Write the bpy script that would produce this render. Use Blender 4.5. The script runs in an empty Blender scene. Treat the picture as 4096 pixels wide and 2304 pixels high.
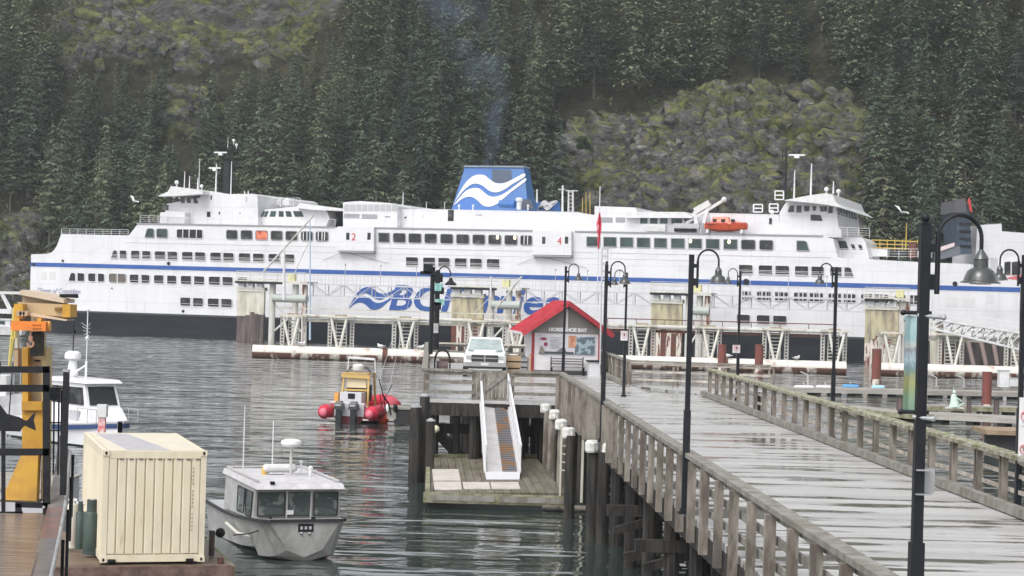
import bpy, bmesh, math, random
import numpy as np
from mathutils import Vector, Matrix, noise
R_ = math.radians
random.seed(7); RNG = np.random.default_rng(11)
SC = bpy.context.scene; COL = SC.collection
# ------------------------------------------------------------ camera, sky, sun
H = 7.39; FPX = 8000.0
cam_d = bpy.data.cameras.new('camera'); cam = bpy.data.objects.new('camera', cam_d); COL.objects.link(cam)
cam_d.sensor_width = 36; cam_d.lens = FPX/4096*36; cam_d.clip_start = 0.5; cam_d.clip_end = 5000
CM = (Matrix.Rotation(math.pi/2+0.002778, 4, 'X') @ Matrix.Rotation(0.02855, 4, 'Z'))
cam.matrix_world = Matrix.Translation((0, 0, H)) @ CM
SC.camera = cam
CM3 = CM.to_3x3(); CAM = Vector((0, 0, H))
world = bpy.data.worlds.new("World"); SC.world = world; world.use_nodes = True
wn = world.node_tree.nodes; wl = world.node_tree.links
SUN_EL, SUN_AZ = 52, 215
sky = wn.new('ShaderNodeTexSky'); sky.sky_type = 'NISHITA'; sky.sun_disc = False
sky.sun_elevation = R_(SUN_EL); sky.sun_rotation = R_(SUN_AZ)
sky.air_density = 1.0; sky.dust_density = 4.0; sky.ozone_density = 1.0
hs = wn.new('ShaderNodeHueSaturation'); hs.inputs['Saturation'].default_value = 0.14   # overcast: a grey cloud layer
hs.inputs['Value'].default_value = 1.0
wl.new(sky.outputs[0], hs.inputs['Color']); wl.new(hs.outputs[0], wn['Background'].inputs[0])
wn['Background'].inputs[1].default_value = 0.15
sun_d = bpy.data.lights.new('sun', 'SUN'); sun_d.energy = 0.6; sun_d.angle = R_(25); sun_d.color = (1, 0.975, 0.95)
sun = bpy.data.objects.new('sun', sun_d); COL.objects.link(sun)
sun.rotation_euler = (R_(90-SUN_EL), 0, R_(180-SUN_AZ+0))
SC.view_settings.view_transform = 'Standard'; SC.view_settings.look = 'None'
SC.view_settings.exposure = 0.62; SC.view_settings.gamma = 1.0; SC.view_settings.use_curve_mapping = False
SC.cycles.max_bounces = 5; SC.cycles.diffuse_bounces = 2; SC.cycles.glossy_bounces = 3
SC.cycles.transparent_max_bounces = 8; SC.cycles.volume_bounces = 0; SC.cycles.use_denoising = True

# photo pixel (4096x2304) -> direction / point on a real plane
def ray(x, y): return CM3 @ Vector(((x-2048)/FPX, -(y-1152)/FPX, -1))
def G(x, y, z=0.0):
    d = ray(x, y); t = (z-H)/d.z; return CAM + d*t
def A(x, y, Y):
    d = ray(x, y); return CAM + d*(Y/d.y)
def proj(p):
    q = CM3.transposed() @ (Vector(p)-CAM); return (2048+FPX*q.x/-q.z, 1152-FPX*q.y/-q.z)

# ------------------------------------------------------------ helpers
class MB:
    def __init__(s): s.v = []; s.f = []; s.m = []
    def add(s, vs, fs, mi=0):
        n = len(s.v); s.v += [tuple(p) for p in vs]; s.f += [tuple(i+n for i in f) for f in fs]; s.m += [mi]*len(fs); return s
    def hexa(s, p, mi=0):   # 8 points: bottom ring 0-3, top ring 4-7
        return s.add(p, [(3,2,1,0),(4,5,6,7),(0,1,5,4),(1,2,6,5),(2,3,7,6),(3,0,4,7)], mi)
    def box(s, c, d, rz=0, mi=0, rx=0, ry=0):
        M = Matrix.Rotation(rz,3,'Z') @ Matrix.Rotation(ry,3,'Y') @ Matrix.Rotation(rx,3,'X'); c = Vector(c); x,y,z = d[0]/2,d[1]/2,d[2]/2
        P = [c+M@Vector(q) for q in ((-x,-y,-z),(x,-y,-z),(x,y,-z),(-x,y,-z),(-x,-y,z),(x,-y,z),(x,y,z),(-x,y,z))]
        return s.hexa(P, mi)
    def bar(s, a, b, w, h=None, mi=0, up=(0,0,1)):
        a = Vector(a); b = Vector(b); h = h or w; d = (b-a).normalized(); u = Vector(up)
        if abs(d.dot(u)) > 0.98: u = Vector((0,1,0))
        x = d.cross(u).normalized()*(w/2); z = x.cross(d).normalized()*(h/2)
        return s.hexa([a-x-z, a+x-z, b+x-z, b-x-z, a-x+z, a+x+z, b+x+z, b-x+z], mi)
    def tube(s, a, b, r0, r1=None, n=10, mi=0, cap=True):
        a = Vector(a); b = Vector(b); r1 = r0 if r1 is None else r1; d = (b-a).normalized()
        u = Vector((0,0,1)) if abs(d.z) < 0.95 else Vector((1,0,0)); x = d.cross(u).normalized(); y = d.cross(x)
        vs = []
        for p, r in ((a,r0),(b,r1)):
            for i in range(n):
                t = 2*math.pi*i/n; vs.append(p+(x*math.cos(t)+y*math.sin(t))*r)
        fs = [(i,(i+1)%n,n+(i+1)%n,n+i) for i in range(n)]
        if cap: fs += [tuple(range(n-1,-1,-1)), tuple(range(n,2*n))]
        return s.add(vs, fs, mi)
    def path(s, pts, r, n=8, mi=0):
        for a, b in zip(pts[:-1], pts[1:]):
            s.tube(a, b, r if not callable(r) else r, None, n, mi)
        return s
    def lathe(s, prof, c=(0,0,0), n=20, mi=0):   # prof [(r,z)]
        c = Vector(c); vs = []; fs = []
        for r, z in prof:
            for i in range(n):
                t = 2*math.pi*i/n; vs.append(c+Vector((r*math.cos(t), r*math.sin(t), z)))
        for k in range(len(prof)-1):
            for i in range(n):
                j = (i+1)%n; fs.append((k*n+i,k*n+j,(k+1)*n+j,(k+1)*n+i))
        fs += [tuple(range(n-1,-1,-1)), tuple((len(prof)-1)*n+i for i in range(n))]
        return s.add(vs, fs, mi)
    def sphere(s, c, r, n=12, mi=0, sx=1, sy=1, sz=1):
        prof = [(max(1e-4, r*math.sin(math.pi*k/8)), -r*math.cos(math.pi*k/8)) for k in range(9)]
        q = MB(); q.lathe(prof, (0,0,0), n)
        return s.add([(c[0]+v[0]*sx, c[1]+v[1]*sy, c[2]+v[2]*sz) for v in q.v], q.f, mi)
    def prism(s, pts, off, mi=0):    # polygon of 3D points, extruded by vector off
        off = Vector(off); n = len(pts); P = [Vector(p) for p in pts]
        nrm = sum((P[i].cross(P[(i+1)%n]) for i in range(n)), Vector())
        if nrm.dot(off) > 0: P.reverse()
        vs = P+[p+off for p in P]
        return s.add(vs, [tuple(range(n)), tuple(range(2*n-1,n-1,-1))]+[(i, n+i, n+(i+1)%n, (i+1)%n) for i in range(n)], mi)
    def loft(s, secs, mi=0, closed=True, cap=True):
        n = len(secs[0]); vs = [p for q in secs for p in q]; fs = []
        for k in range(len(secs)-1):
            for i in range(n if closed else n-1):
                j = (i+1)%n; fs.append((k*n+i,k*n+j,(k+1)*n+j,(k+1)*n+i))
        if cap: fs += [tuple(range(n-1,-1,-1)), tuple((len(secs)-1)*n+i for i in range(n))]
        return s.add(vs, fs, mi)
    def mesh(s, name, mats, smooth=False):
        me = bpy.data.meshes.new(name); me.from_pydata(s.v, [], s.f)
        for m in (mats if isinstance(mats, (list,tuple)) else [mats]): me.materials.append(m)
        me.polygons.foreach_set('material_index', s.m)
        if smooth:
            me.polygons.foreach_set('use_smooth', [True]*len(s.f))
            try: me.set_sharp_from_angle(angle=R_(35))
            except Exception: pass
        me.update(); return me
    def build(s, name, mats, parent=None, label=None, cat=None, group=None, kind=None, smooth=False, fix=True):
        me = s.mesh(name, mats, smooth)
        if fix:
            bm = bmesh.new(); bm.from_mesh(me); bmesh.ops.recalc_face_normals(bm, faces=bm.faces); bm.to_mesh(me); bm.free()
        o = bpy.data.objects.new(name, me); COL.objects.link(o)
        if parent is not None: o.parent = parent
        return tag(o, label, cat, group, kind)
def tag(o, label=None, cat=None, group=None, kind=None):
    if label: o['label'] = label
    if cat: o['category'] = cat
    if group: o['group'] = group
    if kind: o['kind'] = kind
    return o
def T(name, label, cat, loc=(0,0,0), rz=0, group=None):
    o = bpy.data.objects.new(name, None); COL.objects.link(o); o.location = loc; o.rotation_euler = (0,0,rz)
    o.empty_display_size = 0.3
    return tag(o, label, cat, group)
def dup(root, loc, rz, label, scale=None):
    r = root.copy(); COL.objects.link(r); r.location = loc; r.rotation_euler = (0,0,rz); r['label'] = label
    if scale: r.scale = scale if hasattr(scale, '__len__') else (scale,)*3
    for ch in list(root.children):
        c = ch.copy(); COL.objects.link(c); c.parent = r
        for g in list(ch.children):
            d = g.copy(); COL.objects.link(d); d.parent = c
    return r

# ------------------------------------------------------------ materials
MATS = {}
def mat(name, c, rough=0.6, metal=0.0, c2=None, scale=1.0, lo=0.4, hi=0.6, bump=0.0, bscale=20, stretch=(1,1,1), spec=0.5, coat=0, detail=4, world_co=False):
    if name in MATS: return MATS[name]
    m = bpy.data.materials.new(name); m.use_nodes = True; N = m.node_tree.nodes; L = m.node_tree.links
    b = N['Principled BSDF']; b.inputs['Base Color'].default_value = (*c,1); b.inputs['Roughness'].default_value = rough
    b.inputs['Metallic'].default_value = metal; b.inputs['Specular IOR Level'].default_value = spec; b.inputs['Coat Weight'].default_value = coat
    tc = N.new('ShaderNodeTexCoord')
    mp = N.new('ShaderNodeMapping'); mp.inputs['Scale'].default_value = stretch
    L.new(tc.outputs['Object'], mp.inputs['Vector'])
    if world_co:
        ge = N.new('ShaderNodeNewGeometry'); L.new(ge.outputs['Position'], mp.inputs['Vector'])
    if c2 is not None:
        nz = N.new('ShaderNodeTexNoise'); nz.inputs['Scale'].default_value = scale; nz.inputs['Detail'].default_value = detail; nz.inputs['Roughness'].default_value = 0.65
        L.new(mp.outputs[0], nz.inputs['Vector'])
        rp = N.new('ShaderNodeValToRGB'); rp.color_ramp.elements[0].position = lo; rp.color_ramp.elements[1].position = hi
        rp.color_ramp.elements[0].color = (*c,1); rp.color_ramp.elements[1].color = (*c2,1)
        L.new(nz.outputs[0], rp.inputs[0]); L.new(rp.outputs[0], b.inputs['Base Color'])
    if bump:
        n2 = N.new('ShaderNodeTexNoise'); n2.inputs['Scale'].default_value = bscale; n2.inputs['Detail'].default_value = 3
        L.new(mp.outputs[0], n2.inputs['Vector'])
        bp = N.new('ShaderNodeBump'); bp.inputs['Strength'].default_value = bump; bp.inputs['Distance'].default_value = 0.05
        L.new(n2.outputs[0], bp.inputs['Height']); L.new(bp.outputs[0], b.inputs['Normal'])
    MATS[name] = m; return m
M_white = mat('ship_white', (0.71,0.71,0.735), 0.4, c2=(0.64,0.63,0.65), scale=0.5, lo=0.45, hi=0.75, stretch=(1,1,0.2), detail=7)
M_white2 = mat('fresh_white', (0.72,0.72,0.74), 0.4, c2=(0.62,0.62,0.62), scale=1.5)
def stain(m, col, sc, st, lo, hi, amt):     # weather streaks with a shape of their own
    N = m.node_tree.nodes; L = m.node_tree.links; b = N['Principled BSDF']; src = b.inputs['Base Color'].links[0].from_socket
    tc = N.new('ShaderNodeTexCoord'); mp = N.new('ShaderNodeMapping'); mp.inputs['Scale'].default_value = st; L.new(tc.outputs['Object'], mp.inputs[0]); nz = N.new('ShaderNodeTexNoise'); nz.inputs['Scale'].default_value = sc; nz.inputs['Detail'].default_value = 5; nz.inputs['Roughness'].default_value = .7; L.new(mp.outputs[0], nz.inputs['Vector'])
    mr = N.new('ShaderNodeMapRange'); mr.inputs[1].default_value = lo; mr.inputs[2].default_value = hi; mr.inputs[4].default_value = amt; L.new(nz.outputs[0], mr.inputs[0])
    x = N.new('ShaderNodeMix'); x.data_type = 'RGBA'; x.inputs[7].default_value = (*col,1); L.new(mr.outputs[0], x.inputs[0]); L.new(src, x.inputs[6]); L.new(x.outputs[2], b.inputs['Base Color'])
stain(M_white, (.36,.27,.20), .9, (1.6,1,.10), .60, .75, .45); stain(M_white, (.40,.40,.43), .12, (1,1,2.5), .5, .7, .35)
def seams(m, fac):     # plate seams every few metres
    N = m.node_tree.nodes; L = m.node_tree.links; b = N['Principled BSDF']; src = b.inputs['Base Color'].links[0].from_socket
    tc = N.new('ShaderNodeTexCoord'); s = N.new('ShaderNodeSeparateXYZ'); c = N.new('ShaderNodeCombineXYZ'); L.new(tc.outputs['Object'], s.inputs[0]); L.new(s.outputs['X'], c.inputs[0]); L.new(s.outputs['Z'], c.inputs[1])
    br = N.new('ShaderNodeTexBrick'); br.inputs['Scale'].default_value = 1; br.inputs['Brick Width'].default_value = 6.2; br.inputs['Row Height'].default_value = 2.3; br.inputs['Mortar Size'].default_value = .05; br.inputs['Color1'].default_value = (1,1,1,1); br.inputs['Color2'].default_value = (.94,.94,.95,1); br.inputs['Mortar'].default_value = (.74,.74,.76,1); L.new(c.outputs[0], br.inputs['Vector'])
    x = N.new('ShaderNodeMix'); x.data_type = 'RGBA'; x.blend_type = 'MULTIPLY'; x.inputs[0].default_value = fac; L.new(src, x.inputs[6]); L.new(br.outputs['Color'], x.inputs[7]); L.new(x.outputs[2], b.inputs['Base Color'])
seams(M_white, .5)
M_blue = mat('stripe_blue', (0.018,0.08,0.32), 0.4, c2=(0.03,0.10,0.34), scale=0.3)
M_fblue = mat('funnel_blue', (0.018,0.12,0.42), 0.4, c2=(0.05,0.15,0.36), scale=0.15)
M_fdark = mat('funnel_dark', (0.02,0.035,0.06), 0.5, c2=(.04,.06,.09), scale=.4)
M_hull = mat('hull_navy', (0.008,0.010,0.018), 0.7, c2=(0.018,0.02,0.026), scale=0.4, stretch=(0.3,1,2), spec=.25)
M_glass = mat('dark_glass', (0.022,0.025,0.028), 0.10, c2=(0.13,0.13,0.125), scale=0.8, lo=.5, hi=.72, detail=6)  # paler mottling paints varied reflections into the glass colour
M_glassg = mat('green_glass', (0.05,0.085,0.085), 0.15, c2=(0.03,0.045,0.045), scale=0.4)
M_open = mat('deck_dark', (0.014,0.014,0.016), 0.8, c2=(0.10,0.095,0.09), scale=1.1, lo=.52, hi=.7)
M_grey = mat('rail_grey', (0.45,0.45,0.48), 0.6)
M_seam_shadow = mat('seam_shadow_grey', (0.30,0.30,0.33), 0.7)  # grey of deck edges, louvres and wires, and of the painted shadow line
M_red = mat('red_paint', (0.55,0.05,0.06), 0.45)
M_orange = mat('lifeboat_orange', (0.66,0.10,0.035), 0.4, c2=(0.5,0.07,0.03), scale=2)
M_black = mat('black_metal', (0.007,0.008,0.011), 0.5, c2=(0.014,0.015,0.018), scale=3, spec=.3)
M_rust = mat('rusty_steel', (0.16,0.05,0.03), 0.8, c2=(0.07,0.035,0.028), scale=4, bump=0.4)
M_steel = mat('galvanised', (0.45,0.46,0.47), 0.5, 0.4, c2=(0.33,0.34,0.35), scale=4)
def glow(name, c, s):
    m = bpy.data.materials.new(name); m.use_nodes = True; b = m.node_tree.nodes['Principled BSDF']
    b.inputs['Base Color'].default_value = (*c,1); b.inputs['Emission Color'].default_value = (*c,1); b.inputs['Emission Strength'].default_value = s
    return m
M_lamp = glow('cabin_light', (1,0.8,0.5), 1.2)

# ------------------------------------------------------------ water
def water_mat():
    m = bpy.data.materials.new('sea_water'); m.use_nodes = True; N = m.node_tree.nodes; L = m.node_tree.links
    b = N['Principled BSDF']; b.inputs['Base Color'].default_value = (0.045,0.058,0.056,1); b.inputs['Roughness'].default_value = 0.05; b.inputs['IOR'].default_value = 1.5
    ge = N.new('ShaderNodeNewGeometry')
    def nz(sc, st, det, rot=0):
        mp = N.new('ShaderNodeMapping'); mp.inputs['Scale'].default_value = st; mp.inputs['Rotation'].default_value = (0,0,rot); L.new(ge.outputs['Position'], mp.inputs['Vector'])
        t = N.new('ShaderNodeTexNoise'); t.inputs['Scale'].default_value = sc; t.inputs['Detail'].default_value = det; t.inputs['Roughness'].default_value = 0.5
        L.new(mp.outputs[0], t.inputs['Vector']); return t
    a = nz(0.42, (0.30,1.0,1), 2, 0.03); c = nz(1.5, (0.4,1.0,1), 2, -0.05); p = nz(0.035, (1,0.35,1), 3, 0.1)
    # calm and ruffled patches
    rp = N.new('ShaderNodeMapRange'); rp.inputs[1].default_value = 0.35; rp.inputs[2].default_value = 0.65; rp.inputs[3].default_value = 0.55; rp.inputs[4].default_value = 1.0
    L.new(p.outputs[0], rp.inputs[0])
    b1 = N.new('ShaderNodeBump'); b1.inputs['Distance'].default_value = 0.74; L.new(a.outputs[0], b1.inputs['Height']); sy = N.new('ShaderNodeSeparateXYZ'); L.new(ge.outputs['Position'], sy.inputs[0]); wr = N.new('ShaderNodeMapRange'); wr.inputs[1].default_value = 110; wr.inputs[2].default_value = 190; wr.inputs[3].default_value = .5; wr.inputs[4].default_value = 1.0; b.inputs['Specular Tint'].default_value = (1,1,1,1); L.new(sy.outputs['Y'], wr.inputs[0]); wm_ = N.new('ShaderNodeMath'); wm_.operation = 'MULTIPLY'; L.new(wr.outputs[0], wm_.inputs[0]); L.new(rp.outputs[0], wm_.inputs[1]); L.new(wm_.outputs[0], b1.inputs['Strength'])
    b2 = N.new('ShaderNodeBump'); b2.inputs['Distance'].default_value = 0.045; L.new(c.outputs[0], b2.inputs['Height']); L.new(rp.outputs[0], b2.inputs['Strength']); L.new(b1.outputs[0], b2.inputs['Normal'])
    gl = N.new('ShaderNodeBsdfGlossy'); gl.inputs['Roughness'].default_value = .05; gl.inputs['Color'].default_value = (1,1,1,1); L.new(b2.outputs[0], gl.inputs['Normal'])
    df = N.new('ShaderNodeBsdfDiffuse'); df.inputs['Color'].default_value = (.035,.048,.045,1)
    fr = N.new('ShaderNodeFresnel'); fr.inputs['IOR'].default_value = 1.45      # sea surface seen at a low angle: mostly mirror
    mx = N.new('ShaderNodeMixShader'); L.new(fr.outputs[0], mx.inputs[0]); L.new(df.outputs[0], mx.inputs[1]); L.new(gl.outputs[0], mx.inputs[2]); L.new(mx.outputs[0], N['Material Output'].inputs['Surface']); return m
w = MB(); w.add([(-700,-60,0),(700,-60,0),(700,900,0),(-700,900,0)], [(0,1,2,3)])
w.build('water', water_mat(), kind='structure', fix=False)

# ------------------------------------------------------------ hillside
def inpoly(x, y, P):
    c = False; n = len(P)
    for i in range(n):
        x1,y1 = P[i]; x2,y2 = P[(i+1)%n]
        if (y1 > y) != (y2 > y) and x < (x2-x1)*(y-y1)/(y2-y1)+x1: c = not c
    return c
def pdist(x, y, P):
    best = 1e9; n = len(P)
    for i in range(n):
        x1,y1 = P[i]; x2,y2 = P[(i+1)%n]; dx,dy = x2-x1,y2-y1
        t = max(0,min(1,((x-x1)*dx+(y-y1)*dy)/(dx*dx+dy*dy+1e-9))); best = min(best, math.hypot(x-x1-t*dx, y-y1-t*dy))
    return best
# rock faces, outlined as they show in the photograph, then given their real place on the slope
ROCKS = [[(130,260),(230,130),(330,-60),(1400,-80),(1340,60),(1230,190),(1080,250),(900,230),(800,290),(700,210),(600,260),(480,230),(330,290)],
         [(2240,900),(2240,640),(2270,565),(2420,500),(2590,475),(2640,425),(2760,380),(2960,355),(3290,355),(3420,430),(3500,560),(3530,700),(3480,860),(3400,900)],
         [(640,500),(690,400),(770,340),(850,380),(820,460),(790,560),(700,580)],
         [(-300,1200),(-300,960),(0,900),(100,868),(190,880),(150,960),(110,1000),(140,1200)]]
FOOT = lambda x: 330-0.30*x
SLOPE = R_(43)
CA, SA = math.cos(SLOPE), math.sin(SLOPE)
def rock_mask(x, y):
    m = 0
    for P in ROCKS:
        d = pdist(x, y, P); s = 1 if inpoly(x, y, P) else -1
        m = max(m, min(1, max(0, 0.5+s*d/70)))
    return m
def hill_pt(x, t, full=True):
    n1 = noise.fractal(Vector((x*0.012, t*0.012, 3)), 1.0, 2.0, 4)*9
    y = FOOT(x)+t*CA; z = -3+t*SA
    p = Vector((x, y-n1*SA, z+n1*CA))
    if not full: return p, 0
    u, v = proj(p); mk = rock_mask(u+45*noise.noise(Vector((x*.05,t*.05,0))), v+45*noise.noise(Vector((x*.05,t*.05,9))))
    if mk > 0:
        q = Vector((x*0.07+t*0.03, t*0.075-x*0.02, 1.5))
        r = (noise.fractal(q*1.0, 0.9, 2.1, 5)*3.0 + (0.5-abs(noise.noise(q*2.3)))*2.6 + abs(noise.noise(q*6))*1.1 + 2.0)
        st = noise.noise(Vector((x*0.02, t*0.02, 5)))*2; step = math.floor((t+st*3)/4.5)*4.5+0.0
        dz = ((t+st*3)-step)/4.5
        r += (math.sin(dz*math.pi)*1.1)
        p = p + Vector((0,-SA,CA*0.5))*(r*mk*1.1)
    else:
        p = p + Vector((0,-SA,CA))*noise.noise(Vector((x*.2,t*.2,0)))*0.6
    return p, mk
def build_hill():
    NX, NT = 560, 230; xs = np.linspace(-150, 150, NX); ts = np.linspace(-4, 118, NT)
    vs = []; mk = []
    for t in ts:
        for x in xs:
            p, m = hill_pt(x, t); vs.append(p); mk.append(m)
    me = bpy.data.meshes.new('hillside')
    fs = [(j*NX+i, j*NX+i+1, (j+1)*NX+i+1, (j+1)*NX+i) for j in range(NT-1) for i in range(NX-1)]
    me.from_pydata(vs, [], fs); at = me.attributes.new('rock', 'FLOAT', 'POINT'); at.data.foreach_set('value', mk)
    me.polygons.foreach_set('use_smooth', [True]*len(fs))
    m = bpy.data.materials.new('hill_rock_soil'); m.use_nodes = True; N = m.node_tree.nodes; L = m.node_tree.links; b = N['Principled BSDF']; b.inputs['Roughness'].default_value = 0.95; b.inputs['Specular IOR Level'].default_value = 0.2
    ge = N.new('ShaderNodeNewGeometry'); aa = N.new('ShaderNodeAttribute'); aa.attribute_name = 'rock'
    def nz(sc, det=5, st=(1,1,1), rough=.6):
        mp = N.new('ShaderNodeMapping'); mp.inputs['Scale'].default_value = st; mp.inputs['Rotation'].default_value = (0,0.5,0); L.new(ge.outputs['Position'], mp.inputs['Vector'])
        t = N.new('ShaderNodeTexNoise'); t.inputs['Scale'].default_value = sc; t.inputs['Detail'].default_value = det; t.inputs['Roughness'].default_value = rough; L.new(mp.outputs[0], t.inputs['Vector']); return t
    def ramp(src, els):
        r = N.new('ShaderNodeValToRGB'); cr = r.color_ramp
        while len(cr.elements) < len(els): cr.elements.new(0.5)
        for e, (p, c) in zip(cr.elements, els): e.position = p; e.color = (*c,1)
        L.new(src, r.inputs[0]); return r
    def mix(f, a, c):
        x = N.new('ShaderNodeMix'); x.data_type = 'RGBA'; L.new(f, x.inputs[0]); L.new(a, x.inputs[6]); L.new(c, x.inputs[7]); return x.outputs[2]
    rk = ramp(nz(0.55, 8, (0.55,1,1.1), .78).outputs[0], [(0.36,(0.022,0.021,0.023)),(0.45,(0.085,0.08,0.085)),(0.56,(0.16,0.15,0.155)),(0.68,(0.34,0.33,0.32))])  # darkest stop paints crevice shade into the rock colour
    ms = ramp(nz(0.6, 4).outputs[0], [(0.36,(0.035,0.045,0.018)),(0.5,(0.11,0.125,0.038)),(0.66,(0.25,0.25,0.07))])
    mf = ramp(nz(0.15, 8, (0.7,1,1.1), .8).outputs[0], [(0.48,(0,0,0)),(0.55,(1,1,1))])
    rockc = mix(mf.outputs[0], rk.outputs[0], ms.outputs[0])
    sl = ramp(nz(0.3, 5).outputs[0], [(0.35,(0.02,0.022,0.014)),(0.55,(0.05,0.045,0.028)),(0.7,(0.09,0.075,0.04))])
    mp2 = N.new('ShaderNodeMapRange'); mp2.inputs[1].default_value = 0.25; mp2.inputs[2].default_value = 0.6; am = N.new('ShaderNodeMath'); am.operation = 'MULTIPLY_ADD'; am.inputs[1].default_value = 1.6; L.new(nz(0.22,5).outputs[0], am.inputs[0]); am2 = N.new('ShaderNodeMath'); am2.operation = 'SUBTRACT'; am2.inputs[1].default_value = 0.8; L.new(am.outputs[0], am2.inputs[0]); L.new(aa.outputs['Fac'], am.inputs[2]); L.new(am2.outputs[0], mp2.inputs[0])
    L.new(mix(mp2.outputs[0], sl.outputs[0], rockc), b.inputs['Base Color'])
    bp = N.new('ShaderNodeBump'); bp.inputs['Strength'].default_value = 1.0; bp.inputs['Distance'].default_value = 2.4; L.new(nz(0.6, 9, (0.6,1,1.1), .75).outputs[0], bp.inputs['Height']); L.new(bp.outputs[0], b.inputs['Normal'])
    me.materials.append(m); o = bpy.data.objects.new('hillside', me); COL.objects.link(o); tag(o, kind='structure'); return o
build_hill()
def crags():      # angular ledges and blocks of the bare cliffs
    g = random.Random(21); gn = np.random.default_rng(4); bm = bmesh.new(); bmesh.ops.create_icosphere(bm, subdivisions=2, radius=1); base = np.array([v.co[:] for v in bm.verts]); tri = [tuple(v.index for v in f.verts) for f in bm.faces]; bm.free()
    V = []; F = []; cnt = 0
    tx = np.arange(-110, 110, 1.75); tt = np.arange(0, 95, 1.75)
    for t in tt:
        for x in tx:
            xx = x+g.uniform(-1.2,1.2); t2 = t+g.uniform(-1.2,1.2); p, mk = hill_pt(xx, t2)
            if mk < .38+.28*noise.noise(Vector((xx*.12,t2*.12,2))): continue
            big = g.random() < .3; s = g.uniform(2.0,3.8) if big else g.uniform(.7,1.6)
            sc = np.array([s*g.uniform(.8,1.6), s*(g.uniform(.30,.42) if big else g.uniform(.4,.7)), s*g.uniform(.6,1.3)])
            q = base*(1+gn.uniform(-.05,.05,(len(base),1)))*sc
            nrm = gn.normal(size=(11,3)); nrm /= np.linalg.norm(nrm,axis=1)[:,None]
            for n_ in nrm:       # cut flat faces
                d = q@n_; lim = gn.uniform(.4,.62)*np.abs(d).max(); ex = np.maximum(d-lim,0); q = q-ex[:,None]*n_
            a = R_(g.uniform(-60,-10)); c_,s_ = math.cos(a), math.sin(a); q = q@np.array([[c_,0,s_],[0,1,0],[-s_,0,c_]])
            q = q+np.array(p)+np.array([0,.3,-.3]); n0 = len(V)*len(base); V.append(q); F += [(i+n0,j+n0,k+n0) for i,j,k in tri]; cnt += 1
    m = bpy.data.materials.new('crag_rock'); m.use_nodes = True; N = m.node_tree.nodes; L = m.node_tree.links; b = N['Principled BSDF']; b.inputs['Roughness'].default_value = .9; b.inputs['Specular IOR Level'].default_value = .2
    ge = N.new('ShaderNodeNewGeometry'); sx = N.new('ShaderNodeSeparateXYZ'); L.new(ge.outputs['True Normal'], sx.inputs[0])
    def nz(sc, det, r=.7, st=(.6,1,1.1)):
        mp = N.new('ShaderNodeMapping'); mp.inputs['Scale'].default_value = st; mp.inputs['Rotation'].default_value = (0,.6,0); L.new(ge.outputs['Position'], mp.inputs['Vector']); t = N.new('ShaderNodeTexNoise'); t.inputs['Scale'].default_value = sc; t.inputs['Detail'].default_value = det; t.inputs['Roughness'].default_value = r; L.new(mp.outputs[0], t.inputs['Vector']); return t.outputs[0]
    def ramp(src, els):
        r = N.new('ShaderNodeValToRGB'); cr = r.color_ramp
        while len(cr.elements) < len(els): cr.elements.new(.5)
        for e,(p,c) in zip(cr.elements, els): e.position = p; e.color = (*c,1)
        L.new(src, r.inputs[0]); return r.outputs[0]
    rk = ramp(nz(.7,7), [(.38,(.03,.03,.032)),(.46,(.10,.096,.10)),(.56,(.185,.178,.178)),(.68,(.40,.385,.36))])
    ms = ramp(nz(.5,5), [(.36,(.06,.07,.03)),(.48,(.12,.13,.06)),(.58,(.20,.21,.08)),(.7,(.32,.30,.13))])
    # moss grows on the ledges that face up
    a = N.new('ShaderNodeMath'); a.operation = 'MULTIPLY_ADD'; a.inputs[1].default_value = .75; L.new(sx.outputs['Z'], a.inputs[0]); n1 = N.new('ShaderNodeMath'); n1.operation = 'MULTIPLY'; n1.inputs[1].default_value = 1.7; L.new(nz(.11,6,.75,(1,1,1)), n1.inputs[0]); sp = N.new('ShaderNodeSeparateXYZ'); L.new(ge.outputs['Position'], sp.inputs[0]); hz = N.new('ShaderNodeMapRange'); hz.inputs[1].default_value = 20; hz.inputs[2].default_value = 52; hz.inputs[3].default_value = -.07; hz.inputs[4].default_value = .16; L.new(sp.outputs['Z'], hz.inputs[0]); n3 = N.new('ShaderNodeMath'); n3.operation = 'ADD'; L.new(n1.outputs[0], n3.inputs[0]); L.new(hz.outputs[0], n3.inputs[1]); L.new(n3.outputs[0], a.inputs[2])
    f = ramp(a.outputs[0], [(.0,(0,0,0)),(1.0,(1,1,1))]); f.node.color_ramp.elements[0].position = .98; f.node.color_ramp.elements[1].position = 1.0
    mr = N.new('ShaderNodeMapRange'); mr.inputs[1].default_value = .99; mr.inputs[2].default_value = 1.16; L.new(a.outputs[0], mr.inputs[0])
    mx = N.new('ShaderNodeMix'); mx.data_type = 'RGBA'; L.new(mr.outputs[0], mx.inputs[0]); L.new(rk, mx.inputs[6]); L.new(ms, mx.inputs[7]); L.new(mx.outputs[2], b.inputs['Base Color'])
    bp = N.new('ShaderNodeBump'); bp.inputs['Distance'].default_value = 1.1; L.new(nz(1.1,8,.75), bp.inputs['Height']); L.new(bp.outputs[0], b.inputs['Normal'])
    me = tri_mesh('cliff', np.concatenate(V), np.array(F), m); o = bpy.data.objects.new('cliff', me); COL.objects.link(o); tag(o, kind='structure'); print('crags', cnt)

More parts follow.
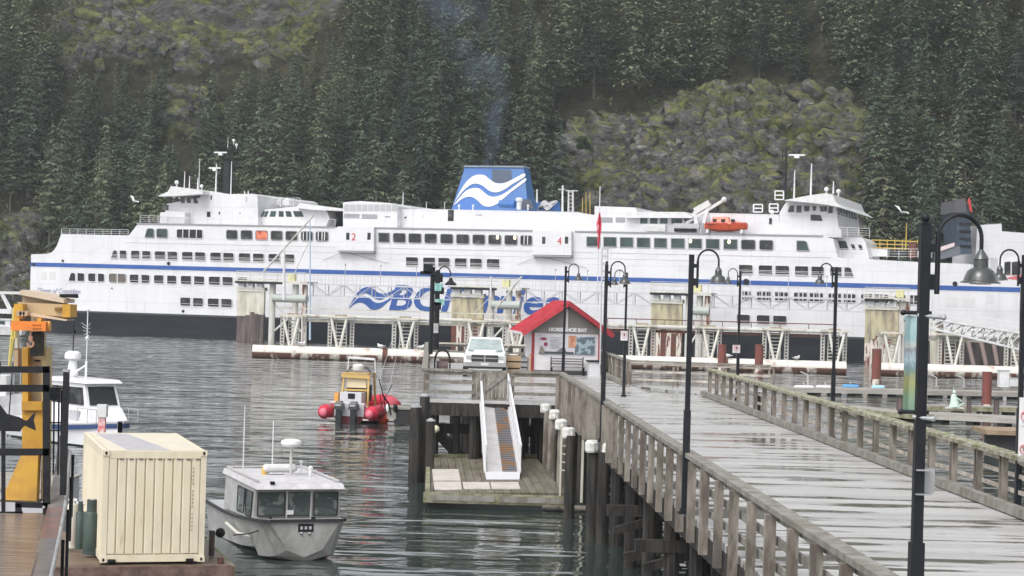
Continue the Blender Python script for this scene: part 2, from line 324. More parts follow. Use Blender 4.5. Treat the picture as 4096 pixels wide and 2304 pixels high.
# ------------------------------------------------------------ trees
def crown_arrays(h, r, whorls, per, seg, rng, base=0.12, droop=0.35, size=0.55, shape=0.8):
    V = []; F = []
    def tri(c, d, s, w, dz):
        n = len(V); side = np.array([-d[1], d[0], 0]); side = side/(np.linalg.norm(side)+1e-6)
        V.append(c+side*w); V.append(c-side*w); V.append(c+d*s+np.array([0,0,dz])+side*w*0.25); F.append((n,n+1,n+2))
    for k in range(whorls):
        q = (k+rng.uniform(-.3,.3))/whorls; q = min(max(q,0),1)
        z = h*(base+(1-base)*q); R = r*((1-q)**shape)*rng.uniform(.75,1.15)+0.12
        if q < 0.12: R *= 0.6+q*3.3
        a0 = rng.uniform(0,6.28); nb = max(3, int(per*(1-0.4*q)))
        for j in range(nb):
            zj = z+rng.uniform(-.5,.5)*h/whorls
            a = a0+6.283*j/nb+rng.uniform(-.35,.35); L_ = R*rng.uniform(.6,1.15); d = np.array([math.cos(a), math.sin(a), 0])
            if rng.random() < 0.06: continue
            ns = max(2, int(seg*L_/r)+1)
            for sgi in range(ns):
                f = (sgi+0.6)/ns
                c = d*L_*f+np.array([rng.uniform(-.25,.25),rng.uniform(-.25,.25), zj-droop*L_*f*f+rng.uniform(-.2,.2)])
                w = size*(1.15-0.6*f)*rng.uniform(.7,1.3)
                for sd in (-1,1):
                    aa = a+sd*rng.uniform(.35,1.1); dd = np.array([math.cos(aa), math.sin(aa), 0])
                    tri(c, dd, w*1.5, w*0.42, -w*rng.uniform(.1,.9))
                if rng.random() < .7: tri(c, d, w*1.3, w*0.4, -w*rng.uniform(-.1,.6))
    n = len(V); V += [np.array([.15,0,h*.93]), np.array([-.15,0,h*.93]), np.array([0,0,h*1.03])]; F.append((n,n+1,n+2))
    return np.array(V), np.array(F)
def leaf_arrays(h, r, n, rng, size=0.45):     # broad rounded crown of clumps
    V = []; F = []
    cl = [(rng.uniform(-.55,.55)*r, rng.uniform(-.55,.55)*r, h*rng.uniform(.45,.88), r*rng.uniform(.3,.5)) for _ in range(9)]
    for i in range(n):
        cx,cy,cz,cr = cl[rng.integers(len(cl))]; d = rng.normal(size=3); d /= np.linalg.norm(d)
        c = np.array([cx,cy,cz])+d*cr*rng.uniform(.6,1.05)*np.array([1,1,.75])
        a = rng.normal(size=3); a /= np.linalg.norm(a); b_ = np.cross(a, d); b_ /= np.linalg.norm(b_)+1e-6; s = size*rng.uniform(.5,1.2); k = len(V)
        V += [c+a*s*.5, c-a*s*.5, c+b_*s]; F.append((k,k+1,k+2))
    return np.array(V), np.array(F)
def tri_mesh(name, V, F, m):
    me = bpy.data.meshes.new(name); me.vertices.add(len(V)); me.vertices.foreach_set('co', V.astype(np.float32).ravel())
    me.loops.add(len(F)*3); me.loops.foreach_set('vertex_index', F.astype(np.int32).ravel())
    me.polygons.add(len(F)); me.polygons.foreach_set('loop_start', np.arange(0,len(F)*3,3,dtype=np.int32)); me.polygons.foreach_set('loop_total', np.full(len(F),3,dtype=np.int32))
    me.materials.append(m); me.update(calc_edges=True); return me
def foliage(name, c1, c2, c3):
    m = bpy.data.materials.new(name); m.use_nodes = True; N = m.node_tree.nodes; L = m.node_tree.links; b = N['Principled BSDF']; b.inputs['Roughness'].default_value = 0.8; b.inputs['Specular IOR Level'].default_value = 0.15
    oi = N.new('ShaderNodeObjectInfo'); ge = N.new('ShaderNodeNewGeometry'); nz = N.new('ShaderNodeTexNoise'); nz.inputs['Scale'].default_value = 0.05; nz.inputs['Detail'].default_value = 6; L.new(ge.outputs['Position'], nz.inputs['Vector'])
    ad = N.new('ShaderNodeMath'); ad.operation = 'MULTIPLY_ADD'; ad.inputs[1].default_value = 0.45; L.new(oi.outputs['Random'], ad.inputs[0]); L.new(nz.outputs[0], ad.inputs[2])
    ri = N.new('ShaderNodeMath'); ri.operation = 'MULTIPLY_ADD'; ri.inputs[1].default_value = 0.14; L.new(ge.outputs['Random Per Island'], ri.inputs[0]); L.new(ad.outputs[0], ri.inputs[2])
    r = N.new('ShaderNodeValToRGB'); cr = r.color_ramp; cr.elements.new(0.5)
    for e, (p, c) in zip(cr.elements, ((0.5,c1),(0.8,c2),(1.08,c3))): e.position = min(p,1); e.color = (*c,1)
    L.new(ri.outputs[0], r.inputs[0]); L.new(r.outputs[0], b.inputs['Base Color']); return m
M_fir = foliage('fir_needles', (0.080,0.118,0.092), (0.135,0.178,0.122), (0.215,0.235,0.145))
M_bush = foliage('broadleaf', (0.035,0.055,0.022), (0.08,0.10,0.035), (0.15,0.16,0.06))
M_brown = foliage('bare_twigs', (0.045,0.036,0.032), (0.08,0.06,0.052), (0.12,0.09,0.07))
M_bark = mat('bark', (0.06,0.05,0.045), 0.9, c2=(0.14,0.125,0.115), scale=3, stretch=(1,1,.2))
crags()
CROWNS = []
for k in range(12):
    hh = RNG.uniform(15,24); V, F = crown_arrays(hh, RNG.uniform(4.2,6.4), int(RNG.integers(18,27)), 9, 8, RNG, base=RNG.uniform(.05,.25), droop=RNG.uniform(-.15,.5), size=.68, shape=RNG.uniform(.42,.8))
    cm = tri_mesh('crown', V, F, M_fir)
    tb = MB(); tb.tube((0,0,-1.5),(0,0,hh*.55),.3,.17,8).tube((0,0,hh*.55),(0,0,hh),.17,.03,6); tm = tb.mesh('trunk', M_bark)
    CROWNS.append((cm, tm, V, F, hh))
LEAFY = []
for k in range(3):
    hh = RNG.uniform(6,9); V, F = leaf_arrays(hh, 3.2, 1500, RNG); cm = tri_mesh('crown', V, F, M_bush)
    tb = MB(); tb.tube((0,0,-1),(0,0,hh*.45),.2,.14,7)
    for j in range(5):
        a = j*1.26; tb.tube((0,0,hh*.4),(math.cos(a)*1.4,math.sin(a)*1.4,hh*.75),.1,.04,5)
    LEAFY.append((cm, tb.mesh('trunk', M_bark), V, F, hh))
def region_word(u, v):
    if u < 700: a = 'above the left bow of the ferry'
    elif u < 1300: a = 'behind the left bridge of the ferry'
    elif u < 1750: a = 'between the left bridge and the funnel'
    elif u < 2300: a = 'behind the blue funnel'
    elif u < 3000: a = 'around the left side of the big mossy rock face'
    elif u < 3550: a = 'above the big mossy rock face'
    else: a = 'behind the nearest lamp post'
    b = 'high on the slope' if v < 300 else ('half way up the slope' if v < 600 else 'low on the slope')
    return b+' '+a
def tree_label(u, v, hgt, k):
    size = 'low' if hgt < 13 else ('mid-height' if hgt < 17 else 'tall'); form = ('broad','ragged','narrow','full')[k%4]
    L = [(250,'at the left edge'),(480,'over the left bow'),(680,'left of the left bridge'),(850,'behind the left bridge'),(1020,'behind the black mast'),(1250,'behind the slanted lounge'),(1500,'behind the louvred house'),(1780,'left of the funnel'),(2150,'above the funnel'),(2350,'right of the funnel'),(2650,'left of the big rock face'),(3000,'over the big rock face'),(3250,'over the right mast'),(3500,'above the right bridge'),(3750,'left of the nearest lamp'),(9999,'at the right edge')]
    w = next(b for a,b in L if u < a); r = 'top' if v < 150 else ('upper' if v < 330 else ('middle' if v < 520 else ('lower' if v < 700 else 'bottom')))
    return '%s %s conifer %s, %s part of slope' % (size, form, w, r)
cand = []
rr = random.Random(5)
placed = []
t = 2.0; row = 0
cells = []
while t < 108:
    x = -140+rr.uniform(0,6)
    while x < 140:
        cells.append((x+rr.uniform(-2.6,2.6), t+rr.uniform(-2.2,2.2))); x += 6.9
    t += 6.0; row += 1
ind = []; far = []
for (x, t) in cells:
    p, mk = hill_pt(x, t)
    if mk > 0.3: continue
    h = rr.choice([rr.uniform(.5,.8),rr.uniform(.8,1.15),rr.uniform(.9,1.2)])
    k = rr.randrange(len(CROWNS)); hh = CROWNS[k][4]*h
    # what would stand in front of a bare rock face stays low or goes
    for attempt in range(5):
        bad = 0
        for fr in (0.6, 0.8, 0.98):
            u, v = proj(p+Vector((0,0,hh*fr)))
            for P in ROCKS[:3]:
                if inpoly(u, v, P): bad += 1
            if u < 175 and v > 905: bad += 1
        if not bad: break
        h *= .72; hh *= .72
        if h < .22: break
    if bad >= 1 and rr.random() < .93: continue
    u0, v0 = proj(p+Vector((0,0,hh))); 
    (ind if (-120 < u0 < 4216 and v0 > -60) else far).append((x, t, p, h, k, u0, v0))
rr.shuffle(ind)
ind.sort(key=lambda c: c[2].y)
print('trees inside', len(ind), 'outside', len(far))
keep, rest = ind[:285], ind[285:]
if len(ind) > 285:       # keep the nearest (largest) as individuals
    pass
for (x, t, p, h, k, u0, v0) in keep:
    cm, tm, V, F, hh = CROWNS[k]
    o = T('fir_tree', tree_label(u0, v0, hh*h, k), 'tree', p, rr.uniform(0,6.28), 'conifers on the hillside')
    o.scale = (h*rr.uniform(.85,1.15), h*rr.uniform(.85,1.15), h)
    for me, nm in ((cm,'crown'),(tm,'trunk')):
        c = bpy.data.objects.new(nm, me); COL.objects.link(c); c.parent = o
VV = []; FF = []; off = 0
for (x, t, p, h, k, u0, v0) in rest+far:
    V, F = CROWNS[k][2], CROWNS[k][3]; a = rr.uniform(0,6.28); c, s = math.cos(a)*h, math.sin(a)*h
    keepf = F[::2]; V = V*1.0; F = keepf
    W = np.stack([V[:,0]*c-V[:,1]*s, V[:,0]*s+V[:,1]*c, V[:,2]*h], 1)+np.array(p)
    VV.append(W); FF.append(F+off); off += len(W)
# low scrub all over the slope, and brown bare brush in patches
me = tri_mesh('forest', np.concatenate(VV), np.concatenate(FF), M_fir)
fo = bpy.data.objects.new('forest', me); COL.objects.link(fo); tag(fo, 'dense dark conifer forest covering the upper slope', 'forest', kind='stuff')
def scrub(name, m, n, cond, size, label, hgt=1.8, seed=3):
    g = np.random.default_rng(seed); V = []; F = []; cnt = 0; tries = 0
    while cnt < n and tries < n*8:
        tries += 1
        x = g.uniform(-115,115); t = g.uniform(0,125); p, mk = hill_pt(x, t)
        u, v = proj(p)
        if not cond(u, v, mk, x, t): continue
        cnt += 1
        for j in range(26):
            d = g.normal(size=3); d[2] = abs(d[2]); c = np.array(p)+d*np.array([1.1,1.1,.6])*hgt*.6; a = g.normal(size=3); a /= np.linalg.norm(a); b_ = g.normal(size=3); b_ /= np.linalg.norm(b_); s = size*g.uniform(.4,1.2); k = len(V)
            V += [c, c+a*s, c+b_*s]; F.append((k,k+1,k+2))
    me = tri_mesh(name, np.array(V), np.array(F), m); o = bpy.data.objects.new(name, me); COL.objects.link(o); tag(o, label, 'undergrowth', kind='stuff')
scrub('undergrowth', M_bush, 1500, lambda u,v,mk,x,t: (mk < .45 or noise.noise(Vector((x*.09,t*.09,4))) > .12) and -200 < u < 4300, .55, 'green scrub and moss growing between the conifers and on rock ledges')
scrub('bare_brush', M_brown, 900, lambda u,v,mk,x,t: (mk < .9 and (3350 < u < 4100 and 420 < v < 900 or 1250 < u < 1900 and 600 < v < 900 or 0 < u < 600 and 880 < v or 2000<u<2300 and 450<v<800) and noise.noise(Vector((x*.07,t*.07,8))) > -.12), .5, 'brown leafless brush in patches on the slope', 2.6, 9)
scrub('heather', M_bush, 500, lambda u,v,mk,x,t: mk > .3 and noise.noise(Vector((x*.16,t*.16,14))) > .12, .42, 'low green bushes rooted in the cracks of the rock faces', 1.3, 17)
for i, (px, py, k, s) in enumerate([(2620,330,0,.8),(2700,345,1,.7),(1330,770,2,.7),(1420,800,0,.6),(3190,310,1,.9),(3700,640,2,1.),(3560,560,0,.9),(3650,820,1,.8),(250,900,2,.8),(380,860,0,.7),(2360,640,1,.5),(900,520,2,.6)]):
    # stand each bush where its base shows on the slope
    best = min(((abs(proj(hill_pt(xx, tt)[0])[0]-px)+abs(proj(hill_pt(xx, tt)[0])[1]-py), xx, tt) for xx in np.arange(-100,100,4) for tt in np.arange(0,110,4)), key=lambda q: q[0])
    p, mk = hill_pt(best[1], best[2]); cm, tm, V, F, hh = LEAFY[k]
    o = T('arbutus_tree', 'yellow-green round-crowned '+tree_label(px, py-100, 14, 0).replace('mid-height broad conifer','tree'), 'tree', p, i*1.3, 'broadleaf trees among the conifers'); o.scale = (s,s,s)
    for me_, nm in ((cm,'crown'),(tm,'trunk')):
        c = bpy.data.objects.new(nm, me_); COL.objects.link(c); c.parent = o
# ------------------------------------------------------------ the ferry
SL = A(122, 1100, 289.17); SR = A(4080, 1160, 245.92); SL.z = 0; SR.z = 0
UU = (SR-SL).normalized(); VV_ = Vector((-UU.y, UU.x, 0)); SHIP_L = (SR-SL).length; SRZ = math.atan2(UU.y, UU.x)
BEAM = 27.0
def hc(u):     # how far the side plating draws in towards the ends
    return 2.2*max(0,(18-u)/18)**2 + 2.2*max(0,(u-(SHIP_L-18))/18)**2
def SP(x, y, v=0.0, curved=False):    # photo pixel -> (u, z) on the ship plane at depth v
    d = ray(x, y); vv = v
    for _ in range(6 if curved else 1):
        t = (VV_.dot(SL)+vv-VV_.dot(CAM))/VV_.dot(d); p = CAM+d*t; u = (p-SL).dot(UU)
        if curved: vv = v+hc(u)
    return u, p.z
UMIN = SP(122,1100,0,True)[0]; UMAX = SP(4080,1160,0,True)[0]; print('ship', SHIP_L, UMIN, UMAX)
def SW(u, v, z): return SL+UU*u+VV_*v+Vector((0,0,z))
Z_BLACK, Z_BLUE, Z_DECK = 3.16, 9.94, 15.79
ferry = T('ferry', 'long white double-ended car ferry with a blue stripe, moored across the view', 'ferry', SL, SRZ)
top_px = [(122,1017),(190,1015),(206,1009),(217,1000),(228,982),(245,936),(515,942),(553,893)]
topL = [SP(x,y,0,True) for x,y in top_px]
def top_z(u):
    pts = topL+[(SP(1300,908)[0], Z_DECK),(SP(3330,900)[0], Z_DECK),(SP(3352,1030)[0], SP(3352,1030)[1]),(SP(3700,1036,0,True)[0], 12.75),(SP(3880,1040,0,True)[0],12.7),(SP(3920,1090,0,True)[0],11.3),(UMAX,10.8)]
    if u <= pts[0][0]: return pts[0][1]
    for (a,za),(b,zb) in zip(pts[:-1], pts[1:]):
        if u <= b: return za+(zb-za)*(u-a)/max(1e-6,b-a)
    return pts[-1][1]
us = sorted(set([UMIN,UMAX]+[q[0] for q in topL if UMIN+.01 < q[0] < UMAX]+[SP(x,1030,0,True)[0] for x in (1300,3329,3331,3352,3700,3880,3920)]+list(np.linspace(UMIN+.5,22,12))+list(np.linspace(SHIP_L-22,UMAX-.5,12))+list(np.linspace(25,SHIP_L-25,14))))
def section(u, z0, z1, out=0): c = hc(u)-out; return [(u,c,z0),(u,c,z1),(u,BEAM-c,z1),(u,BEAM-c,z0)]
m = MB(); m.loft([section(u, Z_BLACK, max(top_z(u), Z_BLUE+.5)) for u in us]); m.build('hull', M_white, ferry)
m = MB(); m.loft([section(u, -1.5, Z_BLACK-.28, .06) for u in us]); m.build('lower_hull', M_hull, ferry)
m = MB(); m.loft([section(u, Z_BLACK-.28, Z_BLACK, .16) for u in us]); m.build('rubbing_strake', mat('strake', (0.05,0.05,0.055), .7), ferry)
def strip(u0, u1, z0, z1, o, t=0.05, n=None):    # a band that follows the curved side
    m = MB(); ul = [u0]+[u for u in us if u0 < u < u1]+[u1]
    m.loft([[(u,hc(u)-o,z0),(u,hc(u)-o,z1),(u,hc(u)-o+t,z1),(u,hc(u)-o+t,z0)] for u in ul]); return m
strip(UMIN, UMAX, Z_BLUE-.58, Z_BLUE, .04, .08).build('blue_stripe', M_blue, ferry)
strip(SP(547,895)[0], SP(1340,905)[0], Z_DECK-.05, Z_DECK+.12, .12, .2).build('deck_edge', M_seam_shadow, ferry)
strip(SP(1500,905)[0], SP(2130,905)[0], Z_DECK-.05, Z_DECK+.12, .12, .2).build('deck_edge', M_seam_shadow, ferry)
strip(SP(2300,905)[0], SP(3295,905)[0], Z_DECK-.05, Z_DECK+.12, .12, .2).build('deck_edge', M_seam_shadow, ferry)
strip(SP(500,960,0,True)[0], SP(3330,960)[0], 13.05, 13.11, .03, .06).build('plating_seam', M_grey, ferry)
strip(SP(900,960,0,True)[0], SP(2900,960)[0], 12.3, 12.34, .025, .06).build('plating_seam', M_grey, ferry)

def rows(x, kind):
    if kind == 'A': return 902.5+.0189*x, 35.5+.0013*x
    if kind == 'B': return 989.5+.0232*x, 32.5+.0018*x
    if kind == 'C': return 1083+.0265*x, 33.5+.0012*x
    if kind == 'D': return 1167+.0305*x, 34+.001*x
def win_poly(x0, x1, kind, shape='round', sh=0):
    y0, h = rows(x0, kind); y1, h1 = rows(x1, kind); c = 6
    if shape == 'rect': P = [(x0,y0),(x1,y1),(x1,y1+h1),(x0,y0+h)]
    elif shape == 'rakeL': P = [(x0+14,y0),(x1-c,y1),(x1,y1+c),(x1,y1+h1),(x0,y0+h),(x0+8,y0+c)]
    elif shape == 'rakeR': P = [(x0,y0),(x1-18,y1),(x1-10,y1+c),(x1,y1+h1),(x0,y0+h)]
    elif shape == 'l': P = [(x0+c,y0),(x1,y1),(x1,y1+h1),(x0+c,y0+h),(x0+1,y0+h-3),(x0,y0+h-c),(x0,y0+c),(x0+1,y0+3)]
    elif shape == 'r': P = [(x0,y0),(x1-c,y1),(x1-1,y1+3),(x1,y1+c),(x1,y1+h1-c),(x1-1,y1+h1-3),(x1-c,y1+h1),(x0,y0+h)]
    else: P = [(x0+c,y0),(x1-c,y1),(x1-2,y1+2),(x1,y1+c),(x1,y1+h1-c),(x1-2,y1+h1-2),(x1-c,y1+h1),(x0+c,y0+h),(x0+2,y0+h-2),(x0,y0+h-c),(x0,y0+c),(x0+2,y0+2)]
    return P
def on_side(P, o): 
    out = []
    for x, y in P:
        u, z = SP(x, y, 0, True); out.append((u, hc(u)-o, z))
    return out
M_rim = mat('window_rim', (0.33,0.33,0.35), .6)
def opening(x0, x1, kind, shape='round', m_=None, rail=False, name='window', bars=0, lamp=None, label=None):
    P = win_poly(x0, x1, kind, shape); q = on_side(P, .02)
    w = MB(); w.prism(q, (0,.05,0)); w.prism(on_side(P, .02), (0,.04,0))
    b = MB(); b.prism(q, (0,.05,0)); o = b.build(name, m_ or M_glass, ferry, label)
    fr = MB(); n = len(q); cx = sum(p[0] for p in q)/n; cz = sum(p[2] for p in q)/n
    for i in range(n):
        a, c = Vector(q[i]), Vector(q[(i+1)%n]); fr.bar(a+Vector((0,-.05,0)), c+Vector((0,-.05,0)), .09, .07, 0, (0,1,0))
    fr.build('frame', M_rim if m_ is not M_open else M_white, o)
    u0 = min(p[0] for p in q); u1 = max(p[0] for p in q); zb = min(p[2] for p in q); zt = max(p[2] for p in q); vv = sum(p[1] for p in q)/n
    if rail:
        r = MB(); r.bar((u0+.05,q[0][1]-.06,zb+.34),(u1-.05,q[1][1]-.06,zb+.34),.05,.13,0,(0,1,0)); 
        if rail == 2: r.bar((u0+.1,q[0][1]-.06,zb+.52),(u1-.1,q[1][1]-.06,zb+.52),.05,.07,0,(0,1,0)).bar((u0+.2,q[0][1]-.06,zb+.1),(u1-.2,q[1][1]-.06,zb+.1),.05,.16,0,(0,1,0))
        r.build('guard_rail', M_white2, o)
    if bars:
        r = MB()
        for k in range(bars):
            uu = u0+(u1-u0)*(k+1)/(bars+1)+random.uniform(-.1,.1); r.bar((uu,vv-.06,zb+.1),(uu,vv-.06,zt-.05),.12,.05,0,(0,1,0))
        r.build('mullion', M_white2, o)
    if lamp:
        l = MB(); cu = u0+(u1-u0)*lamp; l.sphere((cu,vv-.10,zb+.75*(zt-zb)), .2, 8, 0, 1, .3, 1.4); l.build('ceiling_light', M_lamp, o)
    return o
# upper cabin row
for x0,x1 in [(906,951),(964,1010),(1084,1131),(1143,1191),(1573,1623),(1635,1686),(1699,1748),(1762,1813),(1826,1877),(1891,1941)]: opening(x0,x1,'A')
opening(580,617,'A','rakeL',M_glassg); opening(627,671,'A','round',M_glassg)
o = opening(707,812,'A','round',M_open,name='deck_opening',bars=3); opening(1515,1559,'A','rect')
o = opening(1023,1071,'A','round',mat('orange_gear',(0.5,0.06,0.02),.6,c2=(0.75,.25,.15),scale=1.2),label='window showing orange rescue gear')
for x0,x1,n in [(1205,1252,3),(1264,1314,3),(2082,2129,2)]: opening(x0,x1,'A',bars=n)
opening(1954,2005,'A',lamp=.72); opening(2019,2070,'A',lamp=.8)
for x0,x1,l in [(2347,2400,0),(2415,2466,0),(2481,2533,0),(2548,2601,0),(2617,2668,0),(2685,2739,0),(2755,2808,.15),(2824,2878,0),(2895,2950,.4)]: opening(x0,x1,'A','rect',M_glassg,lamp=l or None)
opening(2965,3022,'A'); opening(3038,3093,'A'); opening(3187,3238,'A','rakeR',M_glassg)
# car deck openings
opening(444,470,'B','rakeL',M_open,2,'deck_opening')
for x0,x1,s in [(479,508,'r'),(524,560,'l'),(569,604,'r'),(619,662,'l'),(670,711,'r'),(728,772,'l'),(780,823,'r'),(841,885,'l'),(893,937,'r'),(955,1002,'l'),(1012,1057,'r'),(1074,1121,'l'),(1137,1179,'r'),
    (1624,1674,'r'),(1692,1742,'l'),(1753,1801,'r'),(1819,1868,'l'),(1880,1929,'r'),(1947,1999,'l'),(2955,3012,'r'),(3034,3090,'l'),(3101,3158,'r'),(3179,3234,'l'),(3245,3297,'r'),(3320,3368,'l')]:
    opening(x0,x1,'B',s,M_open,2,'deck_opening')
opening(3377,3416,'B','rakeR',M_open,2,'deck_opening')
opening(274,303,'C','rakeL',M_open,name='deck_opening')
M_curt = mat('brown_curtain', (0.11,0.095,0.08), .7, c2=(.16,.14,.11), scale=2)
for x0,x1,s,r,mm in [(310,339,'r',0,M_open),(353,383,'l',0,M_open),(392,419,'r',0,M_open),(437,466,'l',0,M_curt),(473,504,'r',0,M_curt),(519,555,'l',1,M_open),(566,600,'r',1,M_open),(616,656,'l',1,M_open),(669,707,'r',1,M_open),(723,766,'l',1,M_open),(776,819,'r',1,M_open),(835,881,'l',1,M_open),(890,933,'r',1,M_open),(951,990,'l',1,M_open)]:
    opening(x0,x1,'C',s,mm,r,'deck_opening')
for x0,x1,s in [(2967,3006,'r'),(3027,3086,'l'),(3099,3153,'r'),(3175,3229,'l'),(3238,3294,'r'),(3313,3366,'l'),(3374,3425,'r'),(3443,3490,'l'),(3498,3555,'r'),(3580,3623,'l'),(3639,3690,'r')]: opening(x0,x1,'C',s,M_open,1,'deck_opening',bars=2)
for x0,x1,s in [(721,763,'l'),(772,814,'r'),(831,877,'l'),(885,929,'r'),(947,980,'l'),(2947,3001,'r'),(3026,3080,'l'),(3092,3148,'r')]: opening(x0,x1,'D',s,M_open,1,'deck_opening')
M_panel = mat('blanked_panel', (0.62,0.62,0.63), .5)
for x0,x1,y0,y1 in [(165,186,1086,1117),(197,221,1086,1118),(3783,3831,1190,1225),(3850,3900,1193,1229),(3945,3975,1175,1212)]:
    b = MB(); b.prism(on_side([(x0,y0),(x1,y0+1),(x1,y1+1),(x0,y1)], .03), (0,.06,0)); b.build('shutter', M_panel, ferry)
for x,y,r in [(252,1043,.17),(675,1054,.24),(137,1058,.22),(733,1245,.2),(3820,1135,.3),(448,1153,.1),(2985,1127,.4)]:   # fairleads
    u,z = SP(x,y,0,True); b = MB(); b.tube((u,hc(u)-.14,z),(u,hc(u)+.1,z),r,None,12); b.build('fairlead', M_hull, ferry)

# names on the side
def text_mesh(s, size=1.0, bold=0.0, shear=0.0, ext=0.02):
    c = bpy.data.curves.new('lettering', 'FONT'); c.body = s; c.size = size; c.offset = bold; c.shear = shear; c.extrude = ext; c.resolution_u = 4
    o = bpy.data.objects.new('tmp', c); COL.objects.link(o); dg = bpy.context.evaluated_depsgraph_get(); dg.update()
    me = bpy.data.meshes.new_from_object(o.evaluated_get(dg)); bpy.data.objects.remove(o); return me
def put_text(s, name, m_, parent, origin, ax, up, width, height, bold=0.0, shear=0.0, label=None, cat=None):
    me = text_mesh(s, 1.0, bold, shear); co = np.empty(len(me.vertices)*3); me.vertices.foreach_get('co', co); co = co.reshape(-1,3)
    mn, mx = co.min(0), co.max(0); ax = Vector(ax); up = Vector(up); nr = ax.cross(up).normalized()
    sx = width/(mx[0]-mn[0]); sy = height/(mx[1]-mn[1])
    for v in me.vertices:
        v.co = Vector(origin)+ax*((v.co.x-mn[0])*sx)+up*((v.co.y-mn[1])*sy)+nr*(v.co.z*1.0)
    me.materials.clear(); me.materials.append(m_); o = bpy.data.objects.new(name, me); COL.objects.link(o)
    if parent is not None: o.parent = parent
    return tag(o, label, cat)
ua, za = SP(1556,1241); ub, zb = SP(2240,1262); zt = SP(1600,1140)[1]
put_text('BCFerries', 'company_name', M_blue, ferry, (ua,-.05,za), (1,0,0), (0,0,1), ub-ua, (zt-za)*1.02, bold=.022, shear=.22)
ua, za = SP(150,1176,0,True); ub = SP(322,1176,0,True)[0]
q = put_text('Queen of Coquitlam', 'ship_name', mat('script_grey',(0.36,0.36,0.48),.5), ferry, (0,0,0), (1,0,0), (0,0,1), ub-ua, .95, shear=.35)
for v in q.data.vertices: v.co = Vector((v.co.x+ua, hc(v.co.x+ua)-.04+v.co.y, v.co.z+za))
W1 = [(60,760),(160,560),(260,400),(360,300),(440,260),(520,250),(600,265),(680,330),(760,385),(860,405),(960,385),(1060,340),(1170,280),(1275,232),(1285,280),(1180,350),(1060,420),(960,490),(860,540),(760,555),(660,520),(600,470),(540,430),(460,405),(380,415),(290,470),(200,560),(120,660),(70,750)]
W2 = [(75,765),(160,650),(250,550),(330,500),(420,480),(500,490),(570,540),(640,600),(720,630),(820,620),(920,580),(1040,500),(1160,410),(1290,315),(1302,355),(1180,450),(1060,540),(940,640),(840,730),(740,785),(640,800),(560,775),(480,700),(400,645),(320,630),(240,650),(160,700),(85,765)]
def smooth_poly(P):
    out = []; n = len(P)
    for i in range(n):
        a,b,c,d = [np.array(P[(i+k-1)%n],float) for k in range(4)]
        for t in (0,.33,.66): out.append(tuple(.5*((2*b)+(-a+c)*t+(2*a-5*b+4*c-d)*t*t+(-a+3*b-3*c+d)*t**3)))
    return out
def poly_fill(pts3, name, m_, parent, off=(0,.03,0)):
    bm = bmesh.new(); vs = [bm.verts.new(p) for p in pts3]; f = bm.faces.new(vs); r = bmesh.ops.triangulate(bm, faces=[f])
    e = bmesh.ops.extrude_face_region(bm, geom=bm.faces[:]); bmesh.ops.translate(bm, vec=off, verts=[g for g in e['geom'] if isinstance(g, bmesh.types.BMVert)])
    bmesh.ops.recalc_face_normals(bm, faces=bm.faces); me = bpy.data.meshes.new(name); bm.to_mesh(me); bm.free(); me.materials.append(m_)
    o = bpy.data.objects.new(name, me); COL.objects.link(o); o.parent = parent; return o
for Wv, nm in ((W1,'wave_emblem'),(W2,'wave_emblem')):
    pts = []
    for x, y in smooth_poly(Wv):
        sx = 1300+(345+(x-60)*.617)/3.623; sy = 840+(1100+(y-235)*.60)/3.623+(sx-1395)*.02; u, z = SP(sx, sy); pts.append((u,-.05,z))
    poly_fill(pts, nm, M_blue, ferry)

# muster station doors 2 and 4
def block(name, P, v0, v1, m_=M_white, parent=ferry, label=None):
    q = [SP(x,y,v0) for x,y in P]; b = MB(); b.prism([(u,v0,z) for u,z in q], (0,v1-v0,0)); return b.build(name, m_, parent, label)
for x0,x1,yt,yb,s,dx0,dx1,sx in [(1351,1495,906,1001,'2',1385,1470,1406),(2131,2285,922,1018,'4',2169,2260,2229)]:
    o = block('evacuation_station', [(x0,yt),(x1,yt+3),(x1,yb+3),(x0,yb)], -.7, .02)
    u0,z0 = SP(x0,yb+1,-.75); u1,_ = SP(x1,yb+4,-.75); b = MB(); b.box(((u0+u1)/2,-.35,z0-.12),(u1-u0,.9,.22)); b.build('shadow_strip', M_seam_shadow, o)  # grey strip painting the shadow line beneath the station box
    for dx in (dx0,dx1):
        a = SP(dx,yt+25,-.72); c = SP(dx+12,yt+53,-.72); b = MB(); b.box(((a[0]+c[0])/2,-.72,(a[1]+c[1])/2),(c[0]-a[0],.04,abs(a[1]-c[1]))); b.build('window', M_glass, o)
    a = SP(sx,yt+55,-.72); c = SP(sx+17,yt+27,-.72); put_text(s, 'station_number', M_red, o, (a[0],-.73,a[1]), (1,0,0),(0,0,1), c[0]-a[0], c[1]-a[1])
    # wire stays running down the side
    b = MB(); e1 = SP(x0-60,yb+40,-.1); e2 = SP(x1+60,yb+52,-.1); c0 = SP((x0+x1)/2-50,yb+6,-.3); b.tube((c0[0],-.3,c0[1]),(e1[0],-.15,e1[1]),.03,None,4).tube((c0[0],-.3,c0[1]),(e2[0],-.15,e2[1]),.03,None,4); b.build('stay_wire', M_seam_shadow, o)

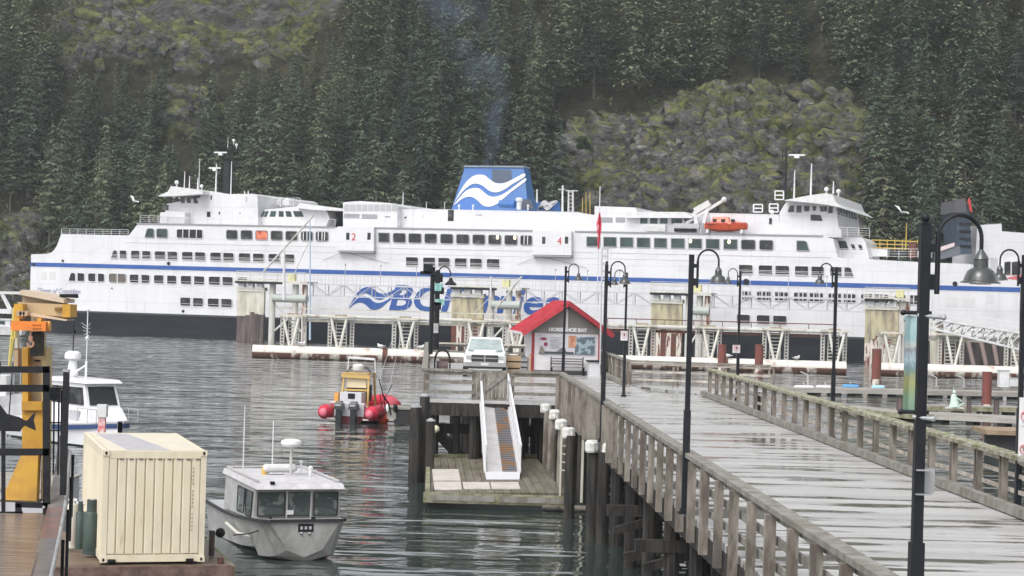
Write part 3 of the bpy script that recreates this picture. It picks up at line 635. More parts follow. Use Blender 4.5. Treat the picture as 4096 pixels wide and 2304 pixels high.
# deckhouses, funnel and bridges
VH = 3.0; VB = 24.0
def pz(x, y, v=VH): u, z = SP(x,y,v); return u, z
def uz(P, v=VH): return [SP(x,y,v) for x,y in P]
block('deck_house', [(1590,905),(1592,838),(1700,836),(2310,848),(2330,856),(2400,862),(2400,930),(1590,912)], VH, VB)
block('deck_house', [(2400,862),(2841,852),(2843,943),(2400,930)], VH+1, VB)
block('deck_house', [(2841,852),(3115,858),(3118,948),(2843,943)], VH-1, VB)
block('bridge_house', [(655,905),(662,838),(668,815),(800,790),(810,768),(850,768),(905,777),(1012,775),(1030,783),(1033,912)], VH-1, VB-1)
o = block('sun_lounge', [(1035,912),(1037,880),(1060,838),(1198,826),(1300,830),(1318,872),(1300,915)], VH, VB, M_white2)
for x0,x1,dx in [(1043,1052,10),(1055,1066,9),(1078,1100,5),(1115,1134,0),(1146,1168,-5),(1180,1215,-9)]:
    q = [SP(x,y,VH-.04) for x,y in ((x0,867),(x1,867),(x1+dx,845),(x0+dx,844))]; b = MB(); b.prism([(u,VH-.04,z) for u,z in q],(0,.03,0)); b.build('window', M_glassg, o)
o = block('lounge_roof', [(1180,832),(1198,812),(1372,836),(1372,843),(1290,841),(1240,838)], VH-1.2, VB, M_white2)
block('passage', [(1295,840),(1372,844),(1372,910),(1310,908)], VH+3, VB-3, M_open)
o = block('vent_house', [(1372,908),(1372,810),(1385,808),(1440,804),(1560,812),(1590,825),(1588,914)], VH-1.5, VB-4, M_white)
for x0,x1,y0,y1 in [(1375,1438,855,874),(1446,1508,857,877),(1540,1560,864,888)]:
    for k in range(4 if x1-x0 > 30 else 1):
        a = SP(x0,y0+k*(y1-y0)/4,VH-1.55); c = SP(x1,y0+(k+.7)*(y1-y0)/4,VH-1.55); b = MB(); b.box(((a[0]+c[0])/2,VH-1.53,(a[1]+c[1])/2),(c[0]-a[0],.06,abs(a[1]-c[1]))); b.build('louvre', M_seam_shadow, o)
for k in range(9):
    a = SP(1376+k*24,840,VH-1.55); c = SP(1396+k*24,815,VH-1.55); b = MB(); b.box(((a[0]+c[0])/2,VH-1.53,(a[1]+c[1])/2-.1),(c[0]-a[0],.06,abs(a[1]-c[1]))); b.build('grille', mat('grille_grey',(0.5,0.5,0.52),.6,c2=(.38,.38,.4),scale=14,stretch=(.2,1,3)), o)
o = block('vent_house', [(2378,932),(2378,824),(2540,830),(2560,870),(2550,936)], VH-.5, VB-4, M_white)
for x0,x1 in ((2390,2450),(2462,2500)):
    a = SP(x0,889,VH-.55); c = SP(x1,870,VH-.55); b = MB(); b.box(((a[0]+c[0])/2,VH-.53,(a[1]+c[1])/2),(c[0]-a[0],.06,abs(a[1]-c[1]))); b.build('louvre', M_seam_shadow, o)
o = block('sun_lounge', [(2535,936),(2540,900),(2556,862),(2730,868),(2745,900),(2742,940)], VH-.7, VB, M_white2)
block('lounge_roof', [(2496,866),(2510,846),(2740,848),(2770,866),(2765,872),(2500,871)], VH-1.6, VB, M_white2)
for x0 in (2560,2600,2640,2685,2710): 
    a = SP(x0,894,VH-.75); c = SP(x0+(30 if x0<2700 else 18),873,VH-.75); b = MB(); b.box(((a[0]+c[0])/2,VH-.73,(a[1]+c[1])/2),(c[0]-a[0],.05,abs(a[1]-c[1]))); b.build('window', M_glassg, o)
# doors, lockers and small fittings on the house sides
for x,y,w_,h_,v,mm,nm in [(1803,862,24,44,VH,M_open,'door'),(834,858,14,22,VH-1,M_hull,'vent_opening'),(877,852,5,8,VH-1,M_hull,'porthole'),(960,852,5,8,VH-1,M_grey,'porthole'),(3082,885,12,24,VH-1,M_open,'door'),(1692,864,4,6,VH,M_grey,'porthole'),(1622,870,7,6,VH,M_hull,'porthole'),(985,796,6,20,VH-1,M_grey,'vent_opening'),(845,790,5,18,VH-1,M_hull,'vent_opening'),(1915,858,24,4,VH,M_grey,'floodlight'),(1470,0,0,0,0,None,'')]:
    if mm is None: continue
    a = SP(x-w_/2,y+h_/2,v-.05); c = SP(x+w_/2,y-h_/2,v-.05); b = MB(); b.box(((a[0]+c[0])/2,v-.03,(a[1]+c[1])/2),(c[0]-a[0],.08,abs(a[1]-c[1]))); b.build(nm, mm, ferry)
def rail(P, v, h, name='deck_railing', solid=True, m_=None):
    q = [SP(x,y,v) for x,y in P]; b = MB()
    for (u0,z0),(u1,z1) in zip(q[:-1],q[1:]):
        n = max(1,int(abs(u1-u0)/1.4)); 
        for k in range(n+1): uu = u0+(u1-u0)*k/n; zz = z0+(z1-z0)*k/n; b.bar((uu,v,zz),(uu,v,zz+h),.05)
        for f in ((1,.72,.45,.2) if not solid else (1,.75,.5,.25)): b.bar((u0,v,z0+h*f),(u1,v,z1+h*f),.05 if f == 1 else .035)
    return b.build(name, m_ or M_white2, ferry)
rail([(560,893),(668,896)], .3, 1.1); rail([(668,896),(1340,908)], .25, 1.05); rail([(1500,912),(2128,922)], .25, 1.05); rail([(2290,928),(3290,944)], .25, 1.05)
rail([(245,948),(512,952)], BEAM-3, 1.3)
rail([(1040,826),(1200,826)], VH+3, 1.2)
# funnel
FV0, FV1 = 8.6, 12.2
fp = [(1812,840),(1853.6,667),(2090,672),(2124,842)]
q = [SP(x,y,FV0) for x,y in fp]; b = MB(); zi = q[1][1]
b.loft([[(q[0][0],FV0-1.0,q[0][1]-.5),(q[3][0],FV0-1.0,q[0][1]-.5),(q[3][0]-.3,FV1+.6,q[0][1]-.5),(q[0][0],FV1+.6,q[0][1]-.5)],[(q[1][0],FV0+.6,zi),(q[2][0],FV0+.6,zi),(q[2][0],FV1-.6,zi),(q[1][0],FV1-.6,zi)]])
fun = b.build('funnel', M_fblue, ferry)
z0f = q[0][1]-.5
def fv(z): return FV0-1+1.6*(z-z0f)/(zi-z0f)
b = MB(); b.box(((q[1][0]+q[2][0])/2,(FV0+FV1)/2,zi+.1),(q[2][0]-q[1][0]+.2,FV1-FV0-.8,.22)); b.build('cap', mat('funnel_cap',(0.25,0.30,0.34),.5), fun)
for k,(x,r,h_) in enumerate([(1900,.25,.6),(1950,.6,.9),(1965,.3,.8),(2020,.35,.7),(2080,.2,.4)]):
    u,_ = SP(x,667,10.5); b = MB(); b.tube((u,10.5,zi),(u,10.5,zi+h_+.3),r,None,10); b.build('exhaust_pipe', M_hull, fun)
def funpt(px, py, o=.05):
    v = FV0
    for _ in range(4): u, z = SP(px, py, v); v = fv(z)-o
    return (u, v, z)
b = MB(); b.prism([funpt(*p) for p in ((1968,678),(2045,679),(2048,734),(1968,728))], (0,.03,0)); b.build('intake_grille', mat('funnel_grille',(0.05,0.085,0.14),.5,c2=(.03,.05,.09),scale=6), fun)
for Wv in (W1, W2): poly_fill([funpt(1800+x/4.293, 640+y/4.293, .09) for x,y in smooth_poly(Wv)], 'wave_emblem', M_white2, fun)
b = MB(); b.prism([funpt(*p,.1) for p in ((2083,836),(2090,797),(2124,797),(2136,836))], (0,.03,0)); b.build('grille', M_fdark, fun)
u,z = SP(2075,820,5); b = MB(); a = SP(1998,815,5.5); c = SP(2060,818,5.5); b.tube((a[0],5.5,a[1]),(c[0],5.5,c[1]),.52,None,14); b.build('exhaust_duct', M_fblue, fun)
b = MB(); u,z = SP(2076,838,4.5); b.lathe([(.32,0),(.32,1.1),(.5,1.15),(.5,1.45),(.3,1.6)],(u,4.5,z),12); b.build('mushroom_vent', M_white2, ferry)
for x,y in ((1836,838),(1892,838),(2112,838)):
    u,z = SP(x,y,4); b = MB(); b.tube((u,4,z-.1),(u,4,z+.4),.1).sphere((u,4,z+.5),.18,8); b.build('deck_vent', M_white2, ferry)
def poles(L, v, name, m_=M_white2):
    for x,yb,yt,r in L:
        u,z = SP(x,yb,v); _,z1 = SP(x,yt,v); b = MB(); b.tube((u,v,z),(u,v,z1),r,r*.5,6); b.build(name, m_, ferry)
poles([(1611,838,768,.09),(1705,838,806,.06),(1778,838,806,.06),(1640,838,822,.1),(2250,846,740,.09),(2398,860,745,.07)], 6, 'antenna')
# bridge details (left)
def roof_fan(apexpx, tippx, rightpx, edge, v0, v1, name='bridge_roof'):
    b = MB(); T0 = [SP(*p,v0) for p in edge]; b.prism([(u,v0,z) for u,z in T0], (0,v1-v0,0)); return b.build(name, M_white2, ferry)
rl = roof_fan(0,0,0,[(629,785),(672,766),(684,744),(810,764),(812,776),(700,784)], VH-3, VB+1)
for x0,x1,x2,x3,y0,y1 in [(662,688,672,688,787,808),(700,712,702,710,788,806),(722,738,724,738,789,812),(748,763,748,763,789,812),(772,782,775,794,789,813)]:
    qq = [SP(x,y,VH-1.05) for x,y in ((x0,y0),(x1,y0),(x3,y1),(x2,y1))]; b = MB(); b.prism([(u,VH-1.05,z) for u,z in qq],(0,.04,0)); b.build('bridge_window', M_glass, ferry)
a = SP(650,840,VH-1.05); c = SP(674,820,VH-1.05); b = MB(); b.box(((a[0]+c[0])/2,VH-1.03,(a[1]+c[1])/2),(c[0]-a[0],.1,abs(a[1]-c[1]))); b.build('bridge_window', M_glass, ferry)
block('bridge_wing', [(638,905),(640,850),(690,845),(740,850),(738,905)], VH-2.6, VH-1, M_white)
# bridge (right)
block('bridge_house', [(3115,948),(3118,850),(3150,800),(3215,792),(3338,800),(3346,850),(3355,912),(3365,922),(3365,950)], VH-1, VB-3)
br = roof_fan(0,0,0,[(3134,801),(3232,782),(3300,773),(3330,777),(3345,812),(3385,838),(3355,828),(3300,818),(3250,812)], VH-3, VB+1)
for x0,x1,x2,x3,y0,y1 in [(3160,3176,3150,3176,822,848),(3186,3206,3186,3206,822,850),(3216,3238,3216,3236,823,845),(3250,3266,3252,3262,824,843),(3278,3308,3282,3308,825,846),(3314,3332,3312,3330,826,853)]:
    qq = [SP(x,y,VH-1.05) for x,y in ((x0,y0),(x1,y0),(x3,y1),(x2,y1))]; b = MB(); b.prism([(u,VH-1.05,z) for u,z in qq],(0,.04,0)); b.build('bridge_window', M_glass, ferry)
qq = [SP(x,y,VH-1.05) for x,y in ((3243,858),(3282,860),(3291,884),(3242,882))]; b = MB(); b.prism([(u,VH-1.05,z) for u,z in qq],(0,.04,0)); b.build('bridge_window', M_glass, ferry)
ue = SP(3342,830,VH-1)[0]; z0b = SP(3340,858,VH-1)[1]; z1b = SP(3340,830,VH-1)[1]
for k in range(7):
    v = VH+.2+k*2.4; b = MB(); b.box((ue+.12,v+.9,(z0b+z1b)/2),(.12,1.7,z1b-z0b)); b.build('bridge_window', M_glass, ferry)
block('forward_house', [(3325,948),(3448,950),(3462,968),(3478,1040),(3340,1036)], VH+1, VB-10)
for x0,x1,y0,y1,s in [(3326,3395,962,998,12),(3402,3424,976,998,8),(3432,3452,978,999,6)]:
    qq = [SP(x,y,VH+.95) for x,y in ((x0,y0),(x1-s,y0+2),(x1,y1),(x0+s,y1))]; b = MB(); b.prism([(u,VH+.95,z) for u,z in qq],(0,.04,0)); b.build('window', M_glass, ferry)
rail([(3300,944),(3478,952)], 1.0, 1.2); rail([(3360,1034),(3690,1036)], 1.0, 1.25)
# gear on the forward deck
for x,y,w_,h_,mm,nm in [(3520,1012,70,26,M_white2,'deck_locker'),(3600,1016,60,18,M_open,'mooring_winch'),(3653,1002,30,60,M_rust,'red_hatch'),(3700,1018,50,24,M_white2,'deck_locker')]:
    a = SP(x-w_/2,y+h_/2,9); c = SP(x+w_/2,y-h_/2,9); b = MB(); b.box(((a[0]+c[0])/2,9,(a[1]+c[1])/2),(c[0]-a[0],2.5,abs(a[1]-c[1]))); b.build(nm, mm, ferry)
M_yel = mat('yellow_paint', (0.6,0.42,0.08), .5)
b = MB()
for y in (960,975,990): a = SP(3490,y,12); c = SP(3668,y+6,12); b.bar((a[0],12,a[1]),(c[0],12,c[1]),.12)
for x in range(3490,3680,30): a = SP(x,958,12); c = SP(x,1030,12); b.bar((a[0],12,a[1]),(a[0],12,c[1]),.1)
b.build('deck_railing', M_yel, ferry, 'yellow rail around the forward deck gear')
poles([(3623,1000,890,.09)], 10, 'antenna', M_yel)
# masts
def mast_rad(x, yb, yt, v, bars, m_=M_black, r=.22):
    u,z = SP(x,yb,v); _,z1 = SP(x,yt,v); b = MB(); b.tube((u,v,z),(u,v,z1),r,r*.45,8); o = b.build('mast', m_, ferry)
    for bx,by,w_ in bars:
        a = SP(bx,by,v); b = MB(); b.box((a[0],v,a[1]),(w_,.3,.2)); b.box((a[0],v,a[1]-.25),(w_*.3,.5,.35)); b.build('radar_scanner', M_white2, o)
    return o
mast_rad(863,775,655,12,[(860,672,1.9)],M_white2,.16); o = mast_rad(925,778,585,12,[(883,610,2.0)])
b = MB(); a = SP(895,778,12); c = SP(915,648,12); e = SP(925,590,12)
for x,yy in ((882,778),(905,778),(920,778)):
    p = SP(x,yy,12); b.tube((p[0],12,p[1]),(c[0]+(p[0]-a[0])*.3,12,c[1]),.1,None,6)
b.tube((c[0],12,c[1]),(e[0],12,e[1]),.16,None,6); b.box(((a[0]+c[0])/2,12.2,(a[1]+c[1])/2),(1.0,.6,abs(a[1]-c[1])*.95)); b.build('lattice_mast', M_black, ferry)
for x,y,r in [(707,730,.32),(807,745,.28),(935,562,.24),(946,580,.22),(3306,757,.3),(3354,765,.3),(3088,848,.3)]:
    u,z = SP(x,y,8); b = MB(); b.sphere((u,8,z),r,10); b.tube((u,8,z-r*2.4),(u,8,z),r*.3); b.build('radome', M_white2, ferry)
poles([(737,760,686,.1),(757,760,705,.1),(795,765,634,.07),(790,765,712,.12),(923,778,645,.09),(978,777,763,.1),(993,777,762,.1),(3176,795,680,.13),(3243,782,655,.15),(3333,775,725,.13),(911,590,548,.05)], 8, 'antenna')
poles([(1046,828,790,.06),(1075,828,790,.06),(1100,828,790,.06),(1123,828,790,.06),(1145,828,790,.06),(1173,828,790,.06)], 8, 'antenna')
for x in (1066,1110,1150): 
    a = SP(x,812,9); b = MB(); b.box((a[0],9,a[1]),(1.1,1.2,.7)); b.sphere((a[0],9,a[1]+.3),.4,8); b.build('life_raft', M_white2, ferry)
o = mast_rad(3140,795,585,14,[(3188,620,2.2)]); 
b = MB(); a = SP(3120,800,14)
for f in range(9):
    y = 800-f*24; p0 = SP(3130,y,14); p1 = SP(3148,y-24,14); p2 = SP(3130,y-24,14); b.bar((p0[0],14,p0[1]),(p1[0],14,p1[1]),.07).bar((p0[0],14,p0[1]),(p2[0],14,p2[1]),.09)
b.build('lattice_mast', M_black, ferry)
for x0,y0,x1,y1 in [(3014,818,3050,848),(3078,816,3112,848),(3100,764,3134,798)]:
    b = MB()
    for x in (x0,x1): a = SP(x,y1,5); c = SP(x,y0,5); b.bar((a[0],5,a[1]),(c[0],5,c[1]),.16)
    for y in (y0,(y0+y1)/2,y1): a = SP(x0,y,5); c = SP(x1,y,5); b.bar((a[0],5,a[1]),(c[0],5,c[1]),.16)
    b.build('platform_frame', M_white2, ferry)
# davit arm
b = MB(); a = SP(2745,893,2); c = SP(2895,800,2); d = SP(2780,845,2); e = SP(2838,812,2)
b.bar((a[0],2,a[1]),(c[0],2,c[1]),.35); b.bar((d[0],2,d[1]),(e[0],2,e[1]),.6,.8); k = SP(2815,893,2); b.bar((e[0],2,e[1]),(k[0],2,k[1]),.4); k2 = SP(2790,925,2); b.bar((d[0],2,d[1]),(k2[0],2,k2[1]),.5); c2 = SP(2896,798,2); b.sphere((c2[0],2,c2[1]),.35,8)
b.build('davit_crane', M_white2, ferry)
for x0,x1,y0,y1,mm in [(2700,2800,895,932,M_grey),(2705,2792,916,926,M_hull),(2575,2665,898,925,M_white2)]:
    a = SP(x0,y1,1.2); c = SP(x1,y0,1.2); b = MB(); b.box(((a[0]+c[0])/2,1.2 if mm is not M_hull else .5,(a[1]+c[1])/2),(c[0]-a[0],1.2,abs(a[1]-c[1]))); b.build('deck_locker', mm, ferry)
# rescue boat in its cradle: a thing of its own
def rescue_boat():
    a = SP(2822,905,.6); c = SP(2992,905,.6); L_ = c[0]-a[0]; zz = SP(2900,928,.6)[1]
    t = T('rescue_boat', 'bright orange-red lifeboat hanging on the upper deck of the ferry', 'lifeboat', SW(a[0],.4,zz), SRZ)
    b = MB(); secs = []
    for f in np.linspace(0,1,13):
        w = 1.05*math.sin(math.pi*min(1,max(0.02,.06+f*.9)))**.5; kz = .0+.55*abs(f-.45)**2*2.2; x = f*L_
        secs.append([(x,-w,.95+.12*abs(f-.5)),(x,-w*.75,kz+.25),(x,0,kz),(x,w*.75,kz+.25),(x,w,.95+.12*abs(f-.5))])
    b.loft(secs); b.build('hull', M_orange, t, smooth=True)
    b = MB(); b.tube((.05*L_,-1.0,1.0),(.97*L_,-.35,1.1),.16).tube((.05*L_,1.0,1.0),(.97*L_,.35,1.1),.16); b.build('gunwale', mat('dark_orange',(.4,.05,.03),.5), t)
    b = MB(); b.loft([[(.15*L_,-.8,1),(.15*L_,.8,1),(.2*L_,.6,1.9),(.2*L_,-.6,1.9)],[(.6*L_,-.8,1),(.6*L_,.8,1),(.55*L_,.6,1.95),(.55*L_,-.6,1.95)]]); b.loft([[(.6*L_,-.8,1),(.6*L_,.8,1),(.6*L_,.6,1.6),(.6*L_,-.6,1.6)],[(.85*L_,-.5,1),(.85*L_,.5,1),(.8*L_,.4,1.35),(.8*L_,-.4,1.35)]]); b.build('canopy', mat('canopy_orange',(0.8,.28,.2),.5), t)
    for f in (.25,.45,.68): b = MB(); b.box((f*L_,-.78,1.45),(.5,.12,.35)); b.build('hatch', M_open, t)
    for f in (.1,.9): b = MB(); b.box((f*L_,0,.05),(.25,2.4,.5)); b.build('cradle', M_white2, t)
rescue_boat()
# flag on its staff
def flag():
    p = A(2396, 940, 240); q = A(2400, 745, 240)
    t = T('flagpole', 'thin white pole carrying the drooping red flag in front of the ferry', 'flagpole', (p.x,p.y,0))
    b = MB(); b.tube((0,0,0),(q.x-p.x,0,q.z),.08,.05,6); b.build('pole', M_white2, t)
    a = A(2398, 850, 239.8); 
    f = MB(); pts = []
    prof = [(0,.08),(.6,.18),(1.4,.30),(2.1,.28),(2.8,.18),(3.5,.13),(4.4,.08)]
    secs = []
    for dz, w in prof: secs.append([(a.x-w+.05*math.sin(dz*3),a.y,a.z-dz),(a.x-w*.3,a.y-.15,a.z-dz),(a.x+w*.4,a.y+.12,a.z-dz),(a.x+w,a.y-.05,a.z-dz),(a.x+w*.3,a.y+.3,a.z-dz)])
    f.loft(secs); o = f.build('flag', mat('flag_red',(0.62,.05,.09),.7,c2=(.7,.35,.38),scale=.9,lo=.55,hi=.62), smooth=True); tag(o,'drooping red and white flag on the thin white pole','flag')
flag()
# ------------------------------------------------------------ other ships behind
def pole_(x, yb, yt, Y, r, m_, parent, name='mast'):
    a = A(x,yb,Y); c = A(x,yt,Y); b = MB(); b.tube(a,c,r,r*.6,6); b.build(name, m_, parent)
t = T('ferry', 'second ferry mostly hidden behind the big one, only its small blue funnel and masts showing', 'ferry', A(2200,1100,318))
def far_block(name, P, Y, D, m_, parent=None):
    q = [A(x,y,Y) for x,y in P]; b = MB(); b.prism(q, (0,D,0)); o = b.build(name, m_); 
    if parent is not None: o.parent = parent; o.matrix_parent_inverse = Matrix.Translation(parent.location).inverted()
    return o
def fp(parent):
    for o in bpy.data.objects:
        if o.parent == parent and o.matrix_parent_inverse == Matrix(): o.matrix_parent_inverse = Matrix.Translation(parent.location).inverted()
far_block('hull', [(2050,870),(2900,900),(2900,1300),(2050,1300)], 315, 12, M_white, t)
far_block('funnel', [(2140,838),(2146,806),(2236,806),(2245,845)], 313, 6, M_fblue, t)
for Wv in (W1,W2): poly_fill([A(2150+(x-60)*.064,800+(y-235)*.072,312.7) for x,y in smooth_poly(Wv)], 'wave_emblem', M_white2, t).matrix_parent_inverse = Matrix.Translation(t.location).inverted()
for x,yb,yt,r in [(2250,850,742,.22),(2274,850,765,.18),(2292,850,762,.2),(2148,810,757,.2),(2330,870,790,.08),(2344,870,768,.08),(2360,870,768,.09)]: pole_(x,yb,yt,312,r,M_white2 if r > .1 else M_yel,t)
b = MB()
for k in range(6):
    y = 850-k*15; b.bar(A(2270,y,312.5),A(2294,y-15,312.5),.1).bar(A(2294,y,312.5),A(2270,y-15,312.5),.1)
b.bar(A(2232,757,312.5),A(2262,757,312.5),.12).bar(A(2262,763,312.5),A(2312,763,312.5),.14); b.build('lattice_mast', M_white2, t)
fp(t)
t = T('terminal_ship', 'white ship superstructure with a dark navy funnel at the right edge, behind the ferry', 'ship', A(3980,1160,262))
far_block('superstructure', [(3896,1130),(3909,901),(4006,894),(4008,925),(4140,935),(4140,1130)], 266, 14, M_white, t)
far_block('funnel', [(3830,1015),(3826,850),(3832,805),(3862,805),(3878,850),(3888,1015)], 262, 8, M_fdark, t)
far_block('funnel_cap', [(3818,850),(3820,800),(3862,792),(3868,850)], 261.7, 8.6, mat('cap_grey',(.09,.09,.1),.6), t)
for k in range(5): 
    y = 860+k*30; far_block('louvre', [(3838,y),(3884,y+2),(3884,y+12),(3838,y+10)], 261.9, .1, M_hull, t)
far_block('bridge_wing', [(3990,1030),(4090,1025),(4100,1120),(4000,1130)], 258, 4, M_white2, t)
for x0,x1 in ((4018,4042),(4048,4082)): far_block('window', [(x0,1048),(x1,1046),(x1,1098),(x0,1100)], 257.9, .1, M_glass, t)
far_block('red_housing', [(4030,1112),(4140,1090),(4140,1150),(4034,1140)], 257, 3, mat('faded_red',(.45,.1,.11),.6), t)
far_block('side_grille', [(3750,1040),(3752,1000),(3840,985),(3842,1020)], 256, 2, mat('grille_dk',(.12,.13,.15),.7), t)
far_block('sign_board', [(3750,992),(3818,970),(3818,985),(3750,1008)], 255.8, .2, mat('board_pink',(.6,.5,.5),.7), t)
far_block('blue_emblem', [(3796,1098),(3822,1060),(3830,1100)], 252, .2, M_fdark, t)
o = far_block('ensign', [(3872,800),(3880,792),(3890,850),(3882,845)], 260, .4, mat('ensign_red',(.5,.05,.05),.8), t)
# ------------------------------------------------------------ ferry berth: fender towers, truss walkway, pontoons
M_cream = mat('weathered_cream', (0.62,0.60,0.52), .75, c2=(0.42,0.40,0.33), scale=.8, stretch=(1,1,.25), bump=.2)
M_fendy = mat('lichen_timber', (0.48,0.44,0.29), .85, c2=(0.24,0.20,0.16), scale=.9, stretch=(1.5,1,.3), bump=.3)
M_fendb = mat('worn_dark_timber', (0.06,0.048,0.05), .85, c2=(0.15,0.11,0.11), scale=.8, stretch=(2,1,.25), bump=.4)
M_rustp = mat('rust_streaked_paint', (0.60,0.55,0.50), .8, c2=(0.16,0.06,0.04), scale=1.3, lo=.5, hi=.56, stretch=(2.2,1,.45), detail=6)
M_pipe = mat('pontoon_paint', (0.66,0.64,0.59), .6, c2=(0.42,0.28,0.22), scale=.7, lo=.56, hi=.68, detail=7)
M_weed = mat('weed_line', (0.60,0.55,0.50), .9, c2=(0.13,0.06,0.045), scale=.9, lo=.42, hi=.5, stretch=(1,1,.5), detail=7)
M_col = mat('pile_paint', (0.56,0.55,0.52), .7, c2=(0.33,0.28,0.24), scale=1.1, lo=.48, hi=.7, stretch=(1,1,.3), detail=6)
def pile_cluster(parent, u0, u1, v, z0, z1, m_, n=None, r=.32, name='pile'):
    n = n or max(2,int((u1-u0)/(2*r)))
    for k in range(n):
        u = u0+r+(u1-u0-2*r)*k/max(1,n-1); b = MB(); b.tube((u,v,z0),(u,v,z1+random.uniform(-.15,.15)),r,None,8); b.build(name, m_, parent)
def at_ship(p):   # parts given in ship coordinates relative to tower root
    return p
def tower(label, x0, x1, ybase, left_panel, top=None, kind='plain'):
    V = -8.5; u0,_ = SP(x0,1250,V); u1,_ = SP(x1,1250,V); W = u1-u0
    t = T('fender_tower', label, 'berth tower', SW(u0,V,0), SRZ, 'fender towers along the ferry berth')
    b = MB(); zt = 7.9
    # fender face nearest the camera: painted head, worn timber below
    pw = left_panel*W
    for k in range(max(3,int(pw/.62))):
        n = max(3,int(pw/.62)); x = pw*(k+.5)/n; zz = random.uniform(3.3,4.2) if kind == 'plain' else random.uniform(2.6,3.8)
        b1 = MB(); b1.box((x,0,(zz+zt-1.2)/2),(pw/n*.98,.5,zt-1.2-zz)); b1.build('fender_head', M_cream if kind == 'plain' else M_fendy, t)
        b2 = MB(); b2.box((x,.08,(zz-1.5)/2),(pw/n*.96,.5,zz+1.5)); b2.build('fender_pile', M_fendb if kind == 'plain' else (M_rustp if (kind == 'rust' or k%2) else M_rust), t)
    b = MB(); b.box((pw/2,.06,zt-.9),(pw*1.05,1.0,.5)); b.build('cap_beam', M_cream, t)
    for k in range(3): b = MB(); b.box((pw*(k+.5)/3,-.1,zt-.4),(pw/5,.8,.9)); b.build('bearing_block', M_white2, t)
    # service deck on top
    b = MB(); b.box((W/2,.8,zt+.15),(W*1.02,3.4,.25)); b.build('service_deck', M_cream, t)
    b = MB(); b.box((W*.34,-.6,zt+.45),(W*.66,.2,.12)); b.box((W*.34,-.6,zt+1.0),(W*.66,.1,.08)); 
    for k in range(6): b.bar((W*(k+.1)/5.3,-.85,zt+.2),(W*(k+.1)/5.3,-.85,zt+1.5),.06)
    b.bar((0,-.85,zt+1.5),(W,-.85,zt+1.5),.07).bar((0,-.85,zt+1.1),(W,-.85,zt+1.1),.05); b.build('guard_rail', M_col, t)
    b = MB(); b.box((W*.33,-.95,zt-.02),(W*.66,.15,.3)); b.build('dark_channel', M_hull, t)
    # columns and bracing on the right side
    for f,r,m_ in [(left_panel+.10,.42,M_col),(.80,.42,M_col),(.93,.38,M_rustp)]:
        if f > 1: continue
        b = MB(); b.tube((W*f,.2,-1.5),(W*f,.2,zt-.1),r,None,12); b.build('column', m_, t)
    b = MB(); b.bar((W*(left_panel+.1),.3,1.2),(W*.93,.3,5.2),.22).bar((W*(left_panel+.1),.3,5.2),(W*.93,.3,1.2),.22).box((W*.8,.3,4.6),(W*.4,.3,.35)); b.build('cross_brace', M_col, t)
    b = MB(); b.tube((W*(left_panel+.12),0,5.9),(W*.97,0,5.9),.55,None,12); b.build('fender_roller', mat('roller_grey',(.42,.45,.43),.6), t)
    b = MB(); b.box((W*.78,-.5,zt+.8),(.9,.7,.9)); b.build('lamp_housing', mat('pale_yellow',(.66,.64,.32),.6), t)
    return t, W, zt
tower('cream fender tower with dark worn timber face, leftmost of the berth towers', 950, 1235, 1375, .38)
tower('fender tower with a pale lichen-yellow face, above the white pickup', 1808, 2090, 1420, .45, kind='yel')
tower('fender tower with yellow head and rust-brown timbers, between two lamp posts', 2606, 2845, 1420, .52, kind='yel')
tower('yellow and rust-streaked fender tower beside the painted banner', 3462, 3640, 1450, .75, kind='rust')
def walkway(x0, x1, label):
    V = -7.6; u0,_ = SP(x0,1250,V); u1,_ = SP(x1,1250,V)
    t = T('truss_walkway', label, 'walkway', SW(u0,V,0), SRZ, 'steel truss walkways between the berth towers'); L_ = u1-u0; n = max(3,int(L_/2.2)); za,zb = 6.35,7.9
    for v in (0,1.2):
        b = MB(); b.bar((0,v,zb),(L_,v,zb),.2).bar((0,v,za),(L_,v,za),.13)
        for k in range(n+1):
            x = L_*k/n; b.bar((x,v,za),(x,v,zb),.09)
            if k < n: b.bar((x,v,za if k%2 else zb),(L_*(k+1)/n,v,zb if k%2 else za),.07)
        b.build('truss', M_rim2, t)
    b = MB(); b.box((L_/2,.6,zb+.05),(L_,1.2,.08)); b.build('deck', M_col, t)
    b = MB()
    for v in (0,1.2):
        for h in (.6,1.15): b.bar((0,v,zb+h),(L_,v,zb+h),.05)
        for k in range(2*n+1): b.bar((L_*k/(2*n),v,zb),(L_*k/(2*n),v,zb+1.15),.04)
    b.build('hand_rail', M_rim2, t)
    for k in range(1,4):
        b = MB(); b.tube((L_*k/4,0,zb),(L_*k/4,0,zb+2.6),.04,None,6); b.sphere((L_*k/4,0,zb+2.7),.14,8); b.build('light_mast', M_col, t)
M_rim2 = mat('truss_grey', (0.52,0.52,0.56), .5)
walkway(1236, 1806, 'pale truss walkway in front of the wave emblem, left of the white pickup')
walkway(2092, 2604, 'pale truss walkway running behind the red roofed kiosk')
walkway(2847, 3460, 'pale truss walkway in front of the slatted car deck openings on the right')
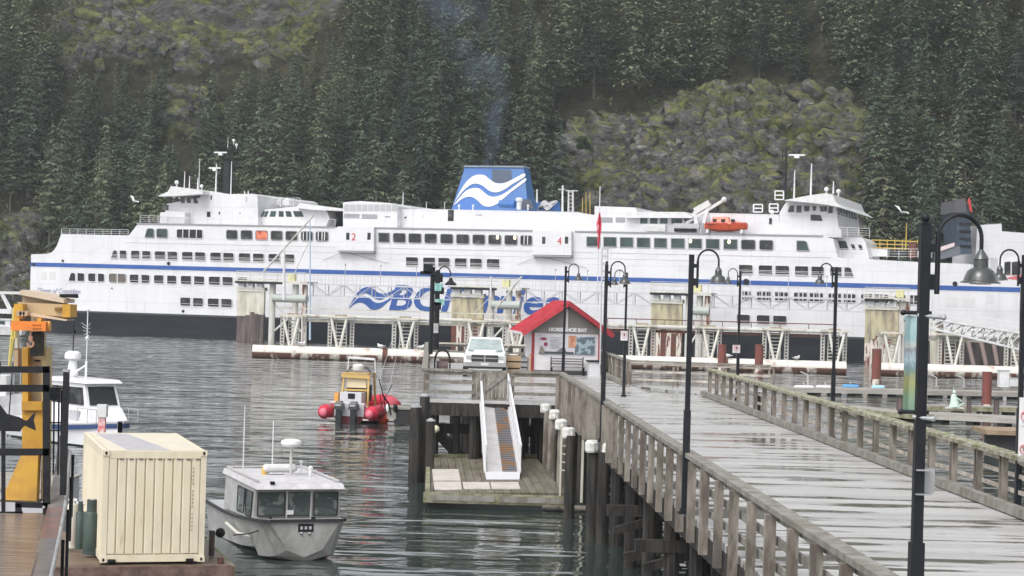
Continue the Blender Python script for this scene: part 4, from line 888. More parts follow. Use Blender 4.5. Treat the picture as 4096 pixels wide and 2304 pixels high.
# pontoons
PY = 207.0
def pontoon(x0, x1, label, caps=(1,1)):
    a = A(x0,1400,PY); c = A(x1,1400,PY); t = T('pontoon', label, 'pontoon', (a.x,PY,0), 0, 'long pipe pontoons in front of the ferry'); L_ = c.x-a.x; r = .72
    n = max(1,int(L_/12))
    for k in range(n):
        s = L_*k/n; e = L_*(k+1)/n-.1; b = MB(); prof = MB(); prof.tube((s,0,.62),(e,0,.62),r,None,20); 
        q = MB(); q.v = prof.v; q.f = prof.f; q.m = [1 if sum(prof.v[i][2] for i in f)/len(f) < .62 else 0 for f in prof.f]; q.build('pipe', [M_pipe, M_weed], t, smooth=True)
        if k: b = MB(); b.tube((s-.3,0,.62),(s+.2,0,.62),r+.1,None,20); b.build('coupling', M_rust, t)
    b = MB(); 
    for k in range(int(L_/4)): b.box((2+k*4,1.3,1.15),(.25,3.2,.2))
    b.box((L_/2,2.8,.9),(L_,.5,.5)); b.build('back_frame', M_fendb, t)
    return t
pontoon(1012, 2075, 'long cream pipe pontoon with rust and weed at its waterline, left of the pickup')
pontoon(2418, 3388, 'long cream pipe pontoon behind the wooden pier, centre right')
pontoon(3508, 4200, 'cream pipe pontoon at the right edge behind the nearest lamp post')
M_trl = mat('trestle_paint', (0.66,0.65,0.60), .7, c2=(0.40,0.33,0.27), scale=1.4, lo=.5, hi=.72, stretch=(1,1,.5), detail=6)
def trestle_proto():
    t = T('trestle', '', 'trestle', (0,0,0), 0, 'white trestles standing on the pontoons'); h = 3.15; w = 1.15
    for x0,x1 in ((-w*.85,-w*.2),(w*.55,-w*.0)):
        b = MB(); b.tube((x1 if x0 < 0 else x1,-.5,0),(x0 if x0<0 else x0,-.3,h),.14,None,8); b.build('leg', M_trl, t)
    for sx in (-1,1):
        b = MB(); 
        for dx in (-.16,.16): b.bar((sx*w+dx,.6,0),(sx*w+dx,.6,h),.13)
        for k in range(9): b.bar((sx*w-.2,.6,.2+k*.33),(sx*w+.2,.6,.2+k*.33),.13)
        b.build('lattice_column', M_col, t)
    b = MB()
    for k in range(8): b.bar((-.55,.9,.2+k*.36),(.55,.9,.2+k*.36),.12)
    b.bar((-.55,.9,0),(-.55,.9,h),.1).bar((.55,.9,0),(.55,.9,h),.1); b.build('ladder', mat('rung_grey',(.5,.5,.46),.7), t)
    b = MB(); b.box((0,.1,h+.1),(w*2.5,1.2,.22)); b.build('cap_beam', M_cream, t)
    b = MB()
    for k in range(5): b.sphere((random.uniform(-w,w),random.uniform(-.4,.4),h+.2),.2,7,0,1.4,1,.8)
    b.build('rope_bundle', mat('weedy_rope',(.2,.13,.08),.9,c2=(.35,.3,.2),scale=6), t)
    return t
tp = trestle_proto(); first = True
TR = [(1169,'white trestle in front of the leftmost fender tower'),(1360,'white trestle with a pigeon-grey ladder, first right of the leftmost tower'),(1617,'white trestle left of the twin dark lamp poles'),(1908,'white trestle directly above the pickup roof'),(2060,'white trestle showing beside the left eave of the kiosk'),(2568,'white trestle just right of the kiosk, with yellowish weed on top'),(2835,'white trestle right of the tall middle lamp post'),(3104,'white trestle between two dark square hull gaps'),(3338,'white trestle half hidden by the lamp post on the right rail'),(3572,'white trestle in front of the rust-streaked tower'),(3808,'white trestle right of the nearest lamp post'),(4075,'white trestle at the right edge of the picture')]
for k,(x,lab) in enumerate(TR):
    p = A(x,1400,PY+.4)
    if first: tp.location = (p.x,PY+.4,1.2); tp['label'] = lab; first = False
    else: dup(tp, (p.x,PY+.4,1.2), 0, lab, (1 if k%2 else -1,1,1))
def hbeam(x0, x1, z, label, r=.2, m_=None, dark=False):
    a = A(x0,1300,PY+1.3); c = A(x1,1300,PY+1.3); t = T('service_pipe', label, 'pipe', (a.x,PY+1.3,z), 0, 'service pipes carried by the trestles'); L_ = c.x-a.x
    b = MB(); b.tube((0,0,0),(L_,0,0),r,None,10); b.build('pipe', m_ or M_col, t)
    b = MB(); b.bar((0,.3,.75),(L_,.3,.75),.1).bar((0,.3,-.45),(L_,.3,-.45),.22,.3)
    for k in range(int(L_/3)+1): b.bar((min(L_,k*3),.3,-.4),(min(L_,k*3),.3,.75),.07)
    b.build('hanger_rail', M_cream if not dark else M_rust, t)
hbeam(1215, 2070, 4.45, 'pale service pipe running left of the kiosk between the trestles')
hbeam(2430, 3350, 4.35, 'service pipe with a rusty rail behind the wooden pier', .22, None, True)
hbeam(3700, 4180, 4.3, 'pale service pipe at the right edge under the white truss gangway', .25)
M_rpile = mat('red_brown_pile', (0.20,0.055,0.045), .8, c2=(0.12,0.06,0.05), scale=1.5, stretch=(1,1,.3))
def rpile(x, yt, yb, zb, r, label, m_=None):
    p = G(x, yb, zb); zt = A(x,yt,p.y).z; t = T('mooring_pile', label, 'pile', (p.x,p.y,-.8), 0, 'steel mooring piles')
    b = MB(); b.tube((0,0,-1),(0,0,zt+.8),r,None,14); b.build('pile', m_ or M_rpile, t)
    b = MB(); b.tube((0,0,.4),(0,0,1.5),r*1.25,r*1.1,14); b.build('tide_collar', M_weed, t)
rpile(2887, 1378, 1470, .6, .42, 'red-brown pile in front of the hull, left of the small square sign on the rail')
rpile(3035, 1378, 1470, .6, .42, 'red-brown pile right of the small square sign')
rpile(3504, 1395, 1530, .4, .42, 'red-brown pile leaning by the rust-streaked tower')
rpile(3945, 1487, 1640, .3, .33, 'thick red-brown pile rising from the near floating dock')
# blue marker mast left, pale masts
def mast(x, yt, yb, Y, r, label, m_, arms=()):
    p = A(x,yb,Y); q = A(x,yt,Y); t = T('mast', label, 'mast', (p.x,Y,p.z)); b = MB(); b.tube((0,0,0),(q.x-p.x,0,q.z-p.z),r,r*.6,7); b.build('pole', m_, t)
    for (ax,ay,bx,by,rr_) in arms:
        a = A(ax,ay,Y)-p; c = A(bx,by,Y)-p; b = MB(); b.tube(a,c,rr_,rr_,6); b.build('stay', M_col, t)
    return t
mast(1136, 985, 1200, 251, .22, 'thick white mast on the leftmost fender tower with a slanting boom', M_white2, [(1055,1085,1140,990,.13),(1140,990,1255,860,.12)])
mast(1240, 880, 1360, 250, .13, 'slim pale blue mast right of the leftmost fender tower', mat('pale_blue',(.42,.52,.62),.5), [(1166,1120,1238,960,.06)])
mast(1963, 1105, 1190, 250, .14, 'short white mast on the tower left of the kiosk', M_white2, [(1980,1240,2088,1105,.12),(1900,1250,1960,1190,.05)])
# truss gangway on the right
def truss_gang():
    a = A(3745,1268,190); c = A(4130,1330,190); t = T('truss_gangway', 'white steel truss gangway sloping down at the right edge', 'gangway', (a.x,190,0)); d = c-a; d.y = 0
    n = 9
    for v in (0,1.8):
        b = MB(); p0 = Vector((0,v,a.z-.2)); p1 = p0+d; q0 = Vector((-.8,v,a.z-1.0)); q1 = q0+d+Vector((0,0,-.7))
        b.bar(p0,p1,.26).bar(q0,q1,.18)
        for k in range(n): 
            f = k/n; g = (k+.5)/n; h_ = (k+1)/n; b.bar(p0.lerp(p1,f),q0.lerp(q1,g),.1).bar(q0.lerp(q1,g),p0.lerp(p1,h_),.1)
        b.bar(p0+Vector((-1.5,0,1.0)),p1+Vector((0,0,1.0)),.08).bar(p0+Vector((-1.5,0,.55)),p1+Vector((0,0,.55)),.06)
        for k in range(7): b.bar(p0.lerp(p1,k/6),p0.lerp(p1,k/6)+Vector((0,0,1)),.05)
        b.build('truss', M_white2, t)
    b = MB(); b.bar(Vector((0,.9,a.z-.1)),Vector((0,.9,a.z-.1))+d,1.7,.1); b.build('deck', M_col, t)
truss_gang()
def dark_shed():
    a = A(3700,1400,222); c = A(4300,1400,222)
    t = T('timber_wall', 'dark timber wharf wall with pale slanting piles under the truss gangway', 'wharf', (a.x,222,0))
    b = MB(); b.box(((c.x-a.x)/2+.9,2,1.6),(c.x-a.x,3,5.4)); b.build('wall', mat('wharf_dark',(.03,.027,.027),.9,c2=(.07,.06,.055),scale=1.5,stretch=(2,1,.3)), t)
    for x0,x1 in ((3868,3895),(3920,3945),(3970,3990),(4060,4080)):
        p = A(x0,1345,221)-Vector((a.x,222,0)); q = A(x1,1462,219)-Vector((a.x,222,0)); b = MB(); b.tube(p,q,.24,None,8); b.build('slanting_pile', mat('weathered_pile',(.2,.15,.14),.85), t)
    for x0 in (3738,3755): p = A(x0,1290,220)-Vector((a.x,222,0)); q = A(x0,1470,220)-Vector((a.x,222,0)); b = MB(); b.tube(p,q,.5,None,8); b.build('upright_pile', M_rust if x0 > 3745 else M_cream, t)
dark_shed()
# ------------------------------------------------------------ floating docks on the right
M_dock = mat('grey_planks', (0.26,0.24,0.22), .8, c2=(0.38,0.36,0.33), scale=1.2, stretch=(.3,3,1), bump=.2)
M_dockd = mat('dark_float', (0.03,0.03,0.032), .8)
M_green = mat('mossy_log', (0.16,0.16,0.09), .9, c2=(0.3,0.29,0.2), scale=2)
def dock(x0, y0, x1, y1, w, z, label, green=False):
    a = G(x0,y0,z); c = G(x1,y1,z); d = c-a; L_ = d.length; t = T('floating_dock', label, 'dock', (a.x,a.y,0), math.atan2(d.y,d.x), 'floating docks right of the pier')
    b = MB(); b.box((L_/2,w/2,z-.06),(L_,w,.12)); b.build('deck', M_dock, t)
    b = MB(); b.box((L_/2,-.03,z-.22),(L_+.1,.12,.3)); b.build('fascia', M_green if green else M_dock, t)
    n = int(L_/1.6)
    for k in range(n): b = MB(); b.tube((L_*(k+.5)/n,.1,.18),(L_*(k+.5)/n,w-.1,.18),.3,None,10); b.build('float_drum', M_dockd, t)
    return t
dock(3150, 1550, 4200, 1572, 2.2, .55, 'long floating dock on dark drums behind the pier rail, farthest of the docks')
dock(3330, 1622, 3700, 1658, 2, .5, 'short mossy floating dock left of the nearest lamp post', True)
dock(3690, 1652, 4200, 1678, 2.4, .55, 'grey plank floating dock carrying the pale green figure')
dock(3690, 1620, 4200, 1630, 1.2, .6, 'low mossy log float behind the green figure', True)
def timber_float():
    a = G(3972,1722,1.4); t = T('timber_platform', 'brown timber platform on dark posts at the lower right edge', 'platform', (a.x,a.y,0))
    b = MB(); b.box((2.5,1.5,1.3),(5.6,3,.22)); b.build('deck', mat('tan_timber',(.36,.27,.18),.8,c2=(.25,.18,.12),scale=2), t)
    b = MB(); b.box((2.7,1.6,.4),(4.9,2.4,1.5)); b.build('float', M_dockd, t)
timber_float()
def heron_figure():
    p = G(3818,1634,.6); t = T('figure_sculpture', 'small pale green mermaid-like figure on a white base on the floating dock', 'figure', p); t.scale = (.8,.8,.8)
    b = MB(); b.box((0,0,.06),(1.5,.5,.12)); b.build('base', M_white2, t)
    m_ = mat('verdigris',(.45,.62,.52),.6,c2=(.62,.75,.66),scale=4)
    b = MB(); prof = [(0,.12,.42),(0,.4,.36),(-.05,.75,.26),(-.1,1.0,.22),(-.05,1.2,.12)]
    secs = [[(x+r*math.cos(a)*1.1,r*math.sin(a),z) for a in np.linspace(0,6.283,11)[:-1]] for x,z,r in prof]; b.loft(secs); b.tube((.1,0,.9),(.6,0,.62),.09,.05,7).tube((.3,0,.2),(.8,0,.5),.13,.04,7).sphere((-.05,0,1.34),.15,9).tube((-.1,0,1.3),(-.12,0,1.75),.05,.03,6); b.build('body', m_, t, smooth=True)
heron_figure()
for x,y0,y1,lab in [(3230,1500,1545,'thin stand at the far floating dock behind the pier rail'),(3745,1510,1550,'curved pipe stand on the far dock, right of the nearest lamp post'),(3855,1515,1550,'bent pipe stand on the far dock near the thick red pile')]:
    p = G(x,y1,.6); q = A(x,y0,p.y); t = T('dock_stand', lab, 'stand', p); b = MB(); b.tube((0,0,0),(0,0,q.z-p.z),.06).tube((0,0,q.z-p.z),(-.6,0,q.z-p.z+.25),.05); b.build('post', M_grey, t)
    b = MB(); b.box((0,0,.05),(.4,.4,.1)); b.build('foot', M_dock, t)
for x,y,w_,lab in [(3875,1648,.18,'brown mooring post left of the thick red pile'),(3985,1650,.22,'grey mooring post right of the thick red pile'),(3598,1640,.24,'dark mooring post left of the painted banner')]:
    p = G(x,y,.5); t = T('mooring_post', lab, 'mooring post', p); b = MB(); b.tube((0,0,-.8),(0,0,.85),w_,w_*.8,9); b.build('post', M_fendb, t); b = MB(); b.lathe([(w_*.9,.85),(w_*1.2,.9),(w_,1.0)],(0,0,0),9); b.build('cap', M_dockd, t)
for x,y,m_,sx,lab in [(3400,1552,mat('sky_blue',(.1,.32,.6),.5),1.0,'bright blue fender on the far dock behind the pier rail'),(3510,1555,mat('pale_cyan',(.35,.62,.72),.5),.7,'pale cyan bumper standing at the edge of the far dock'),(3214,1556,M_white2,1.2,'white fender at the left end of the far dock'),(3300,1556,M_white2,1.2,'white fender on the far dock left of a lamp post')]:
    p = G(x,y,.4); t = T('dock_fender', lab, 'fender', p); b = MB(); b.tube((-sx*.5,-.3,.1),(sx*.5,-.3,.1),.22,None,10).sphere((-sx*.5,-.3,.1),.22,8).sphere((sx*.5,-.3,.1),.22,8); b.build('bumper', m_, t, smooth=True); b = MB(); b.tube((0,-.3,.3),(0,.1,.5),.03); b.build('rope', M_cream, t)
for x,y0,y1,w_,lab in [(4012,1483,1548,38,'tall white cabinet on the far dock near the right edge'),(4055,1515,1545,40,'low white locker on the far dock at the right edge')]:
    p = G(x,y1,.55); q = A(x,y0,p.y); s = p.y/FPX; t = T('dock_cabinet', lab, 'cabinet', p); b = MB(); b.box((0,0,(q.z-p.z)/2),(w_*s,.8,q.z-p.z)); b.build('body', M_white2, t); b = MB(); b.box((0,0,q.z-p.z+.04),(w_*s*1.1,.9,.08)); b.build('lid', M_grey, t)
# ------------------------------------------------------------ the wooden pier
DZ = 2.99; RT = 4.24
M_plank = None
def deck_mat():
    m = bpy.data.materials.new('wet_planks'); m.use_nodes = True; N = m.node_tree.nodes; L = m.node_tree.links; b = N['Principled BSDF']
    tc = N.new('ShaderNodeTexCoord')
    def nz(st, sc, det=3):
        mp = N.new('ShaderNodeMapping'); mp.inputs['Scale'].default_value = st; L.new(tc.outputs['Object'], mp.inputs['Vector']); t = N.new('ShaderNodeTexNoise'); t.inputs['Scale'].default_value = sc; t.inputs['Detail'].default_value = det; L.new(mp.outputs[0], t.inputs['Vector']); return t
    sx = N.new('ShaderNodeSeparateXYZ'); L.new(tc.outputs['Object'], sx.inputs[0])
    # planks run across (x); joints along y every 0.28 m
    def mth(op, a, c=None, v=None):
        n = N.new('ShaderNodeMath'); n.operation = op; L.new(a, n.inputs[0]) if not isinstance(a,(int,float)) else None
        if c is not None: L.new(c, n.inputs[1])
        if v is not None: n.inputs[1].default_value = v
        return n.outputs[0]
    yy = mth('MULTIPLY', sx.outputs['Y'], v=1/.28); fr = mth('FRACT', yy); fl = mth('FLOOR', yy)
    wn_ = N.new('ShaderNodeTexWhiteNoise'); wn_.noise_dimensions = '1D'; L.new(fl, wn_.inputs['W'])
    gap = mth('LESS_THAN', fr, v=.045)
    pud = nz((.30,1.3,1), .8, 6)    # water lies in pools stretched along the boards
    ad = mth('ADD', pud.outputs[0], mth('MULTIPLY', wn_.outputs['Value'], v=.09))
    rp = N.new('ShaderNodeValToRGB'); rp.color_ramp.elements[0].position = .46; rp.color_ramp.elements[1].position = .50; L.new(ad, rp.inputs[0])
    wood = N.new('ShaderNodeValToRGB'); e = wood.color_ramp.elements; e[0].position = .3; e[0].color = (.38,.375,.37,1); e[1].position = .7; e[1].color = (.58,.575,.57,1)
    gr = nz((.5,9,1), 3, 4); ad2 = mth('ADD', mth('MULTIPLY', gr.outputs[0], v=.7), mth('MULTIPLY', wn_.outputs['Value'], v=.35)); L.new(ad2, wood.inputs[0])
    mx = N.new('ShaderNodeMix'); mx.data_type = 'RGBA'; mx.inputs[7].default_value = (.16,.155,.15,1); L.new(gap, mx.inputs[0]); wet = N.new('ShaderNodeMix'); wet.data_type = 'RGBA'; wet.inputs[6].default_value = (.19,.18,.16,1); L.new(rp.outputs[0], wet.inputs[0]); L.new(wood.outputs[0], wet.inputs[7]); L.new(wet.outputs[2], mx.inputs[6]); L.new(mx.outputs[2], b.inputs['Base Color'])
    ro = N.new('ShaderNodeMapRange'); ro.inputs[3].default_value = .07; ro.inputs[4].default_value = .30; L.new(rp.outputs[0], ro.inputs[0]); L.new(ro.outputs[0], b.inputs['Roughness'])
    bp = N.new('ShaderNodeBump'); bp.inputs['Distance'].default_value = .012; hh_ = mth('SUBTRACT', mth('MULTIPLY', gr.outputs[0], rp.outputs[0]), mth('MULTIPLY', gap, v=1.5)); L.new(hh_, bp.inputs['Height']); bp.inputs['Strength'].default_value = .7; L.new(bp.outputs[0], b.inputs['Normal'])
    b.inputs['Specular IOR Level'].default_value = .6
    return m
M_plank = deck_mat()
M_wood = mat('weathered_post', (0.115,0.095,0.08), .8, c2=(0.29,0.26,0.225), scale=2.2, stretch=(1.2,1.2,.35), bump=.35, bscale=14)
M_woodp = mat('pale_board', (0.56,0.51,0.45), .75, c2=(0.33,0.29,0.25), scale=2.5, bump=.2, bscale=12)
M_woodl = mat('weathered_rail', (0.27,0.26,0.235), .75, c2=(0.17,0.155,0.13), scale=2.5, stretch=(1,1,1), bump=.25, bscale=12)
M_moss = mat('mossy_cap', (0.15,0.15,0.085), .95, c2=(0.34,0.32,0.27), scale=3.0, lo=.42, hi=.58, bump=.9, bscale=9)
M_pile = mat('tarred_pile', (0.010,0.009,0.009), .75, c2=(0.045,0.038,0.033), scale=2, stretch=(3,3,.3), bump=.4)
PD = Vector((ray(1725,1165).x, ray(1725,1165).y, 0)).normalized(); PX = Vector((PD.y,-PD.x,0)); PRZ = math.atan2(PX.y, PX.x)   # pier axes: PD away, PX right
def PL(px, py, z): q = G(px,py,z); return q.dot(PX), q.dot(PD)
def PW(x, y, z=0): return PX*x+PD*y+Vector((0,0,z))
XL = (PL(2261,1500,RT)[0]+PL(3553,2296,RT)[0])/2; XR = (PL(3149,1700,DZ)[0]+PL(4096,2057,DZ)[0])/2
YC = PL(2234,1487,RT)[1]; YR = PL(2854,1584,DZ)[1]; XR2, YR2 = PL(2516,1541,DZ); XPL, _ = PL(1700,1463,RT); YB = 124
print('pier XL %.2f XR %.2f YC %.1f YR %.1f XR2 %.2f YR2 %.1f XPL %.2f' % (XL,XR,YC,YR,XR2,YR2,XPL))
YN = 12
pier = T('pier', 'wide wet plank pier running away from the camera to the kiosk', 'pier', (0,0,DZ), PRZ)
def pl(b, P, z0, z1, mi=0):
    b.prism([(x,y,z1) for x,y in P], (0,0,z0-z1), mi)
b = MB(); pl(b, [(XL,YN),(XR+.15,YN),(XR+.15,YC),(XL,YC)], -.14, 0); b.build('deck', M_plank, pier)
XRR = PL(3172,1479,RT)[0]
b = MB(); pl(b, [(XPL,YC+.01),(XR+.15,YC+.01),(XR+.15,YR+.3),(XR2+.1,YR+1.5),(XR2+.1,YB),(XPL,YB)], -.14, 0); b.build('platform_deck', M_plank, pier)
b = MB(); b.box((XL+.12,(YN+YC)/2,-.36),(.3,YC-YN,.42)); b.box((XR-.1,(YN+YR)/2,-.36),(.3,YR-YN,.42)); b.box(((XPL+XL)/2,YC+.15,-.42),(XL-XPL,.3,.5)); b.build('edge_beam', M_pile, pier)
b = MB()
for k in range(int((YC-YN)/1.9)): b.box(((XL+XR)/2,YN+1+k*1.9,-.5),(XR-XL-.4,.3,.4))
for x in np.arange(XL+1,XR,1.5): b.box((x,(YN+YC)/2,-.24),(.2,YC-YN,.18))
b.build('joists', M_pile, pier)
b = MB()
for x in np.arange(XPL+.6,XR2,1.6): b.box((x,(YC+YB)/2,-.3),(.25,YB-YC-.6,.3))
b.build('platform_joists', M_pile, pier)
def pile_at(x, y, z1, r=.17, parent=pier, m_=M_pile, name='pile', lean=0): 
    b = MB(); b.tube((x+lean,y,-DZ-1.5),(x,y,z1),r*1.05,r,9); return b.build(name, m_, parent)
for k in range(15):
    y = YN+2+k*4.5
    if y > YC-1: break
    for x in (XL+.25,XL+2.0,(XL+XR)/2+.6,XR-2,XR-.3): pile_at(x,y,-.5,.18)
for x in (XPL+.25,XPL+2.1,XL-.3,XL+2.5,XR2-.5):
    for y in (YC+.4,YC+6,YC+13,YC+22): pile_at(x,y,-.5,.2)
for y in (YC+1.2,YC+4,YC+9,YC+16):
    for k in range(7): pile_at(XPL+.5+k*(XL-XPL)/6.2,y,-.5,.15)
b = MB(); b.bar((XPL,YC+1.6,-1.3),(XL,YC+1.6,-1.3),.25,.4); b.build('dark_beam', M_pile, pier); b = MB(); b.bar((XPL,YC+1.5,-.9),(XPL+2.2,YC+1.5,-3.2),.25,.35); b.build('dark_bracing', M_pile, pier); b = MB(); b.bar((XPL+1.9,YC+3.5,-2.9),(XPL-.1,YC+3.5,-.8),.3,.4); b.build('dark_bracing', M_pile, pier); b = MB(); b.bar((XL-1.8,YC+2,-.9),(XL+.5,YC+2,-2.6),.2,.3); b.build('dark_bracing', M_pile, pier)
for k in range(5):   # braces and stub beams under the left edge
    y = 22+k*7.3; b = MB(); b.bar((XL-.25,y,-2.3),(XR-1,y+.4,-.7),.16,.25).bar((XL-.6,y+1.5,-1.25),(XL+3,y+1.5,-1.25),.22,.28).bar((XL-.3,y+2.5,-1.9),(XL+3,y+2.9,-1.0),.14,.2); b.build('cross_brace', M_pile, pier)
def timber_rail(label, P0, P1, post_drop=.45, cap=M_woodl, capw=.26, double=False, kerb=False, h=RT-DZ, slats=(.30,.62,.92), side=1, spacing=1.83, group='wooden railings of the pier', post=.15):
    P0 = Vector((*P0,0)); P1 = Vector((*P1,0)); d = P1-P0; L_ = d.length; w0 = PW(P0.x,P0.y,DZ); w1 = PW(P1.x,P1.y,DZ); dw = w1-w0
    t = T('wooden_railing', label, 'railing', w0, math.atan2(dw.y,dw.x), group)
    n = max(1,round(L_/spacing)); off = -.12*side
    for k in range(n+1):
        x = L_*k/n+random.uniform(-.05,.05)
        if double:
            for dx in (-.11,.11): b = MB(); b.box((x+dx,off*0,(h-.12-post_drop)/2-0),(.09,.13,h-.12+post_drop)); b.build('post', M_wood, t)
        else: b = MB(); b.box((x,off,(h-.09-post_drop)/2),(post,post*random.uniform(.9,1.1),h-.09+post_drop+random.uniform(-.06,.0))); b.build('post', M_wood, t)
    nb = max(1,round(L_/5.5))
    for k in range(nb):
        a, e = L_*k/nb+.01, L_*(k+1)/nb-.01
        b = MB(); b.box(((a+e)/2,0,h-.045),(e-a,capw,.09)); b.build('cap_rail', cap, t)
        for s in slats: b = MB(); b.box(((a+e)/2,(-.085 if double else .03)*side,h*s-.07),(e-a,.05,.09 if double else .13)); b.build('rail_board', M_woodp if double else M_woodl, t)
        if kerb: b = MB(); b.box(((a+e)/2,.34*side,.13),(e-a,.2,.2)); b.build('kerb', M_woodl, t)
    if cap is M_moss:
        g = random.Random(4); b = MB()
        for k in range(int(L_*9)):
            b.sphere((g.uniform(0,L_),g.uniform(-capw*.45,capw*.45),h-.005),g.uniform(.03,.075),6,0,1.5,1.1,.5)
        o = b.build('moss', mat('moss_tufts',(.19,.21,.10),.95,c2=(.36,.35,.29),scale=5), t); o['kind'] = 'stuff'
    return t
timber_rail('left railing of the pier, tall square posts under a grey cap rail', (XL,YN), (XL,YC), side=-1)
timber_rail('right railing of the pier with a thick mossy cap', (XR,YN), (XR,YR), post_drop=.0, cap=M_moss, capw=.40, double=True, kerb=True, side=1, slats=(.38,.66,.90), h=RT-DZ-.02, spacing=2.15)
timber_rail('railing along the front of the platform, left of the plank gate', (XPL,YC), (PL(1898,1480,RT)[0],YC), side=-1, post_drop=.55)
timber_rail('railing along the front of the platform, between the gangway and the pier', (PL(2045,1480,RT)[0],YC), (XL,YC), side=-1, post_drop=.3, spacing=2.2)
timber_rail('railing on the left side of the platform beside the two dark lamp poles', (XPL,YC), (XPL,YB), side=1, post_drop=.3)
timber_rail('pale railing across the back of the platform behind the pickup', (XPL,YB), (XR2,YB), side=1, spacing=2.4, cap=M_cream)
timber_rail('low railing right of the kiosk, running towards the camera', (XR2,YR2), (XR2,YB-1), side=1, post_drop=0, double=True, kerb=True)
timber_rail('railing crossing the view right of the kiosk behind the middle lamp posts', (XR2,YR2+.2), (XRR,YR2-1.5), side=1, post_drop=.1, spacing=2.6, double=True, cap=M_woodl, capw=.36)
b = MB(); pl(b, [(XR+.15,YR+.3),(XRR+.1,YR2-2),(XRR+.1,YR2+.5),(XR2+.1,YR2+.5)], -.14, 0); b.build('side_deck', M_plank, pier)
for x in (XR+1.5,XRR-.5): pile_at(x,YR2-.6,-.2,.2)
def gate():
    x0 = PL(1900,1490,RT)[0]; x1 = PL(2040,1490,RT)[0]; t = T('plank_gate', 'grey vertical plank gate with a diagonal brace at the head of the gangway', 'gate', PW(x0,YC+.05,DZ), PRZ); W = x1-x0; n = 9; hh_ = RT-DZ-.12
    for k in range(n): b = MB(); b.box((W*(k+.5)/n,0,hh_/2+.02),(W/n-.015,.04,hh_)); b.build('plank', M_wood, t)
    b = MB(); b.bar((.15,-.06,.15),(W-.1,-.06,hh_-.05),.04,.16,0,(0,0,1)); b.build('brace', M_woodl, t)
    b = MB(); b.box((W/2,.05,hh_+.05),(W+.1,.15,.1)); b.build('top_rail', M_woodl, t)
gate()
for k,(x,y,mw,lab) in enumerate([(2194,1612,0,'farthest pile in the row, flat white cap'),(2213,1634,0,'second pile from the gangway, white cap with a broken edge'),(2252,1672,0,'third pile in the row, tallest square white cap'),(2286,1706,1,'fourth pile, torn white cap above wrapped dark netting'),(2378,1756,1,'pile with a tilted white cap tight against the pier railing'),(2418,1768,1,'nearest capped pile, large pale green-white cap')]):
    p = G(x,y,3.05); t = T('capped_pile', lab, 'pile', (p.x,p.y,0), .3*k, 'white-capped fender piles left of the pier')
    b = MB(); b.tube((0,0,-1.5),(0,0,2.75),.19,.17,12); b.build('pile', M_pile if k > 2 else M_wood, t)
    b = MB(); b.lathe([(.20,2.66),(.225,2.72),(.22,2.95),(.15,3.02)],(0,0,0),10); o = b.build('cap', mat('chalky_cap',(.74,.74,.72),.7,c2=(.5,.5,.47),scale=6), t); o.rotation_euler = (random.uniform(-.06,.06),random.uniform(-.05,.05),0)
for k,(x,y,r,h_,lab) in enumerate([(1655,1930,.22,2.9,'outer dark timber pile at the left front corner of the platform'),(1690,1925,.20,3.3,'inner dark timber pile at the left front corner of the platform'),(1716,1935,.17,2.4,'shorter timber pile close under the left corner of the platform')]):
    p = G(x,y,0); t = T('timber_pile', lab, 'pile', (p.x,p.y,0), 0, 'timber piles at the platform corner'); b = MB(); b.tube((0,0,-1.5),(0,0,h_),r*1.1,r,10); b.build('pile', M_pile, t); b = MB(); b.lathe([(r*1.05,h_),(r*1.05,h_+.04),(r*.3,h_+.12)],(0,0,0),10); b.build('cap', M_steel, t)
t = T('wall_ladder', 'dark ladder frame with pale rungs on the piles beside the float', 'ladder', G(2285,2010,.3)+Vector((0,0,0)), PRZ)
b = MB(); b.bar((-.4,0,0),(-.4,0,2.6),.06,.06).bar((.35,.1,0),(.35,.1,2.6),.08,.08); b.build('stile', M_cream, t)
for k in range(5): b = MB(); b.bar((-.35,0,1.1+k*.28),(.1,0,1.05+k*.28),.04); b.build('rung', M_cream, t)
